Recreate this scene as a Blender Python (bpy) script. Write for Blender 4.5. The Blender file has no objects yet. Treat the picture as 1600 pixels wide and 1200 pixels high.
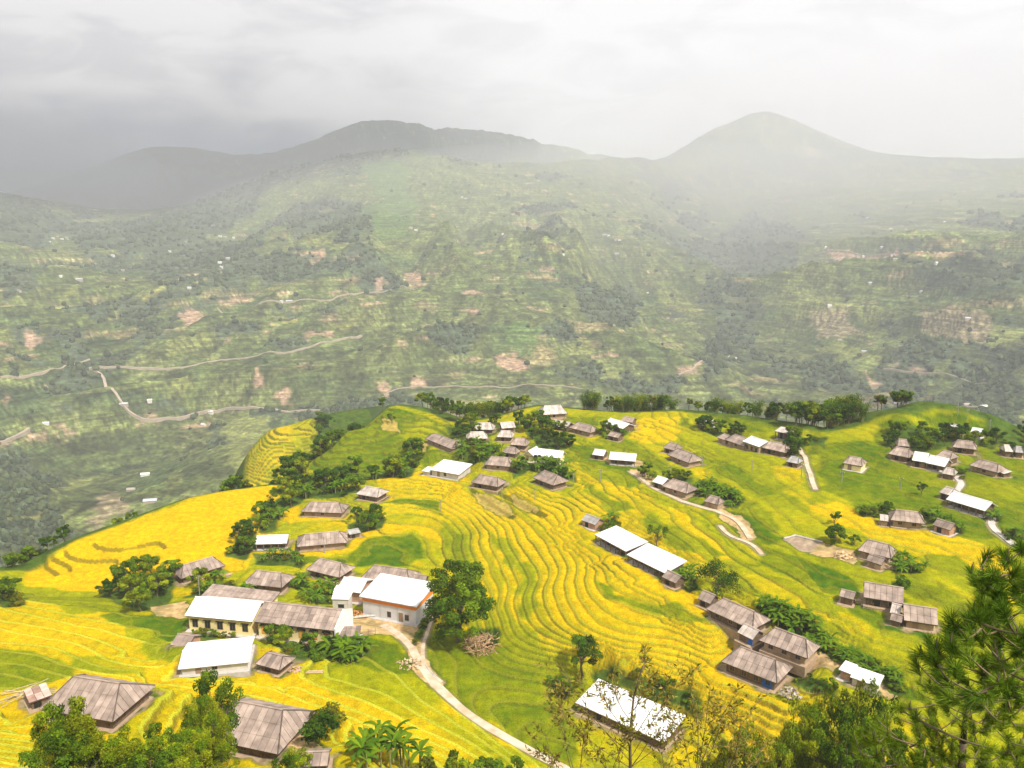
import bpy, math, random
import numpy as np
from math import radians, sin, cos, tan, pi, atan2, hypot, sqrt

random.seed(11)
NR = np.random.RandomState(7)
C = bpy.context.scene.collection
scene = bpy.context.scene

# ------------------------------------------------------------------ camera, sky, sun, exposure
FOC = 1250.0                      # photograph pixels (1600 wide)
PITCH = math.atan(270 / FOC)
cam_d = bpy.data.cameras.new('camera')
cam_d.sensor_width = 36
cam_d.lens = 36 * FOC / 1600
cam_d.clip_start = 0.2
cam_d.clip_end = 40000
cam = bpy.data.objects.new('camera', cam_d)
cam.rotation_euler = (pi / 2 - PITCH, 0, 0)
C.objects.link(cam)
scene.camera = cam

SUN_EL, SUN_AZ = radians(54), radians(136)      # azimuth clockwise from the view direction (+Y)
world = bpy.data.worlds.new("World")
scene.world = world
world.use_nodes = True


def build_world():
    nt = world.node_tree
    N, L = nt.nodes, nt.links
    N.clear()
    out = N.new('ShaderNodeOutputWorld')
    sky = N.new('ShaderNodeTexSky')
    sky.sky_type = 'NISHITA'
    sky.sun_disc = False
    sky.sun_elevation = SUN_EL
    sky.sun_rotation = SUN_AZ
    sky.air_density = 1.4
    sky.dust_density = 3.0
    b1 = N.new('ShaderNodeBackground')
    b1.inputs['Strength'].default_value = 0.07
    L.new(sky.outputs[0], b1.inputs['Color'])
    tc = N.new('ShaderNodeTexCoord')
    sep = N.new('ShaderNodeSeparateXYZ')
    L.new(tc.outputs['Generated'], sep.inputs[0])

    def math_(op, a, b=None, c=None):
        m = N.new('ShaderNodeMath'); m.operation = op
        for i, v in enumerate((a, b, c)):
            if v is None: continue
            if isinstance(v, (int, float)): m.inputs[i].default_value = v
            else: L.new(v, m.inputs[i])
        return m.outputs[0]

    def rng(v, a, b, c=0.0, d=1.0, smooth=True):
        m = N.new('ShaderNodeMapRange'); m.interpolation_type = 'SMOOTHSTEP' if smooth else 'LINEAR'
        L.new(v, m.inputs[0])
        for i, q in enumerate((a, b, c, d)): m.inputs[i + 1].default_value = q
        return m.outputs[0]

    def noise(vec, s, det=6, rough=0.55, dist=0.0, off=(0, 0, 0), sc=(1, 1, 1)):
        mp = N.new('ShaderNodeMapping')
        L.new(vec, mp.inputs[0]); mp.inputs['Location'].default_value = off; mp.inputs['Scale'].default_value = sc
        n = N.new('ShaderNodeTexNoise'); L.new(mp.outputs[0], n.inputs['Vector'])
        n.inputs['Scale'].default_value = s; n.inputs['Detail'].default_value = det
        n.inputs['Roughness'].default_value = rough; n.inputs['Distortion'].default_value = dist
        return n.outputs[0]
    g = tc.outputs['Generated']
    big = noise(g, 3.1, 5, 0.5, 0.3, (3.3, 1.2, 0.4), (1, 1, 2.6))
    mid = noise(g, 8.0, 6, 0.55, 0.6, (0.3, 4.2, 1.4), (1, 1, 2.6))
    # heavy rain cloud to the front left, bright thin cloud to the right; both go on round the sky
    side = math_('ADD', math_('MULTIPLY', sep.outputs['X'], 1.0), math_('MULTIPLY', sep.outputs['Y'], -0.12))
    side = math_('ADD', side, math_('MULTIPLY', math_('SUBTRACT', big, 0.5), 0.75))
    bright_x = rng(side, -0.58, 0.02)
    elev = math_('ADD', sep.outputs['Z'], math_('MULTIPLY', math_('SUBTRACT', big, 0.5), 0.30))
    low = rng(elev, 0.05, 0.19)
    # brightness = side + up, dark only low on the left
    br = math_('SUBTRACT', 1.0, math_('MULTIPLY', math_('SUBTRACT', 1.0, bright_x), math_('SUBTRACT', 1.0, math_('MULTIPLY', low, 0.68))))
    br = math_('SUBTRACT', br, 0.03)
    br = math_('ADD', br, math_('MULTIPLY', math_('SUBTRACT', rng(mid, 0.36, 0.62), 0.62), 0.26))
    ramp = N.new('ShaderNodeValToRGB')
    L.new(rng(br, 0.0, 1.0, 0, 1, False), ramp.inputs[0])
    e = ramp.color_ramp.elements
    e[0].position = 0.0; e[0].color = (0.115, 0.140, 0.215, 1)
    e[1].position = 1.0; e[1].color = (0.580, 0.566, 0.572, 1)
    for p, c in ((0.25, (0.195, 0.205, 0.270, 1)), (0.5, (0.37, 0.36, 0.385, 1)), (0.75, (0.500, 0.486, 0.495, 1))):
        q = e.new(p); q.color = c
    b2 = N.new('ShaderNodeBackground')
    L.new(ramp.outputs[0], b2.inputs['Color'])
    b2.inputs['Strength'].default_value = 1.5
    mx = N.new('ShaderNodeMixShader')
    mx.inputs[0].default_value = 0.93
    L.new(b1.outputs[0], mx.inputs[1]); L.new(b2.outputs[0], mx.inputs[2])
    L.new(mx.outputs[0], out.inputs['Surface'])


build_world()
sun_d = bpy.data.lights.new('sun', 'SUN')
sun_d.energy = 4.6
sun_d.angle = radians(4)
sun_d.color = (1.0, 0.94, 0.84)
sun = bpy.data.objects.new('sun', sun_d)
sun_dir = np.array([sin(SUN_AZ) * cos(SUN_EL), cos(SUN_AZ) * cos(SUN_EL), sin(SUN_EL)])   # towards the sun
from mathutils import Vector, Matrix
sun.rotation_euler = Vector(sun_dir).to_track_quat('Z', 'Y').to_euler()
C.objects.link(sun)
vs = scene.view_settings
vs.view_transform = 'Standard'; vs.look = 'None'; vs.gamma = 1; vs.use_curve_mapping = False
vs.exposure = 0.42
scene.cycles.max_bounces = 5
scene.cycles.diffuse_bounces = 2
scene.cycles.glossy_bounces = 2
scene.cycles.transmission_bounces = 3
scene.cycles.volume_bounces = 1
scene.cycles.use_denoising = True

# ------------------------------------------------------------------ small tools
CP, SP = cos(PITCH), sin(PITCH)


def raydir(px, py):
    dx, dy = (px - 800) / FOC, (600 - py) / FOC
    return np.array([dx, CP + dy * SP, -SP + dy * CP])


def PZ(px, py, z):
    d = raydir(px, py); t = z / d[2]
    return (d[0] * t, d[1] * t, z)


def PD(px, py, dist):
    d = raydir(px, py); t = dist / hypot(d[0], d[1])
    return (d[0] * t, d[1] * t, d[2] * t)


def PQ(px, dist, z):
    d = raydir(px, 330); k = dist / hypot(d[0], d[1])
    return (d[0] * k, d[1] * k, z)


def hash2(ix, iy, seed=0):
    h = (ix.astype(np.int64) * 374761393 + iy.astype(np.int64) * 668265263 + seed * 974634777) & 0xFFFFFFFF
    h = ((h ^ (h >> 13)) * 1274126177) & 0xFFFFFFFF
    h = h ^ (h >> 16)
    return (h & 0xFFFFFF) / float(0x1000000)


def perlin(x, y, seed=0):
    ix, iy = np.floor(x), np.floor(y)
    fx, fy = x - ix, y - iy
    u, v = fx * fx * fx * (fx * (fx * 6 - 15) + 10), fy * fy * fy * (fy * (fy * 6 - 15) + 10)

    def g(ox, oy):
        a = hash2(ix + ox, iy + oy, seed) * 2 * pi
        return np.cos(a) * (fx - ox) + np.sin(a) * (fy - oy)
    a, b, c, d = g(0, 0), g(1, 0), g(0, 1), g(1, 1)
    return 1.5 * ((a * (1 - u) + b * u) * (1 - v) + (c * (1 - u) + d * u) * v)


def fbm(x, y, octv=4, seed=0, gain=0.5):
    s, a = 0, 1.0
    for i in range(octv):
        s = s + a * perlin(x, y, seed + i * 17)
        x, y, a = x * 2.03 + 7.1, y * 2.03 + 3.7, a * gain
    return s


def sstep(x, a, b):
    t = np.clip((x - a) / (b - a), 0, 1)
    return t * t * (3 - 2 * t)


class TPS:
    def __init__(self, pts, lam=0.004, scale=100.0):
        p = np.array(pts, float); self.s = scale
        self.c = p[:, :2] / scale
        n = len(p)
        d2 = ((self.c[:, None] - self.c[None]) ** 2).sum(-1)
        K = 0.5 * d2 * np.log(d2 + 1e-9) + lam * np.eye(n)
        P = np.c_[np.ones(n), self.c]
        A = np.zeros((n + 3, n + 3)); A[:n, :n] = K; A[:n, n:] = P; A[n:, :n] = P.T
        self.w = np.linalg.solve(A, np.r_[p[:, 2], np.zeros(3)])

    def __call__(self, x, y):
        sh = x.shape; x = x.ravel() / self.s; y = y.ravel() / self.s
        out = np.empty_like(x); n = len(self.c); cx = self.c[:, 0].astype(np.float32); cy = self.c[:, 1].astype(np.float32)
        w = self.w[:n].astype(np.float64)
        for i in range(0, len(x), 40000):
            xs, ys = x[i:i + 40000], y[i:i + 40000]
            d2 = (xs[:, None] - cx) ** 2 + (ys[:, None] - cy) ** 2
            out[i:i + 40000] = (0.5 * d2 * np.log(d2 + 1e-9)) @ w + self.w[n] + self.w[n + 1] * xs + self.w[n + 2] * ys
        return out.reshape(sh)


def poly_sd(x, y, poly):
    """signed distance to a closed polygon: negative inside"""
    p = np.array(poly, float)[:, :2]
    best = np.full(x.shape, 1e18); inside = np.zeros(x.shape, bool)
    for i in range(len(p)):
        a, b = p[i], p[(i + 1) % len(p)]
        e = b - a; wx, wy = x - a[0], y - a[1]
        t = np.clip((wx * e[0] + wy * e[1]) / max(e @ e, 1e-9), 0, 1)
        best = np.minimum(best, (wx - e[0] * t) ** 2 + (wy - e[1] * t) ** 2)
        c = (a[1] > y) != (b[1] > y)
        if abs(e[1]) > 1e-9:
            inside ^= c & (x < e[0] * (y - a[1]) / e[1] + a[0])
    d = np.sqrt(best)
    return np.where(inside, -d, d)


def line_dist(x, y, line):
    p = np.array(line, float)[:, :2]
    best = np.full(x.shape, 1e18)
    for i in range(len(p) - 1):
        a, b = p[i], p[i + 1]; e = b - a; wx, wy = x - a[0], y - a[1]
        t = np.clip((wx * e[0] + wy * e[1]) / max(e @ e, 1e-9), 0, 1)
        best = np.minimum(best, (wx - e[0] * t) ** 2 + (wy - e[1] * t) ** 2)
    return np.sqrt(best)


# ------------------------------------------------------------------ near hillside: contour lines with heights
CONT = [
    (-72, [(-260, 1070), (-120, 1090), (0, 1105), (60, 1114), (120, 1124), (215, 1126)]),
    (-73, [(300, 1150), (395, 1178), (470, 1160), (560, 1200)]),
    (-76, [(-200, 1020), (0, 1040), (150, 1065), (250, 1085), (400, 1110), (520, 1140), (640, 1185)]),
    (-80, [(-200, 965), (0, 985), (100, 1005), (230, 1045), (330, 1050), (430, 1062), (560, 1110), (680, 1160), (740, 1200)]),
    (-83.5, [(-200, 925), (0, 940), (150, 975), (260, 1000), (400, 1025), (500, 1045), (600, 1055), (650, 1085), (740, 1150), (800, 1190)]),
    (-84, [(300, 985), (400, 1000), (530, 1005), (600, 1000), (640, 1015)]),
    (-84, [(430, 757), (300, 777), (560, 790), (640, 785), (700, 800), (745, 850), (760, 900), (768, 950), (790, 1000), (850, 1026), (950, 1044),
           (1080, 1080), (1180, 1140), (1260, 1190)]),
    (-85, [(200, 814), (110, 846), (250, 830), (340, 850), (420, 820)]),
    (-86, [(45, 886), (150, 880), (250, 880), (390, 850), (480, 850), (450, 800), (540, 800), (600, 835), (660, 845), (690, 880), (705, 930), (715, 985)]),
    (-86.5, [(-150, 910), (60, 930), (200, 930), (300, 900), (420, 915), (520, 900), (600, 890), (600, 960)]),
    (-86.0, [(720, 1020), (760, 1055), (800, 1080)]),
    (-86.4, [(760, 1110), (830, 1120), (900, 1130), (960, 1110), (1040, 1135)]),
    (-87.4, [(830, 1170), (890, 1195), (980, 1170), (1060, 1190)]),
    (-88, [(940, 1260), (1050, 1260)]),
    (-81.5, [(580, 760), (650, 745), (720, 757), (790, 800), (835, 850), (850, 900), (855, 950), (890, 990), (960, 1025), (1100, 1068), (1250, 1122), (1340, 1180)]),
    (-79, [(660, 720), (720, 738), (800, 755), (880, 795), (925, 850), (945, 900), (990, 945), (1080, 980), (1180, 1030), (1330, 1105), (1450, 1175)]),
    (-77, [(700, 698), (800, 712), (890, 745), (960, 800), (1030, 860), (1070, 915), (1140, 965), (1240, 1015), (1370, 1070), (1480, 1130), (1700, 1240)]),
    (-75.5, [(760, 672), (850, 685), (930, 720), (1000, 760), (1070, 820), (1130, 880), (1200, 930), (1300, 985), (1420, 1045), (1600, 1110), (1800, 1180)]),
    (-74, [(860, 646), (920, 672), (1000, 705), (1080, 755), (1150, 820), (1250, 880), (1350, 930), (1450, 980), (1600, 1040), (1800, 1110)]),
    (-72.5, [(960, 650), (1020, 672), (1090, 712), (1180, 765), (1260, 825), (1360, 870), (1480, 920), (1600, 970), (1800, 1040)]),
    (-71, [(1060, 648), (1120, 680), (1200, 730), (1280, 780), (1380, 815), (1480, 848), (1600, 895), (1800, 960)]),
    (-69.5, [(1110, 655), (1200, 690), (1290, 740), (1400, 775), (1500, 800), (1600, 835), (1800, 900)]),
    (-68, [(1200, 668), (1290, 700), (1400, 735), (1500, 760), (1600, 785), (1800, 850)]),
    (-66.5, [(1290, 680), (1380, 705), (1480, 722), (1600, 745), (1800, 790)]),
    (-65, [(1365, 668), (1430, 690), (1520, 700), (1600, 712), (1750, 740)]),
    # the green knoll and its neighbours
    (-84, [(600, 742), (545, 738), (470, 760)]),
    (-81.5, [(505, 708), (560, 705), (620, 700), (660, 700)]),
    (-79.5, [(540, 677), (590, 672), (650, 668), (700, 682)]),
    (-76, [(608, 634), (625, 636)]),
    (-77, [(600, 652), (660, 648), (718, 664)]),
    (-77.5, [(770, 655)]), (-75.5, [(840, 637), (900, 640)]),
    # the round hill at the upper right
    (-60, [(1420, 644), (1455, 639), (1500, 643)]),
    (-63, [(1400, 662), (1470, 662), (1545, 664)]),
    (-64, [(1560, 690), (1600, 700)]),
]
QP = [(0, 0, -2.0)] and []
for az, z0 in ((-200, 0), (200, 0), (600, 0), (1000, 0), (1400, 0), (1800, 0)):
    _d = raydir(az, 1200); _s = -_d[2] / hypot(_d[0], _d[1])
    for d, ex in ((8, 2.0), (24, 4.0), (48, 6.0), (72, 6.0)):
        QP.append(PQ(az, d, -(_s * d + ex)))
for a in range(-150, 181, 40):
    if abs(a) > 50:
        QP.append((60 * sin(radians(a)), 60 * cos(radians(a)), -5 + 25 * (-cos(radians(a))) - 20 * max(0, cos(radians(a)))))
QP += [(0, 0, -1.9), (0, -160, 70), (200, -100, 40), (-200, -100, 40)]
# striped side spur behind the golden hump, and the dip in front of it
STRIPE = [PQ(340, 372, -129), PQ(440, 385, -131), PQ(385, 425, -123), PQ(460, 420, -124), PQ(445, 452, -118.5), PQ(400, 452, -120), PQ(470, 470, -118)]
QP += STRIPE + [PQ(380, 300, -138), PQ(450, 320, -130), PQ(500, 380, -112)]
# keep the sheet tame outside
for az, d, z in ((-300, 420, -190), (0, 420, -190), (200, 430, -190), (600, 480, -90), (800, 480, -88), (1000, 480, -82), (1200, 480, -75),
                 (1400, 480, -68), (1600, 480, -68), (1900, 480, -70), (200, 330, -135), (0, 300, -125), (-300, 260, -105), (300, 300, -118)):
    QP.append(PQ(az, d, z))
near_pts = list(QP)
for z, pl in CONT:
    for i, (px, py) in enumerate(pl):
        near_pts.append(PZ(px, py, z))
        if i + 1 < len(pl) and abs(pl[i + 1][0] - px) > 60 and abs(pl[i + 1][0] - px) < 160:
            near_pts.append(PZ((px + pl[i + 1][0]) / 2, (py + pl[i + 1][1]) / 2, z))
near_tps = TPS(near_pts, 0.0012)

CREST_PX = [(-400, 930, -86), (-100, 905, -86.5), (40, 884, -86), (110, 845, -85), (200, 812, -85), (300, 775, -84), (400, 756, -84), (455, 757, -84)]
crest = [PZ(*c) for c in CREST_PX]
crest += [PQ(430, 300, -125), PQ(330, 360, -129), PQ(365, 440, -120), PQ(430, 470, -118), PQ(478, 462, -118), PQ(490, 350, -112), PQ(498, 290, -95)]
crest += [PZ(*c) for c in [(500, 707, -81.5), (540, 674, -79.5), (605, 634, -76), (625, 634, -76), (680, 646, -77), (720, 660, -77), (770, 650, -77),
                           (840, 634, -75.5), (900, 638, -75.5), (970, 645, -73), (1060, 642, -71), (1110, 648, -69.5), (1200, 662, -68), (1290, 674, -66.5),
                           (1365, 662, -65), (1420, 642, -60), (1455, 637, -60), (1500, 641, -60), (1545, 660, -63), (1562, 688, -64), (1610, 698, -64),
                           (1760, 715, -64), (2000, 760, -64)]]
crest += [(420, 90, 0), (420, -320, 0), (-420, -320, 0), (-420, 60, 0)]
CREST = [(c[0], c[1]) for c in crest]

# ------------------------------------------------------------------ far mountains
FP = []
YD = {-300: [(870, 800), (750, 980), (640, 1250), (550, 1600), (480, 2000), (420, 2400), (360, 2900), (330, 3200)],
      0: [(870, 850), (750, 1030), (640, 1300), (550, 1650), (480, 2050), (420, 2450), (360, 2900), (300, 3500)],
      120: [(820, 950), (750, 1080), (640, 1330), (550, 1680), (480, 2050), (420, 2450), (370, 2900), (335, 3300)],
      240: [(790, 960), (700, 1150), (640, 1300), (550, 1650), (480, 2000), (420, 2350), (370, 2750), (335, 3150)],
      400: [(700, 1020), (640, 1180), (550, 1550), (480, 1900), (420, 2250), (360, 2650), (310, 3000), (285, 3250)],
      600: [(640, 1120), (550, 1450), (480, 1800), (420, 2100), (360, 2450), (300, 2800), (255, 3080), (238, 3200)],
      800: [(640, 1120), (550, 1450), (480, 1800), (420, 2150), (360, 2550), (300, 3000), (268, 3300), (258, 3450)],
      1000: [(640, 1180), (550, 1550), (480, 1950), (420, 2350), (360, 2800), (300, 3300), (260, 3750), (250, 3900)],
      1120: [(640, 1300), (560, 1750), (480, 2250), (420, 2700), (360, 3150), (300, 3700), (260, 4100), (200, 4800)],
      1195: [(640, 1300), (560, 1700), (480, 2150), (420, 2600), (360, 3100), (300, 3700), (260, 4150), (177, 5000)],
      1290: [(640, 1250), (560, 1620), (480, 2050), (420, 2500), (360, 3000), (300, 3600), (260, 4150), (218, 4700)],
      1380: [(640, 1200), (550, 1550), (480, 1950), (420, 2350), (360, 2850), (300, 3500), (262, 4000), (250, 4200)],
      1600: [(640, 1150), (550, 1500), (480, 1900), (420, 2300), (360, 2800), (300, 3400), (262, 3900), (255, 4050)],
      1900: [(640, 1150), (550, 1500), (480, 1900), (420, 2300), (360, 2800), (300, 3400), (262, 3900), (250, 4050)]}
for px, rows in YD.items():
    for py, d in rows:
        FP.append(PD(px, py, d))
for px, py, d in ((1250, 600, 1330), (900, 600, 1200)):
    FP.append(PD(px, py, d))
for px, d, z in ((-300, 4200, -60), (0, 4300, 40), (120, 4200, -120), (240, 4200, -140), (400, 4300, -60), (600, 4200, 130), (800, 4500, 100), (1000, 5000, 180),
                 (1195, 6000, 250), (1400, 5500, 150), (1600, 5400, 150), (1900, 5400, 150)):
    FP.append(PQ(px, d, z))
for px in (-300, 0, 300, 600, 900, 1200, 1500, 1900):       # the valley floor
    FP.append(PQ(px, 620, -470)); FP.append(PQ(px, 760, -440))
    FP.append(PQ(px, 9500, -300))
# the bluish mountains behind
for px, py, d in ((-200, 345, 6600), (0, 330, 6600), (100, 290, 6600), (160, 262, 6600), (205, 240, 6600), (255, 230, 6600), (330, 237, 6500), (390, 248, 6400), (430, 240, 6300), (480, 224, 6300), (530, 205, 6300), (565, 192, 6300), (600, 190, 6300),
                  (630, 193, 6300), (680, 201, 6300), (760, 207, 6400), (830, 221, 6500), (900, 238, 6500), (960, 250, 6500)):
    FP.append(PD(px, py, d))
    x, y, z = PD(px, py, d)
    FP.append((x * 1.22, y * 1.22, z - 350))
far_tps = TPS(FP, 0.002, 1000.0)


def far_base(x, y):
    r = np.hypot(x, y)
    h = far_tps(x, y)
    h = np.where(r > 11000, -200, h)
    k = np.tanh(x / 900.0)
    xx = x + 0.62 * k * (y - 2400)
    wx = 130 * fbm(x / 700, y / 700, 3, 5)
    rid = 1 - 2 * np.abs(perlin((xx + wx) / 560.0, y / 2300.0 + 3.1, 21))
    rid2 = 1 - 2 * np.abs(perlin((xx + wx * 0.7) / 210.0, y / 800.0, 33))
    rid3 = 1 - 2 * np.abs(perlin((xx + wx * 0.4) / 85.0, y / 300.0, 43))
    env = sstep(r, 800, 1500) * (1 - 0.88 * sstep(r, 2100, 3100)) + 0.10 * sstep(r, 5200, 6000)
    h = h + env * (90 * rid + 46 * rid2 + 15 * rid3) - 44 * env
    h = h + env * (12 * fbm(x / 130, y / 130, 4, 77)) + 1.5 * sstep(r, 700, 900) * fbm(x / 30, y / 30, 3, 79)
    return h


# ------------------------------------------------------------------ polar height sheet
NC, NRW = 790, 1300
az_in = np.linspace(radians(-36.5), radians(36.5), NC)
az_out = np.linspace(radians(36.5), radians(323.5), 62)[1:-1]
AZ = np.concatenate([az_in, az_out])
rr = [0.0]
r1 = np.exp(np.linspace(math.log(3.0), math.log(62.0), 40))[:-1]
r2 = np.concatenate([np.exp(np.linspace(math.log(62.0), math.log(250.0), 600))[:-1], np.exp(np.linspace(math.log(250.0), math.log(480.0), 190))[:-1]])
r3 = np.concatenate([np.exp(np.linspace(math.log(480.0), math.log(900.0), 120))[:-1], np.exp(np.linspace(math.log(900.0), math.log(3700.0), 380))[:-1]])
r4 = np.exp(np.linspace(math.log(3700.0), math.log(8400.0), 60))
RR = np.concatenate([r1, r2, r3, r4])
GX = RR[:, None] * np.sin(AZ)[None]
GY = RR[:, None] * np.cos(AZ)[None]
nearmask_r = int(np.searchsorted(RR, 900.0))


def smax(a, b, k):
    h = np.clip(0.5 + 0.5 * (a - b) / k, 0, 1)
    return b * (1 - h) + a * h + k * h * (1 - h)


def near_height(x, y):
    h = near_tps(x, y)
    d = poly_sd(x, y, CREST)
    h = h + 0.35 * fbm(x / 26, y / 26, 2, 3) * sstep(np.hypot(x, y), 80, 120)
    drop = np.where(d > 0, 0.62 * (np.sqrt(d * d + 25) - 5), 0)
    rough = np.where(d > 10, 5.0 * fbm(x / 55, y / 55, 4, 9) * sstep(d, 10, 60), 0)
    return h - drop + rough, d


Z = far_base(GX, GY)
nz, nd = near_height(GX[:nearmask_r], GY[:nearmask_r])
DS = np.full(GX.shape, 1e4)
DS[:nearmask_r] = nd
Zn = smax(nz, np.minimum(Z[:nearmask_r], -150), 6.0)
wfar = sstep(RR[:nearmask_r], 560, 880)[:, None]
Z[:nearmask_r] = np.maximum(Zn * (1 - wfar) + Z[:nearmask_r] * wfar, np.where(wfar > 0, Z[:nearmask_r], -1e9))
LOGR = np.log(RR)


def grid_at(G, x, y):
    """bilinear read of a polar field at world points inside the front sector"""
    x = np.atleast_1d(np.asarray(x, float)); y = np.atleast_1d(np.asarray(y, float))
    r = np.hypot(x, y); a = np.arctan2(x, y)
    fi = np.clip(np.interp(r, RR, np.arange(len(RR))), 0, len(RR) - 1.001)
    fj = np.clip(np.interp(a, az_in, np.arange(NC)), 0, NC - 1.001)
    i, j = fi.astype(int), fj.astype(int); u, v = fi - i, fj - j
    return (G[i, j] * (1 - u) * (1 - v) + G[i + 1, j] * u * (1 - v) + G[i, j + 1] * (1 - u) * v + G[i + 1, j + 1] * u * v)


def gp(px, py, dz=0.0, G=None, rmin=60.0):
    """first point of the ground (raised by dz) seen through a photograph pixel"""
    if G is None: G = Z
    d = raydir(px, py); hr = hypot(d[0], d[1]); a = atan2(d[0], d[1]); s = d[2] / hr
    fj = float(np.clip(np.interp(a, az_in, np.arange(NC)), 0, NC - 1.001)); j = int(fj); v = fj - j
    prof = G[:, j] * (1 - v) + G[:, j + 1] * v + dz
    k = np.nonzero((RR * s < prof) & (RR > rmin))[0]
    if len(k) == 0: return np.array([d[0] / hr * 4000, d[1] / hr * 4000, 0.0])
    k = k[0]
    if k == 0: r = RR[0]
    else:
        a0, a1 = RR[k - 1] * s - prof[k - 1], RR[k] * s - prof[k]
        t = a0 / (a0 - a1) if a0 != a1 else 0
        r = RR[k - 1] + (RR[k] - RR[k - 1]) * min(max(t, 0), 1)
    return np.array([d[0] / hr * r, d[1] / hr * r, r * s - dz])


def zat(x, y): return float(grid_at(Z, x, y)[0])


def trace(pl, step=None):
    return [gp(*p) for p in pl]
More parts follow.
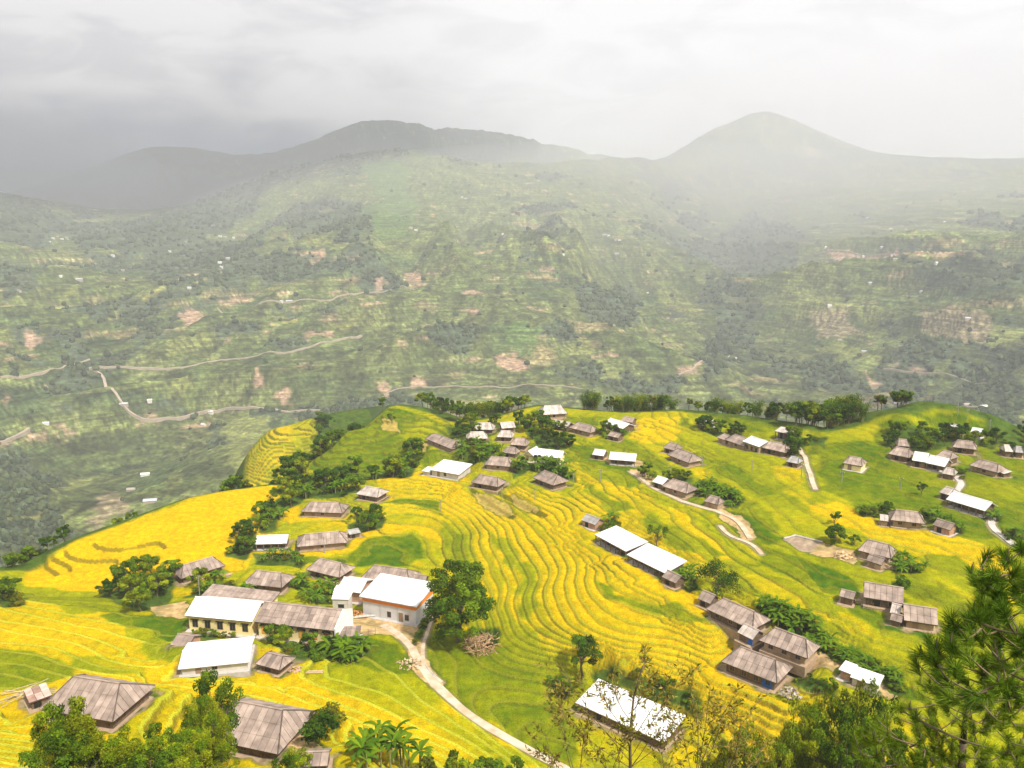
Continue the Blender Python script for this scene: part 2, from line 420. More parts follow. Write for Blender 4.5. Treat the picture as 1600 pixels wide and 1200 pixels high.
# groves inside the village: kinds, polygon (photograph pixels), number, smallest and largest height in metres, label, category, group
GROVE_LIST = [
 (('broad', 'broad', 'bush', 'banana'), [(425, 768), (470, 758), (520, 748), (560, 744), (600, 740), (640, 722), (640, 700), (655, 712), (640, 745), (560, 752), (470, 775)], 44, 4, 8, 'leafy tree in the thick grove below the green knoll', 'tree', 'trees in the grove below the green knoll'),
 (('broad', 'bush', 'bush'), [(655, 702), (665, 700), (660, 712), (645, 735), (640, 725)], 8, 3, 5, 'bushy tree left of the lime field above the lone white roof', 'tree', 'bushy trees above the lone white roof'),
 (('broad', 'bush', 'banana'), [(405, 832), (412, 802), (440, 778), (480, 770), (560, 762), (556, 772), (475, 778), (440, 800), (428, 830)], 20, 3, 7, 'tree in the line around the small golden terrace', 'tree', 'trees around the small golden terrace'),
 (('broad', 'bush'), [(358, 868), (375, 838), (398, 832), (396, 858), (380, 875)], 9, 3, 6, 'dark green tree left of the white roof on posts', 'tree', 'trees left of the white roof on posts'),
 (('bush', 'banana'), [(400, 880), (470, 884), (476, 880), (466, 870), (400, 866)], 9, 2, 3.5, 'low garden bush between the two rows of brown roofs', 'bush', 'garden bushes between the brown roofs'),
 (('broad', 'bush'), [(545, 822), (570, 800), (600, 812), (590, 828), (560, 832)], 6, 3, 7, 'tree beside the small grey shed in the golden arcs', 'tree', 'trees beside the small grey shed'),
 (('broad', 'broad', 'bush'), [(160, 932), (200, 908), (250, 893), (272, 905), (265, 945), (215, 956)], 16, 3.5, 7.5, 'round green tree in the clump left of the school', 'tree', 'trees in the clump left of the school'),
 (('broad', 'bush', 'banana'), [(292, 934), (330, 908), (378, 918), (378, 938), (330, 934)], 11, 3, 6, 'tree between the slanting brown roof and the school', 'tree', 'trees between slanting roof and school'),
 (('broad', 'bush', 'bush'), [(425, 1004), (480, 1004), (512, 1010), (520, 1030), (470, 1040), (445, 1022)], 12, 2.5, 5, 'green bush under the shuttered school wall', 'bush', 'bushes under the shuttered school wall'),
 (('bush',), [(300, 990), (340, 984), (392, 990), (392, 996), (320, 996)], 7, 1.5, 3, 'small bush between the cream school and the white barn', 'bush', 'bushes between school and white barn'),
 (('banana',), [(515, 1010), (560, 1008), (570, 1020), (545, 1036), (515, 1034)], 9, 3, 5, 'banana plant on the bank below the shed by the school', 'banana plant', 'bananas below the school shed'),
 (('banana', 'bush'), [(478, 925), (520, 922), (520, 945), (485, 940)], 7, 3, 4.5, 'banana plant in the green plot behind the school', 'banana plant', 'bananas behind the school'),
 (('banana', 'bush'), [(450, 905), (480, 905), (482, 920), (460, 922)], 5, 2.5, 4, 'banana plant between two brown hipped roofs', 'banana plant', 'bananas between two brown roofs'),
 (('banana', 'bush'), [(715, 702), (740, 695), (775, 700), (792, 715), (775, 727), (740, 724), (722, 718)], 30, 3, 5, 'banana plant in the dense grove of the hamlet', 'banana plant', 'bananas in the hamlet grove'),
 (('broad', 'broad', 'tall'), [(818, 662), (845, 668), (888, 685), (880, 702), (850, 700), (830, 684)], 18, 4, 7, 'tree in the clump right of the wooded hamlet', 'tree', 'trees right of the wooded hamlet'),
 (('broad', 'bush', 'banana'), [(800, 728), (838, 722), (880, 728), (898, 752), (872, 748), (830, 734), (804, 745)], 18, 3, 5.5, 'garden tree around the cream walled long house', 'tree', 'garden trees around the cream long house'),
 (('broad', 'bush'), [(700, 672), (730, 664), (740, 660), (812, 662), (812, 668), (735, 690), (715, 690)], 12, 3, 6, 'tree among the pale roofs of the wooded hamlet', 'tree', 'trees among the pale hamlet roofs'),
 (('broad', 'bush'), [(938, 676), (950, 672), (975, 680), (962, 690), (944, 686)], 5, 3, 5.5, 'bushy tree in front of the white roof by the golden dome', 'tree', 'trees in front of the white roof by the dome'),
 (('broad', 'bush', 'tall'), [(1084, 662), (1112, 672), (1160, 676), (1160, 684), (1120, 682), (1094, 672)], 16, 3, 6, 'tree behind the long brown house at the crest', 'tree', 'trees behind the long crest house'),
 (('banana',), [(1080, 764), (1108, 756), (1156, 780), (1152, 794), (1115, 782), (1086, 774)], 22, 2.5, 4, 'banana plant in the dark row beside the bare path', 'banana plant', 'bananas beside the bare path'),
 (('broad', 'bush'), [(1000, 742), (1018, 742), (1020, 752), (1004, 752)], 4, 2.5, 4.5, 'small tree at the left end of the path houses', 'tree', 'small trees at the path houses'),
 (('broad',), [(1040, 748), (1078, 748), (1076, 756), (1050, 754)], 4, 2.5, 4.5, 'round tree behind the long brown house by the path', 'tree', 'round trees behind the path house'),
 (('banana', 'bush'), [(932, 822), (955, 812), (966, 824), (950, 832)], 6, 2.5, 4, 'banana plant between the grey white hut and the twin white roofs', 'banana plant', 'bananas above the twin white roofs'),
 (('banana', 'bush'), [(1060, 905), (1080, 900), (1092, 925), (1072, 925)], 6, 2, 3.5, 'leafy plant between the twin white roofs and the dark tree', 'banana plant', 'bananas left of the dark round tree'),
 (('banana',), [(1188, 952), (1210, 946), (1286, 990), (1292, 1022), (1276, 1016), (1204, 968)], 20, 2.5, 4, 'banana plant behind the long brown plank houses', 'banana plant', 'bananas behind the long plank houses'),
 (('bush', 'banana'), [(1290, 1005), (1330, 1025), (1400, 1062), (1420, 1085), (1390, 1076), (1330, 1042)], 22, 1.5, 3, 'low green bush behind the clean white tin roof', 'bush', 'bushes behind the clean white roof'),
 (('broad', 'banana', 'bush'), [(1345, 800), (1375, 796), (1388, 803), (1376, 810), (1350, 806)], 10, 2, 4, 'plant left of the banana row house', 'bush', 'plants left of the banana row house'),
 (('banana', 'bush'), [(1440, 806), (1460, 800), (1500, 826), (1500, 834), (1480, 826)], 14, 2, 3.5, 'banana plant right of the banana row house', 'banana plant', 'bananas right of the banana row house'),
 (('banana', 'bush'), [(1390, 878), (1405, 870), (1438, 888), (1436, 896), (1400, 892)], 10, 1.5, 3, 'banana plant in the patch below the muddy pond house', 'banana plant', 'bananas below the muddy pond house'),
 (('broad', 'broad', 'tall', 'bush'), [(1388, 698), (1388, 674), (1420, 670), (1490, 682), (1560, 690), (1550, 702), (1500, 694), (1455, 704), (1425, 706)], 36, 3, 5.5, 'tree in the grove at the foot of the round hill', 'tree', 'trees at the foot of the round hill'),
 (('bush', 'broad'), [(1560, 690), (1620, 702), (1620, 712), (1570, 706)], 10, 2, 3.5, 'bush around the huts at the right edge', 'bush', 'bushes around the right edge huts'),
 (('bush', 'banana'), [(1536, 800), (1552, 804), (1556, 816), (1540, 812)], 5, 2, 3, 'bush at the right end of the long white gabled house', 'bush', 'bushes by the long white gabled house'),
 (('banana', 'bush'), [(1562, 836), (1582, 830), (1588, 842), (1572, 846)], 6, 2, 3, 'banana plant beside the white concrete path at the edge', 'banana plant', 'bananas beside the white concrete path'),
 (('broad', 'tall'), [(1228, 690), (1246, 694), (1252, 712), (1234, 714)], 5, 4, 6, 'dark tree crowding the little grey hut', 'tree', 'dark trees by the little grey hut'),
 (('bush',), [(1250, 682), (1290, 686), (1284, 698), (1252, 692)], 9, 1.5, 3, 'scrub bush under the tall crest wood', 'bush', 'scrub under the tall crest wood'),
 (('bush',), [(1488, 728), (1502, 740), (1500, 750), (1490, 738)], 4, 2, 3.5, 'bush beside the pale hut at the path head', 'bush', 'bushes at the path head'),
 (('bush',), [(596, 940), (600, 962), (630, 966), (655, 968), (668, 985), (662, 975), (640, 960)], 7, 1.3, 2.6, 'clipped bush along the wall of the orange banded house', 'bush', 'bushes along the orange banded house'),
 (('bush',), [(655, 978), (662, 980), (658, 1010), (650, 1005)], 4, 1.3, 2.6, 'slim bush beside the narrow stone path', 'bush', 'bushes beside the stone path'),
 (('bush',), [(1228, 1050), (1300, 1075), (1296, 1084), (1262, 1078)], 7, 1.2, 2.4, 'vegetable bush on the plot right of the blue door house', 'bush', 'vegetable plot bushes'),
 (('bush',), [(740, 985), (775, 985), (778, 1005), (760, 1012)], 6, 1.2, 2.5, 'scrub bush on the mound beside the giant tree', 'bush', 'scrub on the mound'),
 (('bush', 'broad'), [(870, 1060), (905, 1068), (880, 1092), (860, 1080)], 6, 2, 4, 'bush left of the speckled white roof', 'bush', 'bushes left of the speckled roof'),
 (('bush',), [(925, 1054), (960, 1048), (1030, 1066), (1088, 1098), (1095, 1112), (1060, 1105), (940, 1064)], 8, 1.8, 3.2, 'low bush behind the speckled white roof', 'bush', 'bushes behind the speckled roof'),
 (('bush', 'broad'), [(430, 1128), (470, 1125), (480, 1145), (460, 1160)], 8, 2.5, 4.5, 'dark bushy tree right of the lower brown roof', 'tree', 'dark trees right of the lower brown roof'),
 (('bush', 'broad'), [(0, 930), (35, 935), (30, 950), (-20, 940)], 8, 3, 6, 'tree at the left edge below the golden hump', 'tree', 'trees at the left edge'),
]
TREES_AREA = [g[1] for g in GROVE_LIST]

# ------------------------------------------------------------------ where the houses stand (photograph pixels of the front eave, then metres)
# name, label, Ax, Ay, Bx, By, depth, eave height, rise, roof type, roof look, wall look, options
HOUSES = [
 ('house', 'big brown hipped sheet roof house among bushes, nearest the lower left corner', 62, 1112, 176, 1125, 10.6, 2.4, 3.2, 'hip', 'brown', 'wood', {}),
 ('house', 'brown hipped sheet roof house beside the bananas at the bottom edge', 318, 1157, 434, 1176, 11.5, 2.3, 3.4, 'hip', 'brown', 'wood', {}),
 ('shed', 'tiny weathered shed cut by the bottom edge below the bananas', 474, 1196, 512, 1199, 4, 2.0, 0.9, 'gable', 'brown', 'wood', {}),
 ('shack', 'collapsing shack with a rusty red patched tin roof', 45, 1096, 82, 1090, 4.2, 1.9, 0.5, 'mono', 'rust', 'wood', {}),
 ('hut', 'small brown hut with brick base beside the plain white roof', 266, 1008, 293, 1012, 5.5, 2.2, 1.2, 'gable', 'brown', 'brick', {}),
 ('barn', 'wide plain white tin roof barn below the school', 277, 1040, 390, 1041, 9.0, 2.2, 1.0, 'gable', 'white', 'plaster', {}),
 ('hut', 'brown hipped hut right of the plain white barn roof', 399, 1039, 437, 1046, 5.4, 2.0, 1.4, 'hip', 'brown', 'wood', {}),
 ('school', 'long cream school block under a white tin roof with small dark windows', 288, 961, 394, 973, 8.6, 3.4, 1.9, 'gable', 'white', 'cream', {'win': 5}),
 ('school', 'long cream school block under a brown tiled roof with orange shutters', 397, 973, 522, 985, 8.6, 3.4, 2.1, 'gable', 'brown', 'cream', {'win': 6, 'shutter': 1, 'gablewall': 1}),
 ('building', 'low outbuilding with a brown strip roof behind the white school roof', 312, 935, 420, 946, 5.0, 3.0, 0.8, 'mono', 'brown', 'cream', {}),
 ('shed', 'small pale brown shed against the white gable of the school', 524, 996, 562, 994, 4.0, 2.2, 0.5, 'mono', 'brown', 'plaster', {}),
 ('house', 'white roofed house with an orange band and white walls by the yard', 561, 933, 651, 948, 9.5, 4.4, 1.2, 'mono', 'white', 'orange', {'win': 3}),
 ('house', 'narrow white gable roof house beside the stair tower', 526, 921, 563, 928, 8.5, 3.8, 1.6, 'gable', 'white', 'brick', {}),
 ('house', 'brown hipped house behind the narrow white gable roof', 478, 890, 530, 903, 7.5, 2.3, 2.3, 'hip', 'brown', 'wood', {}),
 ('house', 'brown hipped house directly behind the orange banded house', 563, 903, 640, 915, 8.0, 2.3, 2.4, 'hip', 'brown', 'wood', {}),
 ('shed', 'low brown shed between the orange banded house and the giant tree', 640, 908, 664, 910, 4.0, 2.0, 1.0, 'gable', 'brown', 'wood', {}),
 ('house', 'slanting brown roof house in trees at the edge of the golden hump', 283, 905, 352, 884, 7.0, 2.2, 2.2, 'hip', 'brown', 'wood', {}),
 ('house', 'brown hipped house just above the school roofs', 380, 913, 440, 918, 7.5, 2.4, 2.3, 'hip', 'brown', 'wood', {}),
 ('house', 'open fronted house on posts with a white tin roof', 398, 851, 448, 849, 6.5, 2.6, 1.3, 'gable', 'white', 'wood', {'posts': 5}),
 ('house', 'brown gabled house touching the white roofed one on posts', 464, 855, 543, 848, 8.0, 2.2, 2.2, 'hip', 'brown', 'mud', {}),
 ('shed', 'small grey shed by the tree right of the brown gabled house', 546, 836, 564, 832, 3.0, 1.8, 0.5, 'mono', 'grey', 'wood', {}),
 ('house', 'brown hipped house alone on the small golden terrace', 470, 800, 535, 802, 7.5, 2.2, 2.2, 'hip', 'brown', 'mud', {}),
 ('house', 'pale brown house with a tilted roof at the head of the golden arcs', 556, 772, 590, 778, 7.5, 2.3, 1.8, 'hip', 'pale', 'wood', {}),
 ('house', 'white tin roof house standing alone below the green knoll', 671, 735, 717, 741, 10.0, 2.8, 1.2, 'mono', 'white', 'plaster', {}),
 ('shed', 'low white lean to at the left end of the lone white roof', 659, 736, 671, 738, 4.0, 2.0, 0.6, 'mono', 'white', 'plaster', {}),
 ('house', 'grey brown hipped house at the foot of the green knoll', 664, 694, 706, 693, 7.0, 2.2, 2.0, 'hip', 'brown', 'mud', {}),
 ('house', 'grey hipped house above the bare brown plots', 736, 757, 778, 758, 6.5, 2.2, 2.1, 'hip', 'brown', 'wood', {}),
 ('house', 'grey hipped house behind a golden strip, left of the banana grove', 756, 727, 798, 729, 6.5, 2.2, 2.2, 'hip', 'brown', 'mud', {}),
 ('house', 'pale hipped house at the left of the wooded hamlet, lower row', 730, 687, 763, 685, 6.5, 2.2, 1.9, 'hip', 'pale', 'wood', {}),
 ('house', 'pale hipped house at the left of the wooded hamlet, upper row', 738, 673, 771, 670, 6.5, 2.2, 2.0, 'hip', 'pale', 'wood', {}),
 ('house', 'pale low house in the middle of the wooded hamlet', 776, 683, 800, 684, 6.0, 2.2, 1.8, 'hip', 'pale', 'wood', {}),
 ('house', 'pale roof just behind the hamlet tree line', 784, 670, 806, 668, 6.0, 2.2, 1.6, 'gable', 'pale', 'wood', {}),
 ('house', 'brown hipped house at the right of the wooded hamlet', 797, 695, 822, 697, 6.0, 2.2, 2.0, 'hip', 'brown', 'wood', {}),
 ('hut', 'brown hut beside the two part white roof', 784, 707, 806, 710, 5.0, 2.0, 1.6, 'hip', 'brown', 'wood', {}),
 ('house', 'two part house with cream walls, its long white roof', 835, 713, 877, 715, 6.5, 2.8, 1.6, 'gable', 'white', 'cream', {}),
 ('house', 'gabled wing with a white roof joined to the long cream house', 817, 711, 834, 713, 7.0, 2.9, 1.6, 'gable', 'white', 'cream', {'cross': 1}),
 ('house', 'grey hipped house on the golden edge below the cream walled one', 832, 747, 864, 758, 7.5, 2.3, 2.2, 'hip', 'brown', 'wood', {'win': 2}),
 ('house', 'large pale hipped house on the skyline beside the bamboo', 846, 650, 887, 645, 8.0, 2.6, 2.8, 'hip', 'pale', 'mud', {}),
 ('house', 'pale roof house below the skyline house', 859, 664, 886, 669, 6.0, 2.2, 1.6, 'gable', 'pale', 'wood', {}),
 ('house', 'brown hipped house right of the pale roof below the skyline', 889, 669, 922, 676, 6.5, 2.2, 1.9, 'hip', 'brown', 'mud', {}),
 ('house', 'white tin roof house beside the golden dome field', 943, 661, 973, 670, 7.5, 2.6, 1.3, 'gable', 'white', 'wood', {}),
 ('house', 'small brown roof behind the white one by the golden dome field', 970, 658, 988, 660, 5.0, 2.4, 1.2, 'gable', 'brown', 'wood', {}),
 ('hut', 'tiny brown hut under trees left of the golden dome field', 949, 681, 966, 684, 4.0, 2.0, 1.0, 'gable', 'brown', 'wood', {}),
 ('hut', 'small white roof hut left of the wider white one in the green band', 925, 711, 943, 712, 6.0, 2.2, 1.1, 'gable', 'white', 'wood', {}),
 ('house', 'wide white roof house with a dark open front in the green band', 951, 719, 993, 720, 7.0, 2.4, 1.5, 'gable', 'white', 'wood', {'posts': 4}),
 ('house', 'brown hipped house lying across the slope in the upper green band', 1042, 711, 1076, 723, 7.0, 2.2, 2.2, 'hip', 'brown', 'mud', {}),
 ('house', 'small brown house tucked behind the upper green band house', 1036, 700, 1054, 704, 5.5, 2.1, 1.6, 'hip', 'brown', 'wood', {}),
 ('house', 'long brown house at the foot of the dark crest trees', 1132, 688, 1163, 697, 6.5, 2.3, 2.0, 'hip', 'brown', 'mud', {}),
 ('house', 'two storey house with a white roof and pale brown walls', 1160, 690, 1186, 698, 8.0, 3.8, 1.3, 'gable', 'white', 'mud', {'win': 3}),
 ('hut', 'little brown hut at the left end of the long crest house', 1120, 684, 1134, 688, 5.0, 2.2, 1.3, 'hip', 'brown', 'mud', {}),
 ('house', 'brown roof house left of the dark round tree', 1189, 701, 1227, 706, 6.5, 2.3, 2.0, 'hip', 'brown', 'wood', {}),
 ('hut', 'small grey hut in the scrub under the dark round tree', 1228, 722, 1247, 724, 4.5, 2.0, 1.3, 'hip', 'grey', 'wood', {}),
 ('hut', 'pale open hut on posts beneath the bamboo crest', 1210, 675, 1231, 677, 5.0, 3.6, 0.8, 'mono', 'pale', 'wood', {'posts': 4}),
 ('house', 'white painted small roof above the long brown one by the path', 1019, 753, 1035, 757, 5.5, 2.3, 1.2, 'gable', 'white', 'wood', {}),
 ('house', 'long brown hipped house by the path, bananas at its right end', 1034, 760, 1072, 771, 6.5, 2.3, 2.0, 'hip', 'brown', 'mud', {}),
 ('hut', 'small hipped hut where the bananas meet the bare path', 1100, 784, 1122, 788, 4.2, 2.0, 1.4, 'hip', 'brown', 'mud', {}),
 ('hut', 'grey white hut among bananas above the twin white roofs', 908, 814, 930, 819, 4.5, 2.2, 1.2, 'gable', 'grey', 'brick', {}),
 ('longhouse', 'upper left of the twin white tin roofs, open front on posts', 929, 838, 978, 859, 8.0, 3.0, 1.0, 'mono', 'white', 'wood', {'posts': 7}),
 ('longhouse', 'lower right of the twin white tin roofs, open front on posts', 979, 869, 1040, 894, 8.0, 2.5, 1.3, 'mono', 'white', 'wood', {'posts': 8}),
 ('hut', 'small brown hut at the foot of the twin white roofs', 1034, 902, 1056, 911, 4.0, 2.0, 1.2, 'gable', 'brown', 'wood', {}),
 ('hut', 'little brown hut beside the dark round tree, above the long plank house', 1090, 936, 1110, 943, 4.0, 2.0, 1.4, 'gable', 'brown', 'wood', {}),
 ('house', 'long brown plank house with bananas behind its right end', 1103, 953, 1176, 983, 7.0, 2.5, 2.3, 'hip', 'brown', 'wood', {'win': 3}),
 ('hut', 'pale roofed hut with a blue door between two long brown houses', 1152, 988, 1176, 1000, 4.5, 2.1, 1.3, 'gable', 'pale', 'wood', {'bluedoor': 1}),
 ('house', 'long brown sheet roof house right of the hut with the blue door', 1186, 1003, 1262, 1027, 6.5, 2.5, 2.3, 'hip', 'brown', 'mud', {'win': 3}),
 ('house', 'long brown plank house with a bright blue door at its right end', 1127, 1036, 1214, 1066, 8.0, 2.8, 2.5, 'hip', 'brown', 'wood', {'bluedoor': 1, 'win': 4}),
 ('house', 'low building with a clean white tin roof on the golden slope at the right', 1328, 1059, 1373, 1073, 3.6, 2.2, 0.7, 'mono', 'white', 'plaster', {}),
 ('shed', 'short shed with brick front at the left end of the clean white tin roof', 1310, 1046, 1330, 1054, 3.4, 2.3, 0.5, 'mono', 'white', 'brick', {}),
 ('barn', 'speckled white roof barn behind the thin leafed sapling', 899, 1094, 1038, 1166, 7.5, 2.6, 1.2, 'mono', 'white', 'wood', {}),
 ('house', 'brown hipped house in a banana row above the gold band', 1391, 814, 1446, 818, 6.5, 2.3, 1.9, 'hip', 'brown', 'mud', {'win': 2}),
 ('shed', 'low shed at the left of the banana row house', 1375, 814, 1389, 815, 3.5, 1.9, 0.6, 'mono', 'pale', 'mud', {}),
 ('hut', 'small brown hut at the right of the banana row house', 1457, 820, 1485, 829, 4.0, 2.1, 1.2, 'gable', 'brown', 'brick', {}),
 ('house', 'brown hipped house above a banana patch, beside the muddy pond', 1340, 861, 1392, 872, 6.0, 2.3, 2.2, 'hip', 'brown', 'mud', {}),
 ('hut', 'small curved roof hut in front of the muddy pond house', 1353, 876, 1378, 883, 3.2, 2.0, 1.1, 'gable', 'brown', 'mud', {}),
 ('house', 'brown gabled house with a round tree at its right corner', 1349, 935, 1412, 942, 6.5, 2.4, 2.2, 'gable', 'brown', 'wood', {'win': 2}),
 ('hut', 'small brown hut left of the gabled house with the round tree', 1311, 932, 1334, 937, 3.6, 2.1, 0.9, 'gable', 'brown', 'wood', {}),
 ('hut', 'narrow pale roofed hut beside the house near the pine tips', 1390, 958, 1406, 961, 5.5, 2.2, 1.0, 'gable', 'pale', 'plaster', {}),
 ('hut', 'tiny brown hut in front of the narrow pale one', 1390, 969, 1409, 973, 3.0, 2.0, 0.9, 'gable', 'brown', 'wood', {}),
 ('house', 'brown gabled house partly behind the pine tips', 1412, 971, 1466, 976, 6.5, 2.2, 2.1, 'gable', 'brown', 'mud', {}),
 ('house', 'brown hipped house alone in the lime field below the dark crest wood', 1317, 724, 1347, 729, 6.0, 2.4, 1.7, 'hip', 'brown', 'cream', {}),
 ('house', 'brown roof left of the big white roof on the upper right', 1388, 709, 1420, 716, 6.0, 2.2, 1.9, 'hip', 'brown', 'wood', {}),
 ('house', 'brown roof peeping from trees above the upper right white roof', 1402, 697, 1422, 698, 5.5, 2.2, 1.5, 'hip', 'brown', 'wood', {}),
 ('house', 'big white roof house in the upper right cluster', 1425, 719, 1448, 723, 8.0, 2.6, 1.7, 'gable', 'white', 'wood', {}),
 ('house', 'pale white wing joined to the big white roof on the upper right', 1446, 723, 1476, 730, 6.5, 2.5, 1.7, 'gable', 'white', 'wood', {'posts': 4}),
 ('house', 'brown roof behind the white wing of the upper right cluster', 1462, 712, 1484, 719, 5.5, 2.5, 1.6, 'hip', 'brown', 'wood', {}),
 ('hut', 'small pale hut at the head of the pale path', 1471, 740, 1491, 743, 4.5, 2.0, 1.3, 'hip', 'pale', 'wood', {}),
 ('house', 'brown hipped house at the foot of the round hill', 1488, 699, 1527, 703, 6.0, 2.3, 1.7, 'hip', 'brown', 'wood', {}),
 ('hut', 'small house with a pale front halfway up the round hill', 1483, 671, 1500, 674, 5.0, 2.4, 1.4, 'gable', 'grey', 'plaster', {}),
 ('hut', 'white roofed hut on the right shoulder of the round hill', 1516, 676, 1533, 678, 4.0, 2.2, 1.2, 'gable', 'white', 'plaster', {}),
 ('house', 'long grey brown house standing alone in the lime field at the right', 1514, 727, 1558, 739, 6.0, 2.2, 1.8, 'hip', 'brown', 'mud', {}),
 ('shed', 'low shed trailing from the long grey brown house in the lime field', 1560, 737, 1569, 741, 3.0, 1.6, 0.5, 'mono', 'pale', 'wood', {}),
 ('house', 'pale house cut by the right edge of the picture', 1570, 706, 1584, 706, 5.0, 2.2, 1.4, 'hip', 'pale', 'wood', {}),
 ('hut', 'grey hut nearest the right edge of the picture', 1586, 707, 1600, 708, 5.0, 2.2, 1.2, 'hip', 'grey', 'wood', {}),
 ('hut', 'small pale hut at the upper left of the long white roof on the right', 1467, 769, 1486, 775, 4.5, 2.3, 1.4, 'hip', 'pale', 'wood', {}),
 ('longhouse', 'long white gabled house with a notch roof, end of the pale path', 1478, 781, 1539, 798, 7.0, 2.6, 1.6, 'gable', 'white', 'wood', {'posts': 6}),
 ('hut', 'tiny pale hut by bananas under the dark skyline trees', 1092, 655, 1108, 662, 4.0, 2.2, 1.0, 'gable', 'white', 'plaster', {}),
]

ROADS = [   # name, label, width, look, line (photograph pixels)
 ('dirt_track', 'pale stony track winding down from the school yard to the bottom edge', 1.55, 'stone', [(598, 978), (622, 992), (640, 1008), (652, 1030), (668, 1060), (700, 1090), (732, 1118), (765, 1140), (800, 1160), (835, 1178), (872, 1197), (900, 1215)]),
 ('footpath', 'narrow stone path dropping beside the giant tree to the track', 0.7, 'stone', [(676, 962), (668, 985), (661, 1005), (659, 1030), (668, 1050), (690, 1066)]),
 ('footpath', 'pale footpath passing the long brown house by the bananas', 1.2, 'stone', [(985, 737), (1002, 748), (1020, 762), (1050, 776), (1090, 792), (1122, 798), (1150, 812), (1163, 826), (1172, 842)]),
 ('footpath', 'pale footpath beside the dark round tree on the green slope', 1.2, 'stone', [(1249, 700), (1256, 712), (1262, 730), (1268, 750), (1274, 765)]),
 ('footpath', 'white concrete path between the upper right houses', 1.5, 'concrete', [(1494, 745), (1503, 750), (1503, 760), (1497, 768), (1490, 771)]),
 ('footpath', 'white concrete path in the lime field at the right edge', 1.5, 'concrete', [(1545, 801), (1556, 806), (1548, 815), (1545, 822), (1558, 832), (1572, 842), (1584, 852)]),
 ('footpath', 'short pale path at the curved ditch of the green band', 1.0, 'stone', [(1125, 822), (1133, 833), (1148, 843), (1165, 845), (1176, 850), (1190, 866)]),
]
YARDS = [  # dirt clearings: look, polygon (photograph pixels)
 ('sand', [(548, 968), (600, 962), (648, 972), (652, 985), (640, 1004), (610, 992), (572, 990), (552, 985)]),
 ('sand', [(640, 1005), (655, 1000), (662, 1030), (690, 1070), (675, 1075), (645, 1045)]),
 ('mud', [(1225, 842), (1243, 838), (1284, 848), (1275, 863), (1250, 858)]),
 ('sand', [(1284, 850), (1335, 862), (1330, 880), (1300, 870), (1268, 866)]),
 ('fallow', [(740, 768), (768, 772), (792, 786), (802, 802), (785, 799), (763, 790), (748, 778)]),
 ('fallow', [(800, 773), (828, 789), (840, 797), (826, 796), (806, 785)]),
 ('sand', [(985, 734), (1003, 735), (1025, 750), (1005, 755)]),
 ('sand', [(940, 716), (1000, 720), (1003, 728), (960, 726)]),
 ('sand', [(1262, 1010), (1285, 1022), (1310, 1040), (1300, 1050), (1270, 1030)]),
 ('sand', [(1368, 1072), (1385, 1078), (1400, 1087), (1385, 1090)]),
 ('sand', [(450, 1150), (475, 1150), (500, 1170), (480, 1180), (455, 1170)]),
 ('sand', [(640, 935), (680, 935), (683, 960), (655, 968)]),
 ('sand', [(235, 950), (290, 940), (290, 965), (250, 962)]),
 ('sand', [(1125, 795), (1160, 808), (1180, 838), (1165, 845), (1150, 822), (1125, 808)]),
 ('fallow', [(600, 655), (622, 660), (622, 675), (598, 672)]),
 ('fallow', [(640, 700), (668, 693), (664, 706), (640, 710)]),
]
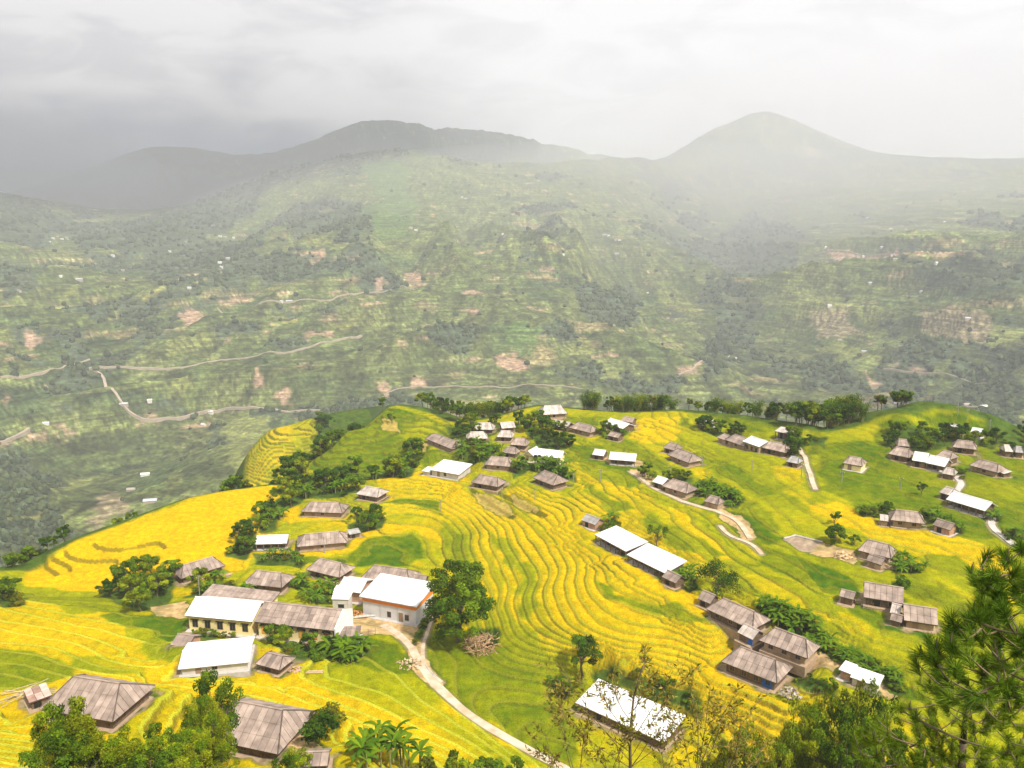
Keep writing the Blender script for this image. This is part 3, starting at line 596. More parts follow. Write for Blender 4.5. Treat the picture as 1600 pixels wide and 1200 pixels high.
RIPE = [  # ripeness of the rice, 0 young green ... 1 golden; later entries lie over earlier ones
 (0.98, [(35, 930), (45, 884), (110, 845), (200, 814), (300, 777), (400, 758), (450, 760), (470, 800), (420, 830), (400, 860), (380, 890), (200, 935)]),
 (0.14, [(490, 735), (505, 709), (545, 676), (606, 638), (660, 650), (716, 666), (705, 690), (650, 712), (620, 745), (540, 750)]),
 (0.36, [(625, 680), (660, 655), (690, 668), (660, 695), (640, 710)]),
 (0.97, [(590, 745), (665, 735), (735, 752), (810, 762), (880, 775), (930, 790), (985, 880), (1040, 905), (1120, 950), (1190, 1030), (1300, 1105), (1335, 1180),
         (1240, 1205), (1060, 1105), (930, 1055), (860, 1025), (800, 960), (775, 880), (720, 800), (600, 790)]),
 (0.80, [(870, 640), (930, 720), (990, 760), (1000, 800), (1100, 860), (1200, 930), (1060, 890), (960, 820), (890, 740)]),
 (0.95, [(900, 745), (1000, 765), (1060, 800), (1160, 860), (1170, 880), (1110, 880), (960, 830), (920, 790)]),
 (0.66, [(690, 800), (740, 830), (775, 900), (790, 960), (760, 990), (700, 985), (680, 880), (640, 820)]),
 (0.80, [(800, 830), (850, 860), (870, 960), (850, 1000), (810, 960), (790, 890)]),
 (0.12, [(545, 872), (572, 850), (600, 836), (640, 836), (662, 850), (665, 874), (600, 884)]),
 (0.10, [(590, 785), (640, 779), (688, 783), (689, 800), (670, 796), (640, 788)]),
 (0.92, [(600, 795), (660, 800), (690, 812), (720, 850), (735, 900), (715, 900), (690, 850), (640, 828), (560, 845), (500, 855), (560, 820)]),
 (0.95, [(400, 862), (470, 856), (545, 850), (590, 822), (560, 858), (500, 872), (420, 872)]),
 (0.10, [(400, 875), (500, 873), (560, 872), (620, 880), (560, 885), (420, 885)]),
 (0.97, [(420, 805), (450, 800), (540, 806), (540, 818), (480, 815), (425, 822)]),
 (0.25, [(655, 985), (690, 985), (760, 1000), (820, 1030), (880, 1080), (900, 1130), (895, 1185), (800, 1150), (720, 1100), (665, 1050)]),
 (0.50, [(780, 1000), (850, 1040), (930, 1070), (920, 1110), (840, 1080)]),
 (0.55, [(520, 1040), (650, 1060), (760, 1150), (880, 1210), (700, 1180), (560, 1120), (500, 1060)]),
 (0.93, [(-50, 930), (100, 965), (260, 1010), (300, 1045), (400, 1050), (540, 1090), (680, 1140), (800, 1190), (600, 1180), (480, 1120), (340, 1075), (150, 1060), (-50, 1000)]),
 (0.42, [(-50, 1010), (60, 1025), (130, 1050), (60, 1085), (-50, 1080)]),
 (0.12, [(150, 965), (200, 958), (290, 968), (335, 982), (330, 1002), (265, 1003), (215, 985)]),
 (0.42, [(30, 912), (100, 925), (215, 933), (218, 958), (120, 957), (40, 937)]),
 (0.15, [(500, 1004), (560, 999), (620, 1008), (650, 1038), (640, 1056), (570, 1046), (510, 1040)]),
 (0.48, [(470, 1050), (560, 1048), (650, 1060), (700, 1100), (640, 1110), (560, 1085), (500, 1075)]),
 (0.45, [(100, 1020), (200, 1040), (230, 1062), (120, 1050)]), (0.40, [(330, 1085), (420, 1100), (470, 1130), (400, 1120)]), (0.5, [(250, 1000), (330, 1040), (280, 1045), (215, 1015)]),
 (0.18, [(700, 702), (728, 702), (727, 722), (690, 716), (660, 730), (640, 725), (650, 712)]),
 (0.30, [(810, 690), (870, 693), (925, 700), (950, 722), (1000, 745), (1020, 752), (985, 765), (920, 740), (880, 715), (820, 700)]),
 (0.28, [(850, 652), (945, 652), (938, 664), (880, 660)]),
 (0.30, [(880, 688), (980, 690), (1040, 720), (1110, 760), (1190, 790), (1220, 830), (1190, 850), (1120, 800), (1060, 750), (1000, 725)]),
 (0.98, [(980, 686), (1000, 655), (1060, 652), (1066, 672), (1050, 690), (1010, 694)]),
 (0.55, [(1062, 652), (1090, 665), (1110, 690), (1060, 690)]),
 (0.50, [(1080, 690), (1200, 715), (1255, 750), (1270, 800), (1200, 790), (1120, 750)]),
 (0.30, [(1112, 655), (1160, 655), (1230, 668), (1190, 675), (1140, 672)]),
 (0.85, [(1195, 730), (1250, 735), (1268, 790), (1230, 770)]),
 (0.27, [(1270, 700), (1365, 690), (1600, 705), (1700, 980), (1590, 850), (1460, 830), (1350, 800), (1290, 765)]),
 (0.38, [(1370, 700), (1480, 740), (1600, 760), (1650, 800), (1500, 770), (1380, 730)]),
 (0.99, [(1267, 790), (1300, 785), (1345, 800), (1400, 822), (1480, 835), (1580, 870), (1570, 905), (1600, 950), (1520, 915), (1440, 880), (1380, 855), (1310, 820)]),
 (0.42, [(1450, 870), (1490, 868), (1540, 905), (1530, 935), (1480, 915)]),
 (0.40, [(1180, 855), (1220, 860), (1290, 895), (1330, 925), (1290, 925), (1200, 890)]),
 (0.70, [(1140, 890), (1230, 910), (1330, 950), (1430, 1000), (1440, 1050), (1340, 1000), (1250, 960), (1160, 920)]),
 (0.20, [(1250, 985), (1300, 1000), (1400, 1050), (1450, 1090), (1400, 1090), (1330, 1045), (1275, 1015)]),
 (0.20, [(1290, 935), (1345, 945), (1400, 975), (1440, 985), (1440, 1000), (1380, 985)]),
 (0.28, [(925, 905), (960, 930), (1020, 938), (1090, 962), (1150, 990), (1140, 998), (1060, 965), (990, 945), (935, 935)]),
 (0.20, [(1365, 690), (1375, 662), (1420, 644), (1500, 643), (1545, 662), (1560, 690), (1480, 700)]),
 (0.62, [(1400, 655), (1425, 650), (1460, 662), (1440, 668)]),
 (0.80, [(340, 748), (385, 690), (455, 665), (460, 700), (420, 745)]),
 (0.15, [(880, 693), (940, 700), (1000, 728), (1060, 760), (1120, 790), (1180, 815), (1225, 845), (1200, 850), (1130, 815), (1060, 778), (990, 745), (920, 722)]),
 (0.22, [(1060, 700), (1110, 712), (1180, 745), (1215, 770), (1190, 775), (1120, 740), (1070, 715)]),
 (0.18, [(1195, 862), (1250, 872), (1320, 905), (1350, 935), (1300, 930), (1230, 900), (1180, 880)]),
 (0.30, [(1420, 895), (1500, 935), (1560, 960), (1600, 985), (1600, 1010), (1480, 960), (1420, 925)]),
 (0.35, [(1010, 800), (1070, 835), (1130, 870), (1110, 875), (1050, 850), (1000, 815)]),
 (0.30, [(690, 815), (715, 835), (745, 880), (752, 930), (735, 930), (715, 880), (690, 845)]),
 (0.35, [(812, 880), (830, 880), (838, 930), (830, 975), (815, 960)]), (0.4, [(770, 835), (800, 850), (815, 880), (800, 890), (775, 860)]),
 (0.42, [(905, 745), (940, 765), (965, 785), (995, 797), (965, 798), (925, 780)]),
 (0.12, [(1060, 655), (1075, 655), (1090, 670), (1075, 668)]),
]


def gpn(px, py, dz=0.0):
    for k in range(60):
        p = gp(px, py + 1.5 * k, dz)
        if hypot(p[0], p[1]) < 500: return p
    return p


def world_poly(pl): return [tuple(gpn(*p)[:2]) for p in pl]


# --- pads under the houses
hspec = []
for i_h, h in enumerate(HOUSES):
    if h[0] not in ('school', 'building') and h[11] != 'orange':
        h = h[:6] + (h[6] * (0.84 if h[0] != 'barn' else 1.0), h[7] * (0.70 if h[7] < 4 else 0.85), h[8] * 0.86) + h[9:]; HOUSES[i_h] = h
    Ax, Ay, Bx, By, dep, he = h[2:8]
    a, b = gpn(Ax, Ay, he), gpn(Bx, By, he)
    hspec.append([h, a, b])
x0n = slice(0, nearmask_r)
NX, NY = GX[x0n], GY[x0n]
NRR = np.hypot(NX, NY)
pads = np.zeros(NX.shape); padz = np.zeros(NX.shape)
for s in hspec:
    h, a, b = s
    ax = b[:2] - a[:2]; ln = max(np.linalg.norm(ax), 1.5); ax = ax / ln
    nrm = np.array([-ax[1], ax[0]])
    if nrm @ ((a[:2] + b[:2]) / 2) < 0: nrm = -nrm
    z0 = (a[2] + b[2]) / 2
    cen = (a[:2] + b[:2]) / 2 + nrm * h[6] / 2
    s += [ax, ln, nrm, z0, cen]
    rad = 0.5 * hypot(ln, h[6]) + 9
    ii = (np.abs(NX - cen[0]) < rad) & (np.abs(NY - cen[1]) < rad)
    u = np.abs((NX[ii] - cen[0]) * ax[0] + (NY[ii] - cen[1]) * ax[1]) - ln / 2
    v = np.abs((NX[ii] - cen[0]) * nrm[0] + (NY[ii] - cen[1]) * nrm[1]) - h[6] / 2
    d = np.maximum(u, v) + 0.9 * perlin(NX[ii] / 2.6, NY[ii] / 2.6, 44)
    w = 1 - sstep(d, 0.6, 7.5)
    cur = Z[x0n][ii]
    Z[x0n][ii] = cur * (1 - w) + z0 * w
    pads[ii] = np.maximum(pads[ii], 1 - sstep(d, 0.0, 1.4))
roads_w = []
for r in ROADS:
    pts = np.array([gpn(*p) for p in r[4]])
    # resample smoothly
    t = np.r_[0, np.cumsum(np.linalg.norm(np.diff(pts[:, :2], axis=0), axis=1))]
    n = max(6, int(t[-1] / 1.2)); tt = np.linspace(0, t[-1], n)
    sm = np.c_[np.interp(tt, t, pts[:, 0]), np.interp(tt, t, pts[:, 1])]
    for _ in range(6): sm[1:-1] = 0.25 * sm[:-2] + 0.5 * sm[1:-1] + 0.25 * sm[2:]
    roads_w.append(sm)
yards_w = [(k, world_poly(p)) for k, p in YARDS]
ripe_w = [(v, world_poly(p)) for v, p in RIPE]

# --- terraces
SYS_A = world_poly([(-400, 915), (40, 938), (150, 958), (240, 968), (300, 1000), (400, 1010), (560, 1010), (640, 1015), (672, 1068), (735, 1122), (800, 1162), (872, 1200), (900, 1230)]) + [(60, 60), (-400, 20)]
SYS_B = world_poly([(480, 745), (500, 712), (545, 680), (606, 640), (722, 668), (700, 695), (650, 712), (630, 745)])
SYS_C = world_poly([(30, 925), (45, 888), (110, 849), (200, 817), (300, 780), (400, 762), (450, 765), (440, 810), (400, 840), (380, 890), (200, 935)])
SYS_D = [s[:2] for s in (PQ(325, 365, 0), PQ(352, 440, 0), PQ(430, 480, 0), PQ(474, 468, 0), PQ(462, 400, 0), PQ(440, 372, 0))]

h0 = Z[x0n].copy()
dsd = DS[x0n]
work = (NRR > 66) & (NRR < 520) & (dsd < 30)
wx_ = NX[work]; wy_ = NY[work]
hh = h0[work]
ins = lambda P: poly_sd(wx_ + 1.5 * perlin(wx_ / 9, wy_ / 9, 51), wy_ + 1.5 * perlin(wx_ / 9, wy_ / 9, 52), P)
sA, sB, sC, sD = ins(SYS_A) < 0, ins(SYS_B) < 0, ins(SYS_C) < 0, poly_sd(wx_, wy_, SYS_D)
ST = np.full(wx_.shape, 0.46)
ST[sA] = 1.25; ST[sB] = 1.0; ST[sD < 0] = 1.05; ST[sC] = 3.5
sE = ins(world_poly([(940, 1040), (1100, 1062), (1300, 1116), (1480, 1130), (1500, 1180), (1480, 1240), (1000, 1240), (900, 1180), (860, 1080)])) < 0
ST[sE & ~sA] = 1.0
right = (wx_ > 62) & ~sA & ~sB & ~sE
ST[right] = 0.62
wob = 0.20 * fbm(wx_ / 18, wy_ / 18, 3, 61) + 0.035 * perlin(wx_ / 4.2, wy_ / 4.2, 62)
# some walls stop and start again: shift the phase plot by plot
ph = (hh + wob * np.minimum(ST, 1.2)) / ST + 0.45 * perlin(wx_ / 70, wy_ / 70, 63)
kk = np.floor(ph); f = ph - kk
full = np.zeros(NX.shape); full[work] = ph
dr = np.gradient(full, axis=0) / np.gradient(RR[:nearmask_r])[:, None]
da = np.gradient(full, axis=1) / (np.maximum(NRR, 1) * np.gradient(AZ)[None, :])
gm = np.sqrt(dr ** 2 + da ** 2)[work]
gm = np.clip(gm, 0.01, 1.2)
rw = np.where(sD < 0, np.clip(1.5 * gm, 0.1, 0.4), np.where(sB, np.clip(1.1 * gm, 0.08, 0.35), np.clip(0.42 * gm, 0.03, 0.26)))            # riser width in phase
bw = np.clip(np.where(sA, 0.75, 0.50) * gm, 0.02, 0.26)
ramp = np.where(f > 1 - rw, (f - (1 - rw)) / rw, 0.0)
zt = (kk + sstep(ramp, 0, 1) - 0.45 * perlin(wx_ / 70, wy_ / 70, 63)) * ST - wob * np.minimum(ST, 1.2)
zt = hh + (np.round(kk) - ph + sstep(ramp, 0, 1) + 0.5) * ST * 0.85 * np.where(right, 0.45, 1.0)
tread = (f >= bw) & (f <= 1 - rw)
edge = np.minimum(f - bw, 1 - rw - f) / np.maximum(gm, 1e-3)   # metres from the edge of the rice
riceh = np.where(tread, np.where(right, 0.12, 0.22) * sstep(edge, 0.0, 0.25), 0.0)
W = 1 - sstep(dsd[work], -2.5, -0.2)
W = np.maximum(W, (sD < 0) * sstep(-sD, 0, 4))
padw = pads[work]
noroad = np.full(wx_.shape, 1e9)
for r, sm in zip(ROADS, roads_w):
    noroad = np.minimum(noroad, line_dist(wx_, wy_, sm) - r[2] * 0.5)
yard = np.full(wx_.shape, 1e9); yk = np.zeros(wx_.shape, int)
KY = {'sand': 1, 'mud': 2, 'fallow': 3}
for k, P in yards_w:
    d = poly_sd(wx_ + 0.8 * perlin(wx_ / 3, wy_ / 3, 55), wy_ + 0.8 * perlin(wx_ / 3, wy_ / 3, 56), P)
    yk[d < 0.3] = KY[k]; yard = np.minimum(yard, d)
GROVES = []   # filled from the tree list: no rice under them
for _g in TREES_AREA:
    GROVES.append(world_poly(_g))
grove = np.full(wx_.shape, 1e9)
for P in GROVES:
    grove = np.minimum(grove, poly_sd(wx_ + 1.2 * perlin(wx_ / 5, wy_ / 5, 57), wy_ + 1.2 * perlin(wx_ / 5, wy_ / 5, 58), P))
Wt = W * (~sC) * (1 - padw) * sstep(noroad, 0.1, 1.2) * np.where(yk == 3, 0.25, sstep(yard, 0, 1.5))
Wr = W * (1 - padw) * sstep(noroad, 0.1, 1.2) * np.where(yk == 3, 1, sstep(yard, 0, 1.5)) * sstep(grove, 0, 1.0) * (yk != 3)
znew = hh + (zt - hh) * Wt + riceh * Wr * (~sC)
# drawn out walls on the golden hump
wall_col = np.zeros(wx_.shape)
for L_ in ([(147, 846), (155, 853), (185, 857), (215, 852), (240, 845), (254, 846), (263, 856)],
           [(103, 857), (110, 867), (135, 872), (160, 871), (180, 869), (187, 873), (185, 883)],
           [(73, 868), (74, 878), (90, 887), (97, 896)], [(82, 866), (100, 872), (112, 880), (114, 890)],
           [(770, 762), (800, 778), (830, 792), (858, 806)], [(735, 762), (760, 775), (790, 795), (808, 806)]):
    pl = np.array([gpn(*p)[:2] for p in L_])
    for i in range(3):     # smooth the drawn line
        mid = np.empty((2 * len(pl) - 2, 2)); mid[0::2] = 0.75 * pl[:-1] + 0.25 * pl[1:]; mid[1::2] = 0.25 * pl[:-1] + 0.75 * pl[1:]
        pl = np.vstack([pl[:1], mid, pl[-1:]])
    d = line_dist(wx_, wy_, pl)
    sel = d < 14
    # camera side: nearer than the line in the same azimuth, measured with the nearest segment normal
    P = pl; side = np.zeros(wx_.shape)
    xs, ys = wx_[sel], wy_[sel]
    bd = np.full(xs.shape, 1e18); sg = np.zeros(xs.shape); tt = np.zeros(xs.shape)
    for i in range(len(P) - 1):
        a, b = P[i], P[i + 1]; e = b - a; L2 = max(e @ e, 1e-9)
        t = np.clip(((xs - a[0]) * e[0] + (ys - a[1]) * e[1]) / L2, 0, 1)
        dd = (xs - a[0] - e[0] * t) ** 2 + (ys - a[1] - e[1] * t) ** 2
        m = dd < bd
        bd[m] = dd[m]; sg[m] = (e[0] * (ys - a[1]) - e[1] * (xs - a[0]))[m]; tt[m] = ((i + t) / (len(P) - 1))[m]
    low = sg < 0
    dd = np.sqrt(bd)
    taper = sstep(tt, 0, 0.12) * (1 - sstep(tt, 0.9, 1))
    amp = 0.85 * taper
    znew[sel] -= np.where(low, amp * np.exp(-(dd / 7) ** 2) * sstep(dd, 0, 0.9), 0)
    wall_col[sel] = np.maximum(wall_col[sel], np.where(low & (dd < 0.9), taper * 0.75, 0))

ZB = Z.copy()              # smooth ground, for things that stand on it
tmp = Z[x0n]; tmp[work] = znew; Z[x0n] = tmp

# --- colours of the near ground
ripe = np.full(wx_.shape, 0.60)
ripe[sA] = 0.85
jx, jy = wx_ + 2.2 * perlin(wx_ / 7, wy_ / 7, 71), wy_ + 2.2 * perlin(wx_ / 7, wy_ / 7, 72)
for v, P in ripe_w:
    P = np.array(P); bx = (jx > P[:, 0].min() - 3) & (jx < P[:, 0].max() + 3) & (jy > P[:, 1].min() - 3) & (jy < P[:, 1].max() + 3)
    if not bx.any(): continue
    d = poly_sd(jx[bx], jy[bx], P); w = 1 - sstep(d, -0.6, 0.9)
    ripe[bx] = ripe[bx] * (1 - w) + v * w
along = (wx_ * 0.85 + wy_ * 0.5 + 14 * perlin(wx_ / 60, wy_ / 60, 64)) / 30.0
hsh = hash2(kk + 1000, np.floor(along + 0.37 * kk), 5)
hs2 = hash2(kk + 1000, np.floor(along * 0.6 + 0.21 * kk), 9)
ripe_raw = ripe.copy()
ripe = ripe + (hsh - 0.5) * np.where(sA, 0.30, 0.16) + np.where(hs2 < 0.10, -0.28, 0) * (ripe > 0.6) + 0.15 * np.where(sC | (ripe_raw < 0.3), 0.35, 1.0) * fbm(wx_ / 22, wy_ / 22, 4, 65) + 0.10 * fbm(wx_ / 2.5, wy_ / 2.5, 3, 66)
ripe = np.clip(ripe - 0.10 * (right & (ripe_raw < 0.9)), 0, 1)
RC = np.array([[0.050, 0.115, 0.004], [0.165, 0.200, 0.003], [0.290, 0.295, 0.002], [0.455, 0.338, 0.002], [0.575, 0.372, 0.001]])
RT = np.array([0.0, 0.25, 0.55, 0.8, 1.0])
col = np.stack([np.interp(ripe, RT, RC[:, i]) for i in range(3)], -1)
n1 = fbm(wx_ / 1.4, wy_ / 1.4, 2, 67)[:, None]
col = col * (1 + 0.22 * n1 + 0.10 * fbm(wx_ / 6, wy_ / 6, 2, 167)[:, None])
verge = np.array([0.085, 0.125, 0.012]); wallc = np.array([0.080, 0.085, 0.012]); bund = np.array([0.30, 0.31, 0.02])
gcol = np.array([0.055, 0.095, 0.014]) * (1 + 0.5 * fbm(wx_ / 3.2, wy_ / 3.2, 3, 68)[:, None]) + np.array([0.03, 0.02, 0.0]) * np.clip(fbm(wx_ / 9, wy_ / 9, 2, 69), 0, 1)[:, None]


def lay(base, c, w): return base * (1 - w[:, None]) + c * w[:, None]


lineamp = np.clip(0.35 + 0.9 * fbm(wx_ / 20, wy_ / 20, 2, 73), 0.0, 1) * np.where(right, 0.5, 1); lineamp[sD < 0] = 1.5; lineamp[sB] = 1.2
riser_m = (f > 1 - rw) * Wt
bund_m = (f < bw) * Wt
notch = sstep(perlin(wx_ / 11, wy_ / 11, 74), 0.05, 0.25)
c2 = lay(col, lay(np.broadcast_to(wallc, col.shape), verge, notch) , np.clip(riser_m * (0.35 + 0.6 * lineamp) * np.where(right, 0.6, 1.0), 0, 1) * np.where(ripe > 0.6, 0.85, 0.7))
c2 = lay(c2, np.broadcast_to(bund, col.shape) * np.where(sA, 1.5, 1.0)[:, None] * (0.5 + 0.6 * ripe[:, None]), bund_m * 0.8)  # camera slope bunds lightened: sunlit terrace rims put into the colour
c2 = lay(c2, np.broadcast_to(wallc * 1.1, col.shape), np.clip(wall_col, 0, 1) * 0.9)
c2 = lay(gcol, c2, np.clip(Wr, 0, 1))
soilc = np.array([0.40, 0.30, 0.17]); sandc = np.array([0.58, 0.39, 0.19]); fal = np.array([0.44, 0.32, 0.08]); mud = np.array([0.36, 0.27, 0.19])
sn = (1 + 0.25 * fbm(wx_ / 1.8, wy_ / 1.8, 3, 75))[:, None]
c2 = lay(c2, soilc * 0.8 * sn, np.clip((padw - 0.15) * 1.2, 0, 1) * sstep(fbm(wx_ / 2.5, wy_ / 2.5, 2, 76), -0.5, 0.1))
c2 = lay(c2, soilc * sn, np.clip(1 - sstep(noroad, -0.1, 0.8), 0, 1) * 0.8)
c2 = lay(c2, sandc * sn, (yk == 1) * 0.85 * (0.6 + 0.4 * sstep(fbm(wx_ / 4, wy_ / 4, 2, 70), -0.3, 0.2)))
c2 = lay(c2, mud * sn, (yk == 2) * 0.95)
c2 = lay(c2, fal * sn, (yk == 3) * (0.8 - 0.5 * riser_m))
COL = np.empty(GX.shape + (3,))
RMASK = np.zeros(GX.shape)
RM = np.zeros(NX.shape); RM[work] = np.clip(Wr, 0, 1); RMASK[x0n] = RM


# --- colours of the far slopes
def voronoi(x, y, seed):
    ix, iy = np.floor(x), np.floor(y)
    best = np.full(x.shape, 9.0); sec = np.full(x.shape, 9.0); idv = np.zeros(x.shape)
    for ox in (-1, 0, 1):
        for oy in (-1, 0, 1):
            cx, cy = ix + ox, iy + oy
            px_ = cx + hash2(cx, cy, seed); py_ = cy + hash2(cx, cy, seed + 1)
            d = (px_ - x) ** 2 + (py_ - y) ** 2
            m = d < best
            sec = np.where(m, best, np.minimum(sec, d))
            idv = np.where(m, hash2(cx, cy, seed + 2), idv)
            best = np.minimum(best, d)
    return idv, np.sqrt(sec) - np.sqrt(best)


FARG = ZB
dzr = np.gradient(ZB, axis=0) / np.gradient(RR)[:, None]
curv = np.gradient(np.gradient(ZB, axis=1), axis=1)
fx, fy, fz = GX, GY, ZB
nA = fbm(fx / 420, fy / 420, 4, 101)
nB = fbm(fx / 130, fy / 130, 3, 102)
nC = fbm(fx / 28, fy / 28, 3, 103)
nD = perlin(fx / 9, fy / 9, 104)
leftw = sstep(-fx / (np.hypot(fx, fy) + 1), -0.1, 0.35)
wv = 10 * perlin(fx / 40, fy / 40, 110)
k_ = np.tanh(fx / 900.0)
xx = fx + 0.62 * k_ * (fy - 2400)
vq = fz * 2.2 + 0.32 * np.hypot(fx, fy)
vid, ved = voronoi((xx + wv) / 58.0, (vq + wv) / 44.0, 200)
vid2, ved2 = voronoi((xx + wv) / 24.0, (vq + wv) / 13.0, 210)
tops = sstep(fz, 60, 260)
FOREST = nA * 0.9 + nB * 0.55 + 0.45 * tops - 0.30 + 0.22 * leftw * sstep(fz, -260, -60) + 0.12 * sstep(curv, 0, 3)
fmask = sstep(FOREST + 0.12 * nC, 0.10, 0.20)
grass = np.stack([0.138 + 0.045 * nB, 0.150 + 0.030 * nB, 0.066 + 0.01 * nB], -1)
grass = grass * np.clip(1 + 0.40 * nC + 0.30 * nD, 0.3, 2)[..., None] * np.array([0.92, 1.0, 0.75])
fieldn = sstep(nA * 0.5 - nB * 0.5 + 0.25 * perlin(fx / 260, fy / 260, 120), -0.02, 0.28)
isf = (vid < 0.65) * fieldn
lime = np.array([0.165, 0.185, 0.062]); tanf = np.array([0.29, 0.23, 0.12]); dkg = np.array([0.085, 0.115, 0.045]); ltan = np.array([0.33, 0.25, 0.16])
fc = np.where((vid < 0.28)[..., None], lime, np.where((vid < 0.42)[..., None], tanf, dkg))
fc = fc * (0.65 + 0.8 * vid2)[..., None]
cs = np.mod((fz + 0.05 * np.hypot(fx, fy) + 1.2 * nB) / np.where(vid > 0.3, 7.0, 5.0), 1.0)
stripe = (1 - 0.45 * (cs < 0.28) * isf)
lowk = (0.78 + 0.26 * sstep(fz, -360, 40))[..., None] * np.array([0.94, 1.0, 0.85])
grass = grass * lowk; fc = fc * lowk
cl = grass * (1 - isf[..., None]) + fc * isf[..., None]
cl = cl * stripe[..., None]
cl = cl * (1 - 0.30 * (ved < 0.05) * isf)[..., None]
# thin pale terrace edges and bare cuts
cut = (vid2 > 0.93) * sstep(nB + 0.3 * nA, 0.0, 0.3) * (ved2 > 0.12) * 0.8
cl = cl * (1 - cut[..., None]) + np.array([0.42, 0.28, 0.18]) * (0.8 + 0.3 * nD)[..., None] * cut[..., None]
strk = fbm(xx / 12.0, fy / 70.0, 3, 131)
cl = cl * np.clip(1 + 0.50 * strk + 0.30 * perlin(fx / 7.0, vq / 7.0, 133) + 0.35 * (vid2 - 0.5), 0.25, 2)[..., None]
ledge = (np.mod((fz + 0.05 * np.hypot(fx, fy) + 4 * nB) / 9.0, 1.0) < 0.16) * sstep(nB + 0.5 * strk, 0.05, 0.3)
cl = cl + np.array([0.09, 0.08, 0.045]) * ledge[..., None]
scrub = sstep(nC + 0.6 * nD, 0.25, 0.5) * (1 - 0.7 * isf)
cl = cl * (1 - 0.55 * scrub)[..., None]
forest_c = np.array([0.066, 0.088, 0.046]) * (1 + 0.35 * nC + 0.25 * nD)[..., None]
cl = cl * (1 - fmask[..., None]) + forest_c * fmask[..., None]
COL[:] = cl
GR_S = []


FAR0 = int(np.searchsorted(RR, 600.0))


def paint_far(poly_px, c, soft=6.0, seed=1, stripes=0.0, amt=0.75, warp=12.0):
    P = np.array([gp(*q)[:2] for q in poly_px])
    lo, hi = P.min(0) - 30, P.max(0) + 30
    m = (GX > lo[0]) & (GX < hi[0]) & (GY > lo[1]) & (GY < hi[1])
    m[FAR0:] &= True; m[:FAR0] = False
    if not m.any(): return
    x, y = GX[m], GY[m]
    d = poly_sd(x + warp * perlin(x / 22, y / 22, seed), y + warp * perlin(x / 22, y / 22, seed + 3), P)
    w = (1 - sstep(d, -soft, soft * 0.4)) * amt
    cc = np.array(c)[None] * (1 + 0.22 * perlin(x / 12, y / 12, seed + 7))[:, None]
    if stripes: cc = cc * (1 - 0.55 * (np.mod(vq[m] / (stripes * 2.2), 1.0) < 0.4))[:, None]
    COL[m] = COL[m] * (1 - w[:, None]) + cc * w[:, None]
    fmask[m] *= (1 - w)


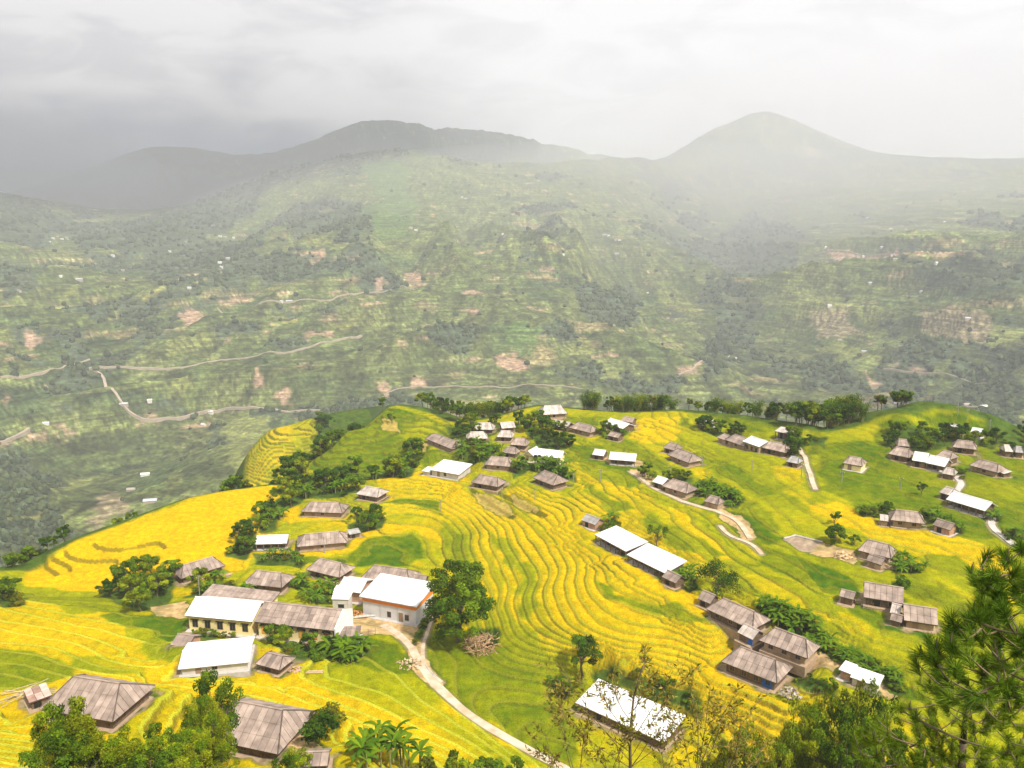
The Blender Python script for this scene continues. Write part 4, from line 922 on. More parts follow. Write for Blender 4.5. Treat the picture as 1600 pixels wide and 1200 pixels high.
LIME, YEL, TAN, RED, DK, GRN = (0.21, 0.23, 0.065), (0.36, 0.33, 0.08), (0.33, 0.26, 0.15), (0.44, 0.28, 0.19), (0.026, 0.046, 0.022), (0.10, 0.16, 0.04)
FARP = [
 (DK, 0, [(0, 300), (60, 320), (110, 345), (90, 380), (0, 385)]), (DK, 0, [(0, 405), (50, 415), (55, 450), (0, 460)]),
 (DK, 0, [(100, 345), (300, 320), (420, 290), (400, 340), (330, 370), (200, 400), (120, 390)]),
 (DK, 0, [(215, 400), (330, 370), (420, 360), (400, 400), (300, 430), (240, 440)]),
 (DK, 0, [(150, 480), (240, 450), (350, 410), (420, 420), (400, 440), (330, 460), (230, 500), (160, 500)]),
 (DK, 0, [(180, 560), (230, 500), (300, 470), (380, 450), (410, 440), (400, 460), (330, 480), (300, 495), (250, 525), (210, 550)]),
 (DK, 0, [(430, 340), (500, 310), (560, 315), (600, 350), (560, 380), (480, 370)]),
 (DK, 0, [(0, 700), (40, 715), (100, 750), (60, 800), (0, 820)]), (DK, 0, [(200, 640), (260, 615), (310, 620), (300, 640), (230, 650)]),
 (DK, 0, [(320, 500), (400, 505), (400, 520), (330, 530)]), (DK, 0, [(420, 530), (480, 528), (480, 545), (430, 545)]),
 (DK, 0, [(1100, 420), (1200, 440), (1180, 520), (1150, 560), (1110, 600), (1080, 560), (1120, 500)]),
 (DK, 0, [(900, 450), (980, 440), (1010, 480), (960, 510), (900, 480)]), (DK, 0, [(1230, 560), (1290, 555), (1340, 580), (1345, 610), (1260, 610)]),
 (DK, 0, [(1480, 560), (1530, 545), (1600, 545), (1600, 640), (1520, 620)]), (DK, 0, [(1360, 500), (1400, 495), (1420, 515), (1380, 530)]),
 (DK, 0, [(860, 570), (930, 570), (1060, 590), (1050, 610), (930, 600)]), (DK, 0, [(1100, 380), (1180, 330), (1260, 360), (1230, 420), (1130, 430)]),
 (DK, 0, [(1400, 400), (1500, 395), (1600, 400), (1600, 470), (1500, 460), (1430, 430)]), (DK, 0, [(1480, 590), (1600, 600), (1600, 660), (1490, 640)]),
 (LIME, 5, [(880, 531), (912, 529), (940, 553), (890, 556)]), (LIME, 0, [(935, 575), (960, 573), (975, 590), (940, 592)]),
 (LIME, 5, [(1025, 450), (1055, 447), (1090, 475), (1100, 500), (1060, 490), (1030, 470)]),
 (LIME, 7, [(1232, 470), (1300, 460), (1370, 470), (1390, 500), (1330, 490), (1240, 505)]), (TAN, 7, [(1260, 490), (1320, 480), (1350, 520), (1290, 530)]),
 (LIME, 0, [(1280, 545), (1310, 530), (1370, 555), (1400, 580), (1330, 565)]), (TAN, 6, [(1430, 490), (1500, 480), (1560, 510), (1540, 540), (1450, 530)]),
 (LIME, 0, [(1545, 510), (1600, 515), (1600, 540), (1550, 538)]), (RED, 0, [(1425, 570), (1440, 573), (1440, 583), (1420, 580)]),
 (RED, 0, [(1350, 575), (1362, 580), (1375, 600), (1360, 605)]), (RED, 0, [(1057, 573), (1080, 572), (1110, 560), (1090, 580), (1060, 587)]),
 (RED, 0, [(1380, 573), (1400, 565), (1395, 578)]), (RED, 0, [(1280, 393), (1400, 390), (1500, 392), (1530, 398), (1400, 400), (1300, 400)]),
 (YEL, 0, [(430, 498), (470, 499), (472, 503), (430, 503)]), (YEL, 0, [(512, 508), (560, 507), (560, 511), (512, 511)]),
 (YEL, 0, [(300, 445), (350, 422), (350, 428), (320, 440)]), (YEL, 0, [(220, 465), (265, 448), (262, 455), (225, 470)]),
 (YEL, 0, [(160, 500), (195, 480), (190, 490), (170, 500)]), (YEL, 0, [(60, 490), (90, 472), (85, 480), (62, 495)]),
 (LIME, 4, [(240, 590), (300, 582), (310, 600), (260, 612)]), (LIME, 5, [(450, 362), (520, 360), (520, 372), (450, 378)]),
 (LIME, 5, [(400, 445), (460, 440), (470, 460), (410, 465)]), (LIME, 0, [(85, 465), (125, 445), (120, 462), (95, 470)]),
 (LIME, 4, [(225, 605), (300, 590), (300, 615), (240, 620)]), (LIME, 6, [(250, 540), (310, 520), (330, 530), (270, 560)]),
 (LIME, 0, [(340, 660), (420, 650), (420, 690), (350, 690)]), (LIME, 0, [(75, 770), (110, 745), (150, 742), (140, 755), (90, 775)]),
 (YEL, 0, [(0, 812), (35, 803), (66, 801), (60, 808), (10, 818)]), (LIME, 4, [(255, 750), (275, 733), (288, 735), (280, 760), (262, 768)]),
 (TAN, 4.5, [(138, 806), (175, 765), (190, 778), (203, 790), (182, 814), (140, 830)]),
 (RED, 0, [(25, 687), (45, 671), (80, 672), (75, 685), (45, 690)]), (TAN, 4, [(75, 690), (115, 670), (110, 685), (80, 692)]),
 (RED, 0, [(35, 520), (60, 517), (62, 535), (48, 543), (34, 540)]), (RED, 0, [(280, 490), (302, 483), (320, 492), (305, 503), (282, 500)]),
 (RED, 0, [(200, 650), (240, 652), (245, 660), (215, 662)]), (RED, 0, [(460, 393), (508, 390), (510, 398), (455, 398)]),
 (RED, 0, [(528, 401), (565, 401), (565, 404), (528, 404)]), (RED, 0, [(483, 403), (520, 404), (520, 407), (483, 407)]),
 (RED, 0, [(580, 440), (600, 430), (605, 445), (588, 458)]), (RED, 0, [(628, 425), (650, 420), (662, 440), (640, 445)]),
 (RED, 0, [(470, 520), (520, 520), (518, 528), (480, 528)]), (RED, 0, [(720, 456), (755, 456), (755, 461), (720, 461)]),
 (RED, 0, [(765, 557), (800, 552), (830, 570), (815, 582), (780, 575)]), (RED, 0, [(718, 482), (750, 482), (748, 487), (718, 488)]),
 (RED, 0, [(800, 540), (812, 545), (810, 560), (800, 558)]), (RED, 0, [(800, 570), (830, 573), (830, 579), (805, 579)]),
 (RED, 0, [(640, 595), (660, 590), (668, 603), (645, 608)]), (RED, 0, [(592, 600), (605, 592), (615, 618), (600, 622)]),
 (RED, 0, [(430, 615), (448, 610), (458, 625), (470, 630), (430, 632)]), (RED, 0, [(398, 575), (410, 572), (412, 600), (400, 610)]),
 (RED, 0, [(345, 475), (380, 463), (390, 470), (350, 480)]), (RED, 0, [(620, 525), (636, 540), (640, 548), (628, 545)]),
 (RED, 0, [(915, 395), (935, 397), (930, 402), (915, 401)]), (RED, 0, [(840, 418), (865, 417), (865, 428), (842, 424)]),
 (RED, 0, [(0, 688), (22, 683), (20, 690), (0, 698)]), (RED, 0, [(0, 618), (10, 612), (14, 628), (2, 634)]),
 (GRN, 0, [(560, 330), (620, 290), (660, 320), (640, 360), (590, 370)]), (GRN, 0, [(800, 500), (850, 520), (830, 560), (790, 545)]),
 (GRN, 0, [(560, 260), (600, 250), (640, 262), (640, 300), (590, 310)]), (LIME, 6, [(440, 372), (510, 370), (540, 385), (440, 400)]),
]
for i, (c, st, P) in enumerate(FARP):
    if c is DK:
        Pw = np.array([gp(*q)[:2] for q in P]); lo, hi = Pw.min(0) - 60, Pw.max(0) + 60
        m = (GX > lo[0]) & (GX < hi[0]) & (GY > lo[1]) & (GY < hi[1]); m[FAR0:] &= True; m[:FAR0] = False
        if not m.any(): continue
        x, y = GX[m], GY[m]
        d = poly_sd(x + 28 * perlin(x / 60, y / 60, 300 + i), y + 28 * perlin(x / 60, y / 60, 340 + i), Pw)
        w = (1 - sstep(d, -8, 6)) * (isf[m] * -0.3 + 1)
        COL[m] = COL[m] * (1 - w[:, None]) + forest_c[m] * w[:, None]; fmask[m] = np.maximum(fmask[m], w)
    else:
        paint_far(P, c, seed=400 + i, stripes=st)

# join near and far colours
nearcol = COL[x0n].copy()
fl = (NRR < 520)
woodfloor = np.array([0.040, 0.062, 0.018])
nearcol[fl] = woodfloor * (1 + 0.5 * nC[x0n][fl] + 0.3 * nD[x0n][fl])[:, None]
nearcol[work] = c2
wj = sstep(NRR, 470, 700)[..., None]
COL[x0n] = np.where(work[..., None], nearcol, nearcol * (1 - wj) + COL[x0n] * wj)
COL = np.clip(COL, 0.002, 0.9)

# ------------------------------------------------------------------ materials
MATS = {}


def mat(name, color, rough=0.8, spec=0.3, noise=0.0, nscale=1.0, bump=0.0, bscale=1.0, attr=None, trans=0.0, metal=0.0, color2=None, wave=None, coord='Object'):
    if name in MATS: return MATS[name]
    m = bpy.data.materials.new(name); m.use_nodes = True
    nt = m.node_tree; N, L = nt.nodes, nt.links
    b = N['Principled BSDF']; b.inputs['Roughness'].default_value = rough
    b.inputs['Specular IOR Level'].default_value = spec; b.inputs['Metallic'].default_value = metal
    if attr:
        a = N.new('ShaderNodeAttribute'); a.attribute_name = attr; src = a.outputs['Color']
        if color is not None:
            mu = N.new('ShaderNodeMix'); mu.data_type = 'RGBA'; mu.blend_type = 'MULTIPLY'; mu.inputs[0].default_value = 1
            L.new(src, mu.inputs[6]); mu.inputs[7].default_value = (*color, 1); src = mu.outputs[2]
    else:
        r = N.new('ShaderNodeRGB'); r.outputs[0].default_value = (*color, 1); src = r.outputs[0]
    tc = N.new('ShaderNodeTexCoord')
    if noise:
        n = N.new('ShaderNodeTexNoise'); n.inputs['Scale'].default_value = nscale; n.inputs['Detail'].default_value = 4
        L.new(tc.outputs[coord], n.inputs['Vector'])
        mr = N.new('ShaderNodeMapRange'); mr.inputs[1].default_value = 0.25; mr.inputs[2].default_value = 0.75
        L.new(n.outputs[0], mr.inputs[0])
        if color2 is None:
            mr.inputs[3].default_value = 1 - noise; mr.inputs[4].default_value = 1 + noise
            mu = N.new('ShaderNodeVectorMath'); mu.operation = 'SCALE'
            L.new(src, mu.inputs[0]); L.new(mr.outputs[0], mu.inputs['Scale']); src = mu.outputs[0]
        else:
            mr.inputs[3].default_value = 0; mr.inputs[4].default_value = noise
            mu = N.new('ShaderNodeMix'); mu.data_type = 'RGBA'
            L.new(mr.outputs[0], mu.inputs[0]); L.new(src, mu.inputs[6]); mu.inputs[7].default_value = (*color2, 1); src = mu.outputs[2]
    L.new(src, b.inputs['Base Color'])
    hgt = None
    if bump:
        n2 = N.new('ShaderNodeTexNoise'); n2.inputs['Scale'].default_value = bscale; n2.inputs['Detail'].default_value = 5; n2.inputs['Roughness'].default_value = 0.7
        L.new(tc.outputs[coord], n2.inputs['Vector']); hgt = n2.outputs[0]
    if wave:
        uv = N.new('ShaderNodeUVMap'); uv.uv_map = 'UVMap'
        w = N.new('ShaderNodeTexWave'); w.inputs['Scale'].default_value = wave; w.bands_direction = 'X'
        L.new(uv.outputs[0], w.inputs['Vector'])
        if hgt is None: hgt = w.outputs['Fac']
        else:
            ad = N.new('ShaderNodeMath'); ad.operation = 'ADD'; L.new(hgt, ad.inputs[0]); L.new(w.outputs['Fac'], ad.inputs[1]); hgt = ad.outputs[0]
        bump = max(bump, 0.08)
    if hgt is not None:
        bp = N.new('ShaderNodeBump'); bp.inputs['Strength'].default_value = 0.7; bp.inputs['Distance'].default_value = bump
        L.new(hgt, bp.inputs['Height']); L.new(bp.outputs[0], b.inputs['Normal'])
    if trans:
        t = N.new('ShaderNodeBsdfTranslucent'); L.new(src, t.inputs[0])
        mx = N.new('ShaderNodeMixShader'); mx.inputs[0].default_value = trans
        L.new(b.outputs[0], mx.inputs[1]); L.new(t.outputs[0], mx.inputs[2]); L.new(mx.outputs[0], N['Material Output'].inputs['Surface'])
    MATS[name] = m
    return m


def mesh_np(name, verts, faces, nside, colors=None, smooth=True, material=None, tris=None):
    me = bpy.data.meshes.new(name)
    V = np.ascontiguousarray(verts, np.float32)
    me.vertices.add(len(V)); me.vertices.foreach_set('co', V.ravel())
    F = np.ascontiguousarray(faces, np.int32)
    me.loops.add(F.size); me.loops.foreach_set('vertex_index', F.ravel())
    me.polygons.add(len(F)); me.polygons.foreach_set('loop_start', np.arange(0, F.size, nside, dtype=np.int32))
    me.polygons.foreach_set('use_smooth', np.full(len(F), smooth))
    if colors is not None:
        at = me.color_attributes.new('tint', 'FLOAT_COLOR', 'POINT')
        cc = np.ones((len(V), 4), np.float32); cc[:, :3] = colors; at.data.foreach_set('color', cc.ravel())
    if material: me.materials.append(material)
    me.update(calc_edges=True)
    return me


def put(name, me, parent=None, loc=None, rotz=None, **props):
    o = bpy.data.objects.new(name, me); C.objects.link(o)
    if parent: o.parent = parent
    if loc is not None: o.location = loc
    if rotz is not None: o.rotation_euler = (0, 0, rotz)
    for k, v in props.items(): o[k] = v
    return o


def empty(name, loc, rotz=0.0, label=None, category=None, group=None):
    o = bpy.data.objects.new(name, None); C.objects.link(o); o.location = loc; o.rotation_euler = (0, 0, rotz)
    if label: o['label'] = label
    if category: o['category'] = category
    if group: o['group'] = group
    return o


M_rice = mat('rice', None, 0.95, 0.05, noise=0.34, nscale=3.6, bump=0.22, bscale=5.0, attr='tint')
M_ground = mat('ground', None, 0.95, 0.05, noise=0.25, nscale=1.2, bump=0.25, bscale=1.6, attr='tint')
M_far = mat('mountain', None, 0.95, 0.03, noise=0.45, nscale=0.12, bump=6.0, bscale=0.06, attr='tint')

def far_detail(m):
    nt = m.node_tree; N, L = nt.nodes, nt.links
    b_ = N['Principled BSDF']; src = b_.inputs['Base Color'].links[0].from_socket
    tc = N.new('ShaderNodeTexCoord')

    def ns(scale, det, lo, hi, a0, a1, src):
        mp = N.new('ShaderNodeMapping'); mp.inputs['Scale'].default_value = scale; L.new(tc.outputs['Object'], mp.inputs[0])
        n = N.new('ShaderNodeTexNoise'); n.inputs['Scale'].default_value = 1.0; n.inputs['Detail'].default_value = det; n.inputs['Roughness'].default_value = 0.6
        L.new(mp.outputs[0], n.inputs['Vector'])
        mr = N.new('ShaderNodeMapRange'); mr.inputs[1].default_value = lo; mr.inputs[2].default_value = hi; mr.inputs[3].default_value = a0; mr.inputs[4].default_value = a1
        L.new(n.outputs[0], mr.inputs[0])
        mu = N.new('ShaderNodeVectorMath'); mu.operation = 'SCALE'; L.new(src, mu.inputs[0]); L.new(mr.outputs[0], mu.inputs['Scale'])
        return mu.outputs[0]
    src = ns((0.010, 0.010, 0.30), 3, 0.36, 0.64, 0.68, 1.34, src)      # ledges and terrace banks follow the contours
    src = ns((0.022, 0.022, 0.9), 2, 0.35, 0.65, 0.82, 1.20, src)
    src = ns((0.16, 0.16, 0.16), 3, 0.35, 0.65, 0.65, 1.35, src)        # shrubs and tussocks
    L.new(src, b_.inputs['Base Color'])


far_detail(M_far)

# ------------------------------------------------------------------ the sheets
nr_, nc_ = len(RR), len(AZ)
idx = np.arange(nr_ * nc_).reshape(nr_, nc_)
jn = np.r_[np.arange(1, nc_), 0]
Fq = np.stack([idx[:-1, :], idx[:-1, jn], idx[1:, jn], idx[1:, :]], -1)      # azimuth runs clockwise
Fq = Fq[..., ::-1]
Vall = np.stack([GX, GY, Z], -1).reshape(-1, 3)
Call = COL.reshape(-1, 3)
fm = 0.25 * (RMASK[:-1] + RMASK[:-1][:, jn] + RMASK[1:] + RMASK[1:][:, jn])
rowr = RR[:-1][:, None] + 0 * fm
rice_f = fm > 0.35
far_f = (~rice_f) & (rowr > 700)
gr_f = (~rice_f) & (rowr <= 700)


def submesh(name, fmask_, material):
    F = Fq[fmask_].reshape(-1, 4)
    u, inv = np.unique(F, return_inverse=True)
    return mesh_np(name, Vall[u], inv.reshape(-1, 4), 4, Call[u], True, material)


o = put('rice', submesh('rice', rice_f, M_rice), label='ripe golden and young green rice standing on the curved terraces', kind='stuff', category='rice')
o = put('hillside', submesh('hillside', gr_f, M_ground), label='grassy village hillside with bunds, yards and scrub', kind='structure')
o = put('mountains', submesh('mountains', far_f, M_far), label='hazy mountain slopes across the valley with fields and scars', kind='structure')
# close the hole under the camera
nn = nc_
apex = np.array([[0, 0, -2.2]])
vv = np.vstack([Vall[:nc_], apex])
me = mesh_np('near_ground', vv, np.stack([np.full(nn, nn), np.arange(nn), jn][::-1], -1), 3, np.vstack([Call[:nc_], Call[:1]]), True, M_ground)
put('near_ground', me, label='small patch of ground beneath the viewpoint', kind='structure')

# ------------------------------------------------------------------ village materials
def rgb(*c): return np.array(c, float)


M_roof = mat('roof_sheet', None, 0.85, 0.15, noise=0.40, nscale=0.7, bump=0.03, bscale=6, attr='tint')
M_white = mat('white_tin', None, 0.55, 0.3, noise=0.13, nscale=0.35, attr='tint')
WALLM = {'wood': mat('plank_wall', (0.17, 0.115, 0.075), 0.9, 0.1, noise=0.45, nscale=1.8, color2=None, bump=0.03, bscale=4),
         'mud': mat('mud_wall', (0.40, 0.29, 0.19), 0.95, 0.1, noise=0.2, nscale=1.2, bump=0.02, bscale=5),
         'cream': mat('cream_wall', (0.86, 0.70, 0.34), 0.9, 0.15, noise=0.12, nscale=0.6, bump=0.01, bscale=5),
         'plaster': mat('pale_wall', (0.60, 0.56, 0.50), 0.9, 0.15, noise=0.18, nscale=0.8, bump=0.01, bscale=5),
         'brick': mat('brick_wall', (0.46, 0.27, 0.18), 0.95, 0.1, noise=0.3, nscale=2.0, bump=0.02, bscale=6),
         'orange': mat('blue_white_wall', (0.62, 0.62, 0.64), 0.9, 0.2, noise=0.10, nscale=0.8)}
M_dark = mat('dark_opening', (0.018, 0.016, 0.015), 0.6, 0.3)
M_glass = mat('window_glass', (0.03, 0.035, 0.04), 0.15, 0.5)
M_frame = mat('window_frame', (0.30, 0.20, 0.13), 0.7, 0.2)
M_wood = mat('post_wood', (0.20, 0.15, 0.11), 0.9, 0.1, noise=0.3, nscale=3)
M_orange = mat('orange_paint', (0.80, 0.25, 0.04), 0.8, 0.2, noise=0.08, nscale=1)
M_blue = mat('blue_door', (0.015, 0.12, 0.45), 0.6, 0.3)
M_shut = mat('orange_shutter', (0.75, 0.36, 0.05), 0.7, 0.2, noise=0.1, nscale=2)
M_shut2 = mat('rust_shutter', (0.38, 0.10, 0.05), 0.7, 0.2, noise=0.1, nscale=2)
M_conc = mat('concrete', (0.50, 0.47, 0.43), 0.9, 0.1, noise=0.15, nscale=1.2)
M_stone = mat('track_stone', (0.66, 0.58, 0.46), 0.95, 0.1, noise=0.85, nscale=0.55, bump=0.06, bscale=3, color2=(0.40, 0.26, 0.13))
M_pole = mat('pole_concrete', (0.30, 0.29, 0.27), 0.9, 0.1)
ROOFC = {'brown': rgb(0.34, 0.264, 0.222), 'pale': rgb(0.50, 0.43, 0.38), 'grey': rgb(0.40, 0.38, 0.37), 'white': rgb(0.78, 0.77, 0.76), 'rust': rgb(0.40, 0.25, 0.20)}


class MB:
    def __init__(s): s.v, s.f, s.c = [], [], []

    def box(s, x0, x1, y0, y1, z0, z1, c=(1, 1, 1)):
        n = len(s.v)
        s.v += [(x0, y0, z0), (x1, y0, z0), (x1, y1, z0), (x0, y1, z0), (x0, y0, z1), (x1, y0, z1), (x1, y1, z1), (x0, y1, z1)]
        s.f += [tuple(n + i for i in q) for q in ((0, 3, 2, 1), (4, 5, 6, 7), (0, 1, 5, 4), (1, 2, 6, 5), (2, 3, 7, 6), (3, 0, 4, 7))]
        s.c += [c] * 8; return s

    def prism(s, poly, nrm, th, c=(1, 1, 1)):
        """polygon (3D points, anticlockwise seen from nrm) thickened downwards"""
        n, k = len(s.v), len(poly)
        s.v += [tuple(p) for p in poly] + [tuple(np.array(p) - nrm * th) for p in poly]
        s.f.append(tuple(range(n, n + k))); s.f.append(tuple(range(n + 2 * k - 1, n + k - 1, -1)))
        for i in range(k):
            j = (i + 1) % k; s.f.append((n + i, n + k + i, n + k + j, n + j))
        s.c += [c] * (2 * k); return s

    def bar(s, a, b, r0, r1=None, sides=5, c=(1, 1, 1)):
        if r1 is None: r1 = r0
        a, b = np.array(a, float), np.array(b, float); d = b - a; L_ = np.linalg.norm(d)
        if L_ < 1e-6: return s
        d /= L_; u = np.cross(d, (0, 0, 1) if abs(d[2]) < 0.9 else (1, 0, 0)); u /= np.linalg.norm(u); w = np.cross(d, u)
        n = len(s.v)
        for p, r in ((a, r0), (b, r1)):
            for i in range(sides):
                t = 2 * pi * i / sides; s.v.append(tuple(p + r * (cos(t) * u + sin(t) * w)))
        for i in range(sides):
            j = (i + 1) % sides; s.f.append((n + i, n + j, n + sides + j, n + sides + i))
        s.f.append(tuple(range(n + sides, n + 2 * sides))); s.f.append(tuple(range(n + sides - 1, n - 1, -1)))
        s.c += [c] * (2 * sides); return s

    def mesh(s, name, m, smooth=False):
        me = bpy.data.meshes.new(name); me.from_pydata(s.v, [], s.f)
        at = me.color_attributes.new('tint', 'FLOAT_COLOR', 'POINT')
        cc = np.ones((len(s.v), 4), np.float32); cc[:, :3] = np.array(s.c, float).reshape(-1, 3) if len(s.c) else 1
        at.data.foreach_set('color', cc.ravel())
        me.materials.append(m)
        if smooth: me.polygons.foreach_set('use_smooth', np.ones(len(me.polygons), bool))
        me.update(); return me

    def put(s, name, m, parent=None, smooth=False, **k): return put(name, s.mesh(name, m, smooth), parent, **k)


def clip(poly, a, b, c):
    """keep a*u + b*v <= c"""
    out = []
    for i in range(len(poly)):
        p, q = poly[i], poly[(i + 1) % len(poly)]
        dp, dq = a * p[0] + b * p[1] - c, a * q[0] + b * q[1] - c
        if dp <= 0: out.append(p)
        if dp * dq < 0:
            t = dp / (dp - dq); out.append((p[0] + (q[0] - p[0]) * t, p[1] + (q[1] - p[1]) * t))
    return out


def slope_sheets(e0, e1, t1, t0, sw, sl, base, var, rng_):
    """sheets that cover one roof slope; e0-e1 eave, t0-t1 top; returns list of (poly3d, normal, colour)"""
    e0, e1, t0, t1 = map(lambda p: np.array(p, float), (e0, e1, t0, t1))
    U = e1 - e0; L_ = np.linalg.norm(U); U /= L_
    mid = (t0 + t1) / 2 - e0; V = mid - U * (mid @ U); S = np.linalg.norm(V); V /= S
    Nn = np.cross(U, V)
    if Nn[2] < 0: Nn = -Nn
    tl, tr = (t0 - e0) @ U, (t1 - e0) @ U
    nr = max(1, int(round(S / sl))); ncol = max(1, int(round(L_ / sw)))
    out = []
    colt = 1 + var * (rng_.rand(ncol) - 0.5)
    for r in range(nr):
        v0, v1 = S * r / nr - (0.05 if r else 0), S * (r + 1) / nr
        off = 0.0
        for c in range(ncol):
            gp_ = 0.03 if base[0] < 0.7 else 0.012
            u0, u1 = L_ * c / ncol + off + gp_, L_ * (c + 1) / ncol + off - gp_
            P = [(u0, v0), (u1, v0), (u1, v1), (u0, v1)]
            # left side: u >= tl * v / S ; right side: u <= L + (tr - L) v / S
            if tl > 1e-3: P = clip(P, -1, tl / S, 0)
            if tr < L_ - 1e-3 and len(P) > 2: P = clip(P, 1, (L_ - tr) / S, L_)
            if len(P) < 3: continue
            area = 0.5 * abs(sum(P[i][0] * P[(i + 1) % len(P)][1] - P[(i + 1) % len(P)][0] * P[i][1] for i in range(len(P))))
            if area < 0.03: continue
            j1, j2 = rng_.rand() * 0.02, (rng_.rand() - 0.5) * 0.02
            pts = [e0 + U * p[0] + V * p[1] + Nn * (0.06 + j1 + (0.05 * (1 - (p[1] - v0) / (v1 - v0)) if nr > 1 else 0) + j2 * (p[0] - u0)) for p in P]
            cc = base * colt[c] * (1 + 0.5 * var * (rng_.rand() - 0.5)) * (1 if rng_.rand() > 0.04 else (0.72 if base[0] < 0.8 else 0.9))
            nn = np.cross(pts[1] - pts[0], pts[2] - pts[1])
            if nn @ Nn < 0: pts = pts[::-1]
            out.append((pts, Nn, cc))
    return out


HG = 'village houses'


def build_house(s, k):
    (nm, label, Ax, Ay, Bx, By, D, he, rise, rt, rl, wl, op), a, b, ax, ln, nrm, z0, cen = s
    rs = np.random.RandomState(100 + k)
    yaw = atan2(ax[1], ax[0])
    dist = hypot(cen[0], cen[1])
    cat = {'house': 'house', 'hut': 'hut', 'shed': 'shed', 'barn': 'barn', 'school': 'school', 'building': 'building', 'shack': 'shack', 'longhouse': 'house'}[nm]
    L_ = ln; hr = he + rise
    root = empty(nm, (cen[0], cen[1], z0), yaw, label, cat, 'small huts and sheds' if nm in ('hut', 'shed') else HG)
    ov = 0.55 if rt != 'hip' else 0.7
    if L_ < 5: ov = 0.3
    x0, x1, y0, y1 = -L_ / 2, L_ / 2, -D / 2, D / 2
    wy0 = y0 + (ov if 'posts' not in op else 1.9)
    # walls
    w = MB(); wx0, wx1, wy1 = x0 + ov, x1 - ov, y1 - ov
    zb = -2.0
    if rt == 'gable' and 'cross' not in op:
        prof = [(wy0, zb), (wy1, zb), (wy1, he + rise * ov / (D / 2)), (0, hr - 0.05), (wy0, he + rise * (wy0 - y0) / (D / 2) - 0.03)]
    elif rt == 'mono':
        prof = [(wy0, zb), (wy1, zb), (wy1, hr - rise * ov / D - 0.03), (wy0, he + rise * (wy0 - y0) / D - 0.03)]
    else:
        prof = [(wy0, zb), (wy1, zb), (wy1, he - 0.05), (wy0, he - 0.05)]
    n = len(prof)
    if 'cross' in op:
        xm = 0
        profx = [(wx0, zb), (wx1, zb), (wx1, he + rise * ov / (L_ / 2)), (xm, hr - 0.05), (wx0, he + rise * ov / (L_ / 2))]
        w.v = [(p[0], wy0, p[1]) for p in profx] + [(p[0], wy1, p[1]) for p in profx]
        w.f = [tuple(range(5)), tuple(range(9, 4, -1))] + [(i, i + 5, (i + 1) % 5 + 5, (i + 1) % 5) for i in range(5)]
        w.c = [(1, 1, 1)] * 10
    else:
        w.v = [(wx0, p[0], p[1]) for p in prof] + [(wx1, p[0], p[1]) for p in prof]
        w.f = [tuple(range(n - 1, -1, -1)), tuple(range(n, 2 * n))] + [(i, (i + 1) % n, (i + 1) % n + n, i + n) for i in range(n)]
        w.c = [(1, 1, 1)] * (2 * n)
    w.put('wall', WALLM[wl], root)
    # roof slopes
    if 'cross' in op:
        S = [((x0, y1, he), (x0, y0, he), (0, y0, hr), (0, y1, hr)), ((x1, y0, he), (x1, y1, he), (0, y1, hr), (0, y0, hr))]
        ridge = [((0, y0, hr), (0, y1, hr))]
    elif rt == 'gable':
        S = [((x0, y0, he), (x1, y0, he), (x1, 0, hr), (x0, 0, hr)), ((x1, y1, he), (x0, y1, he), (x0, 0, hr), (x1, 0, hr))]
        ridge = [((x0, 0, hr), (x1, 0, hr))]
    elif rt == 'mono':
        S = [((x0, y0, he), (x1, y0, he), (x1, y1, hr), (x0, y1, hr))]; ridge = []
    else:
        hx = min(L_ * 0.18, D * 0.30)
        r0, r1 = (x0 + hx, 0, hr), (x1 - hx, 0, hr)
        S = [((x0, y0, he), (x1, y0, he), r1, r0), ((x1, y1, he), (x0, y1, he), r0, r1),
             ((x1, y0, he), (x1, y1, he), r1, r1), ((x0, y1, he), (x0, y0, he), r0, r0)]
        ridge = [(r0, r1), ((x0, y0, he), r0), ((x1, y0, he), r1), ((x0, y1, he), r0), ((x1, y1, he), r1)]
    white = rl == 'white'
    m = M_white if white else M_roof
    base = ROOFC[rl] * (1 + 0.16 * (rs.rand() - 0.5)) if not white else ROOFC[rl]
    under = MB()
    singles = []
    for q in S:
        nn = np.cross(np.array(q[1]) - q[0], np.array(q[2]) - q[0]); nn = nn / np.linalg.norm(nn)
        if nn[2] < 0: nn = -nn
        poly = [q[0], q[1], q[2]] + ([q[3]] if q[2] != q[3] else [])
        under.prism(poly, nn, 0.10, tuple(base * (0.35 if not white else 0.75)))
        sh = slope_sheets(*q, 1.05 if not white else 1.1, 1.75 if not white else 6.0, base, 0.34 if not white else 0.09, rs)
        if rl == 'rust':
            sh = [(p, n_, c * (rgb(1.6, 1.9, 2.0) if rs.rand() < 0.5 else 1)) for p, n_, c in sh]
        singles += sh
    near = dist < 138 or nm == 'school'
    if near:
        rf = under.put('roof', m, root)
        for p, n_, c in singles:
            mb = MB(); mb.prism(p, n_, 0.03, tuple(c)); mb.put('roof_sheet', m, rf)
    else:
        for p, n_, c in singles: under.prism(p, n_, 0.03, tuple(c))
        rf = under.put('roof', m, root)
    capc = tuple(base * (0.40 if not white else 0.8))
    for i, (p, q) in enumerate(ridge):
        up = np.array((0, 0, 0.15))
        MB().bar(np.array(p) + up, np.array(q) + up, 0.10 if i else 0.14, sides=4, c=tuple(base * 1.15) if i == 0 else capc).put('ridge_cap', m, rf)
    # small things on white roofs: patches and a vent
    yF = wy0
    nw = op.get('win', 1 if L_ > 6 else 0)
    top = min(he - 0.25, 2.1)
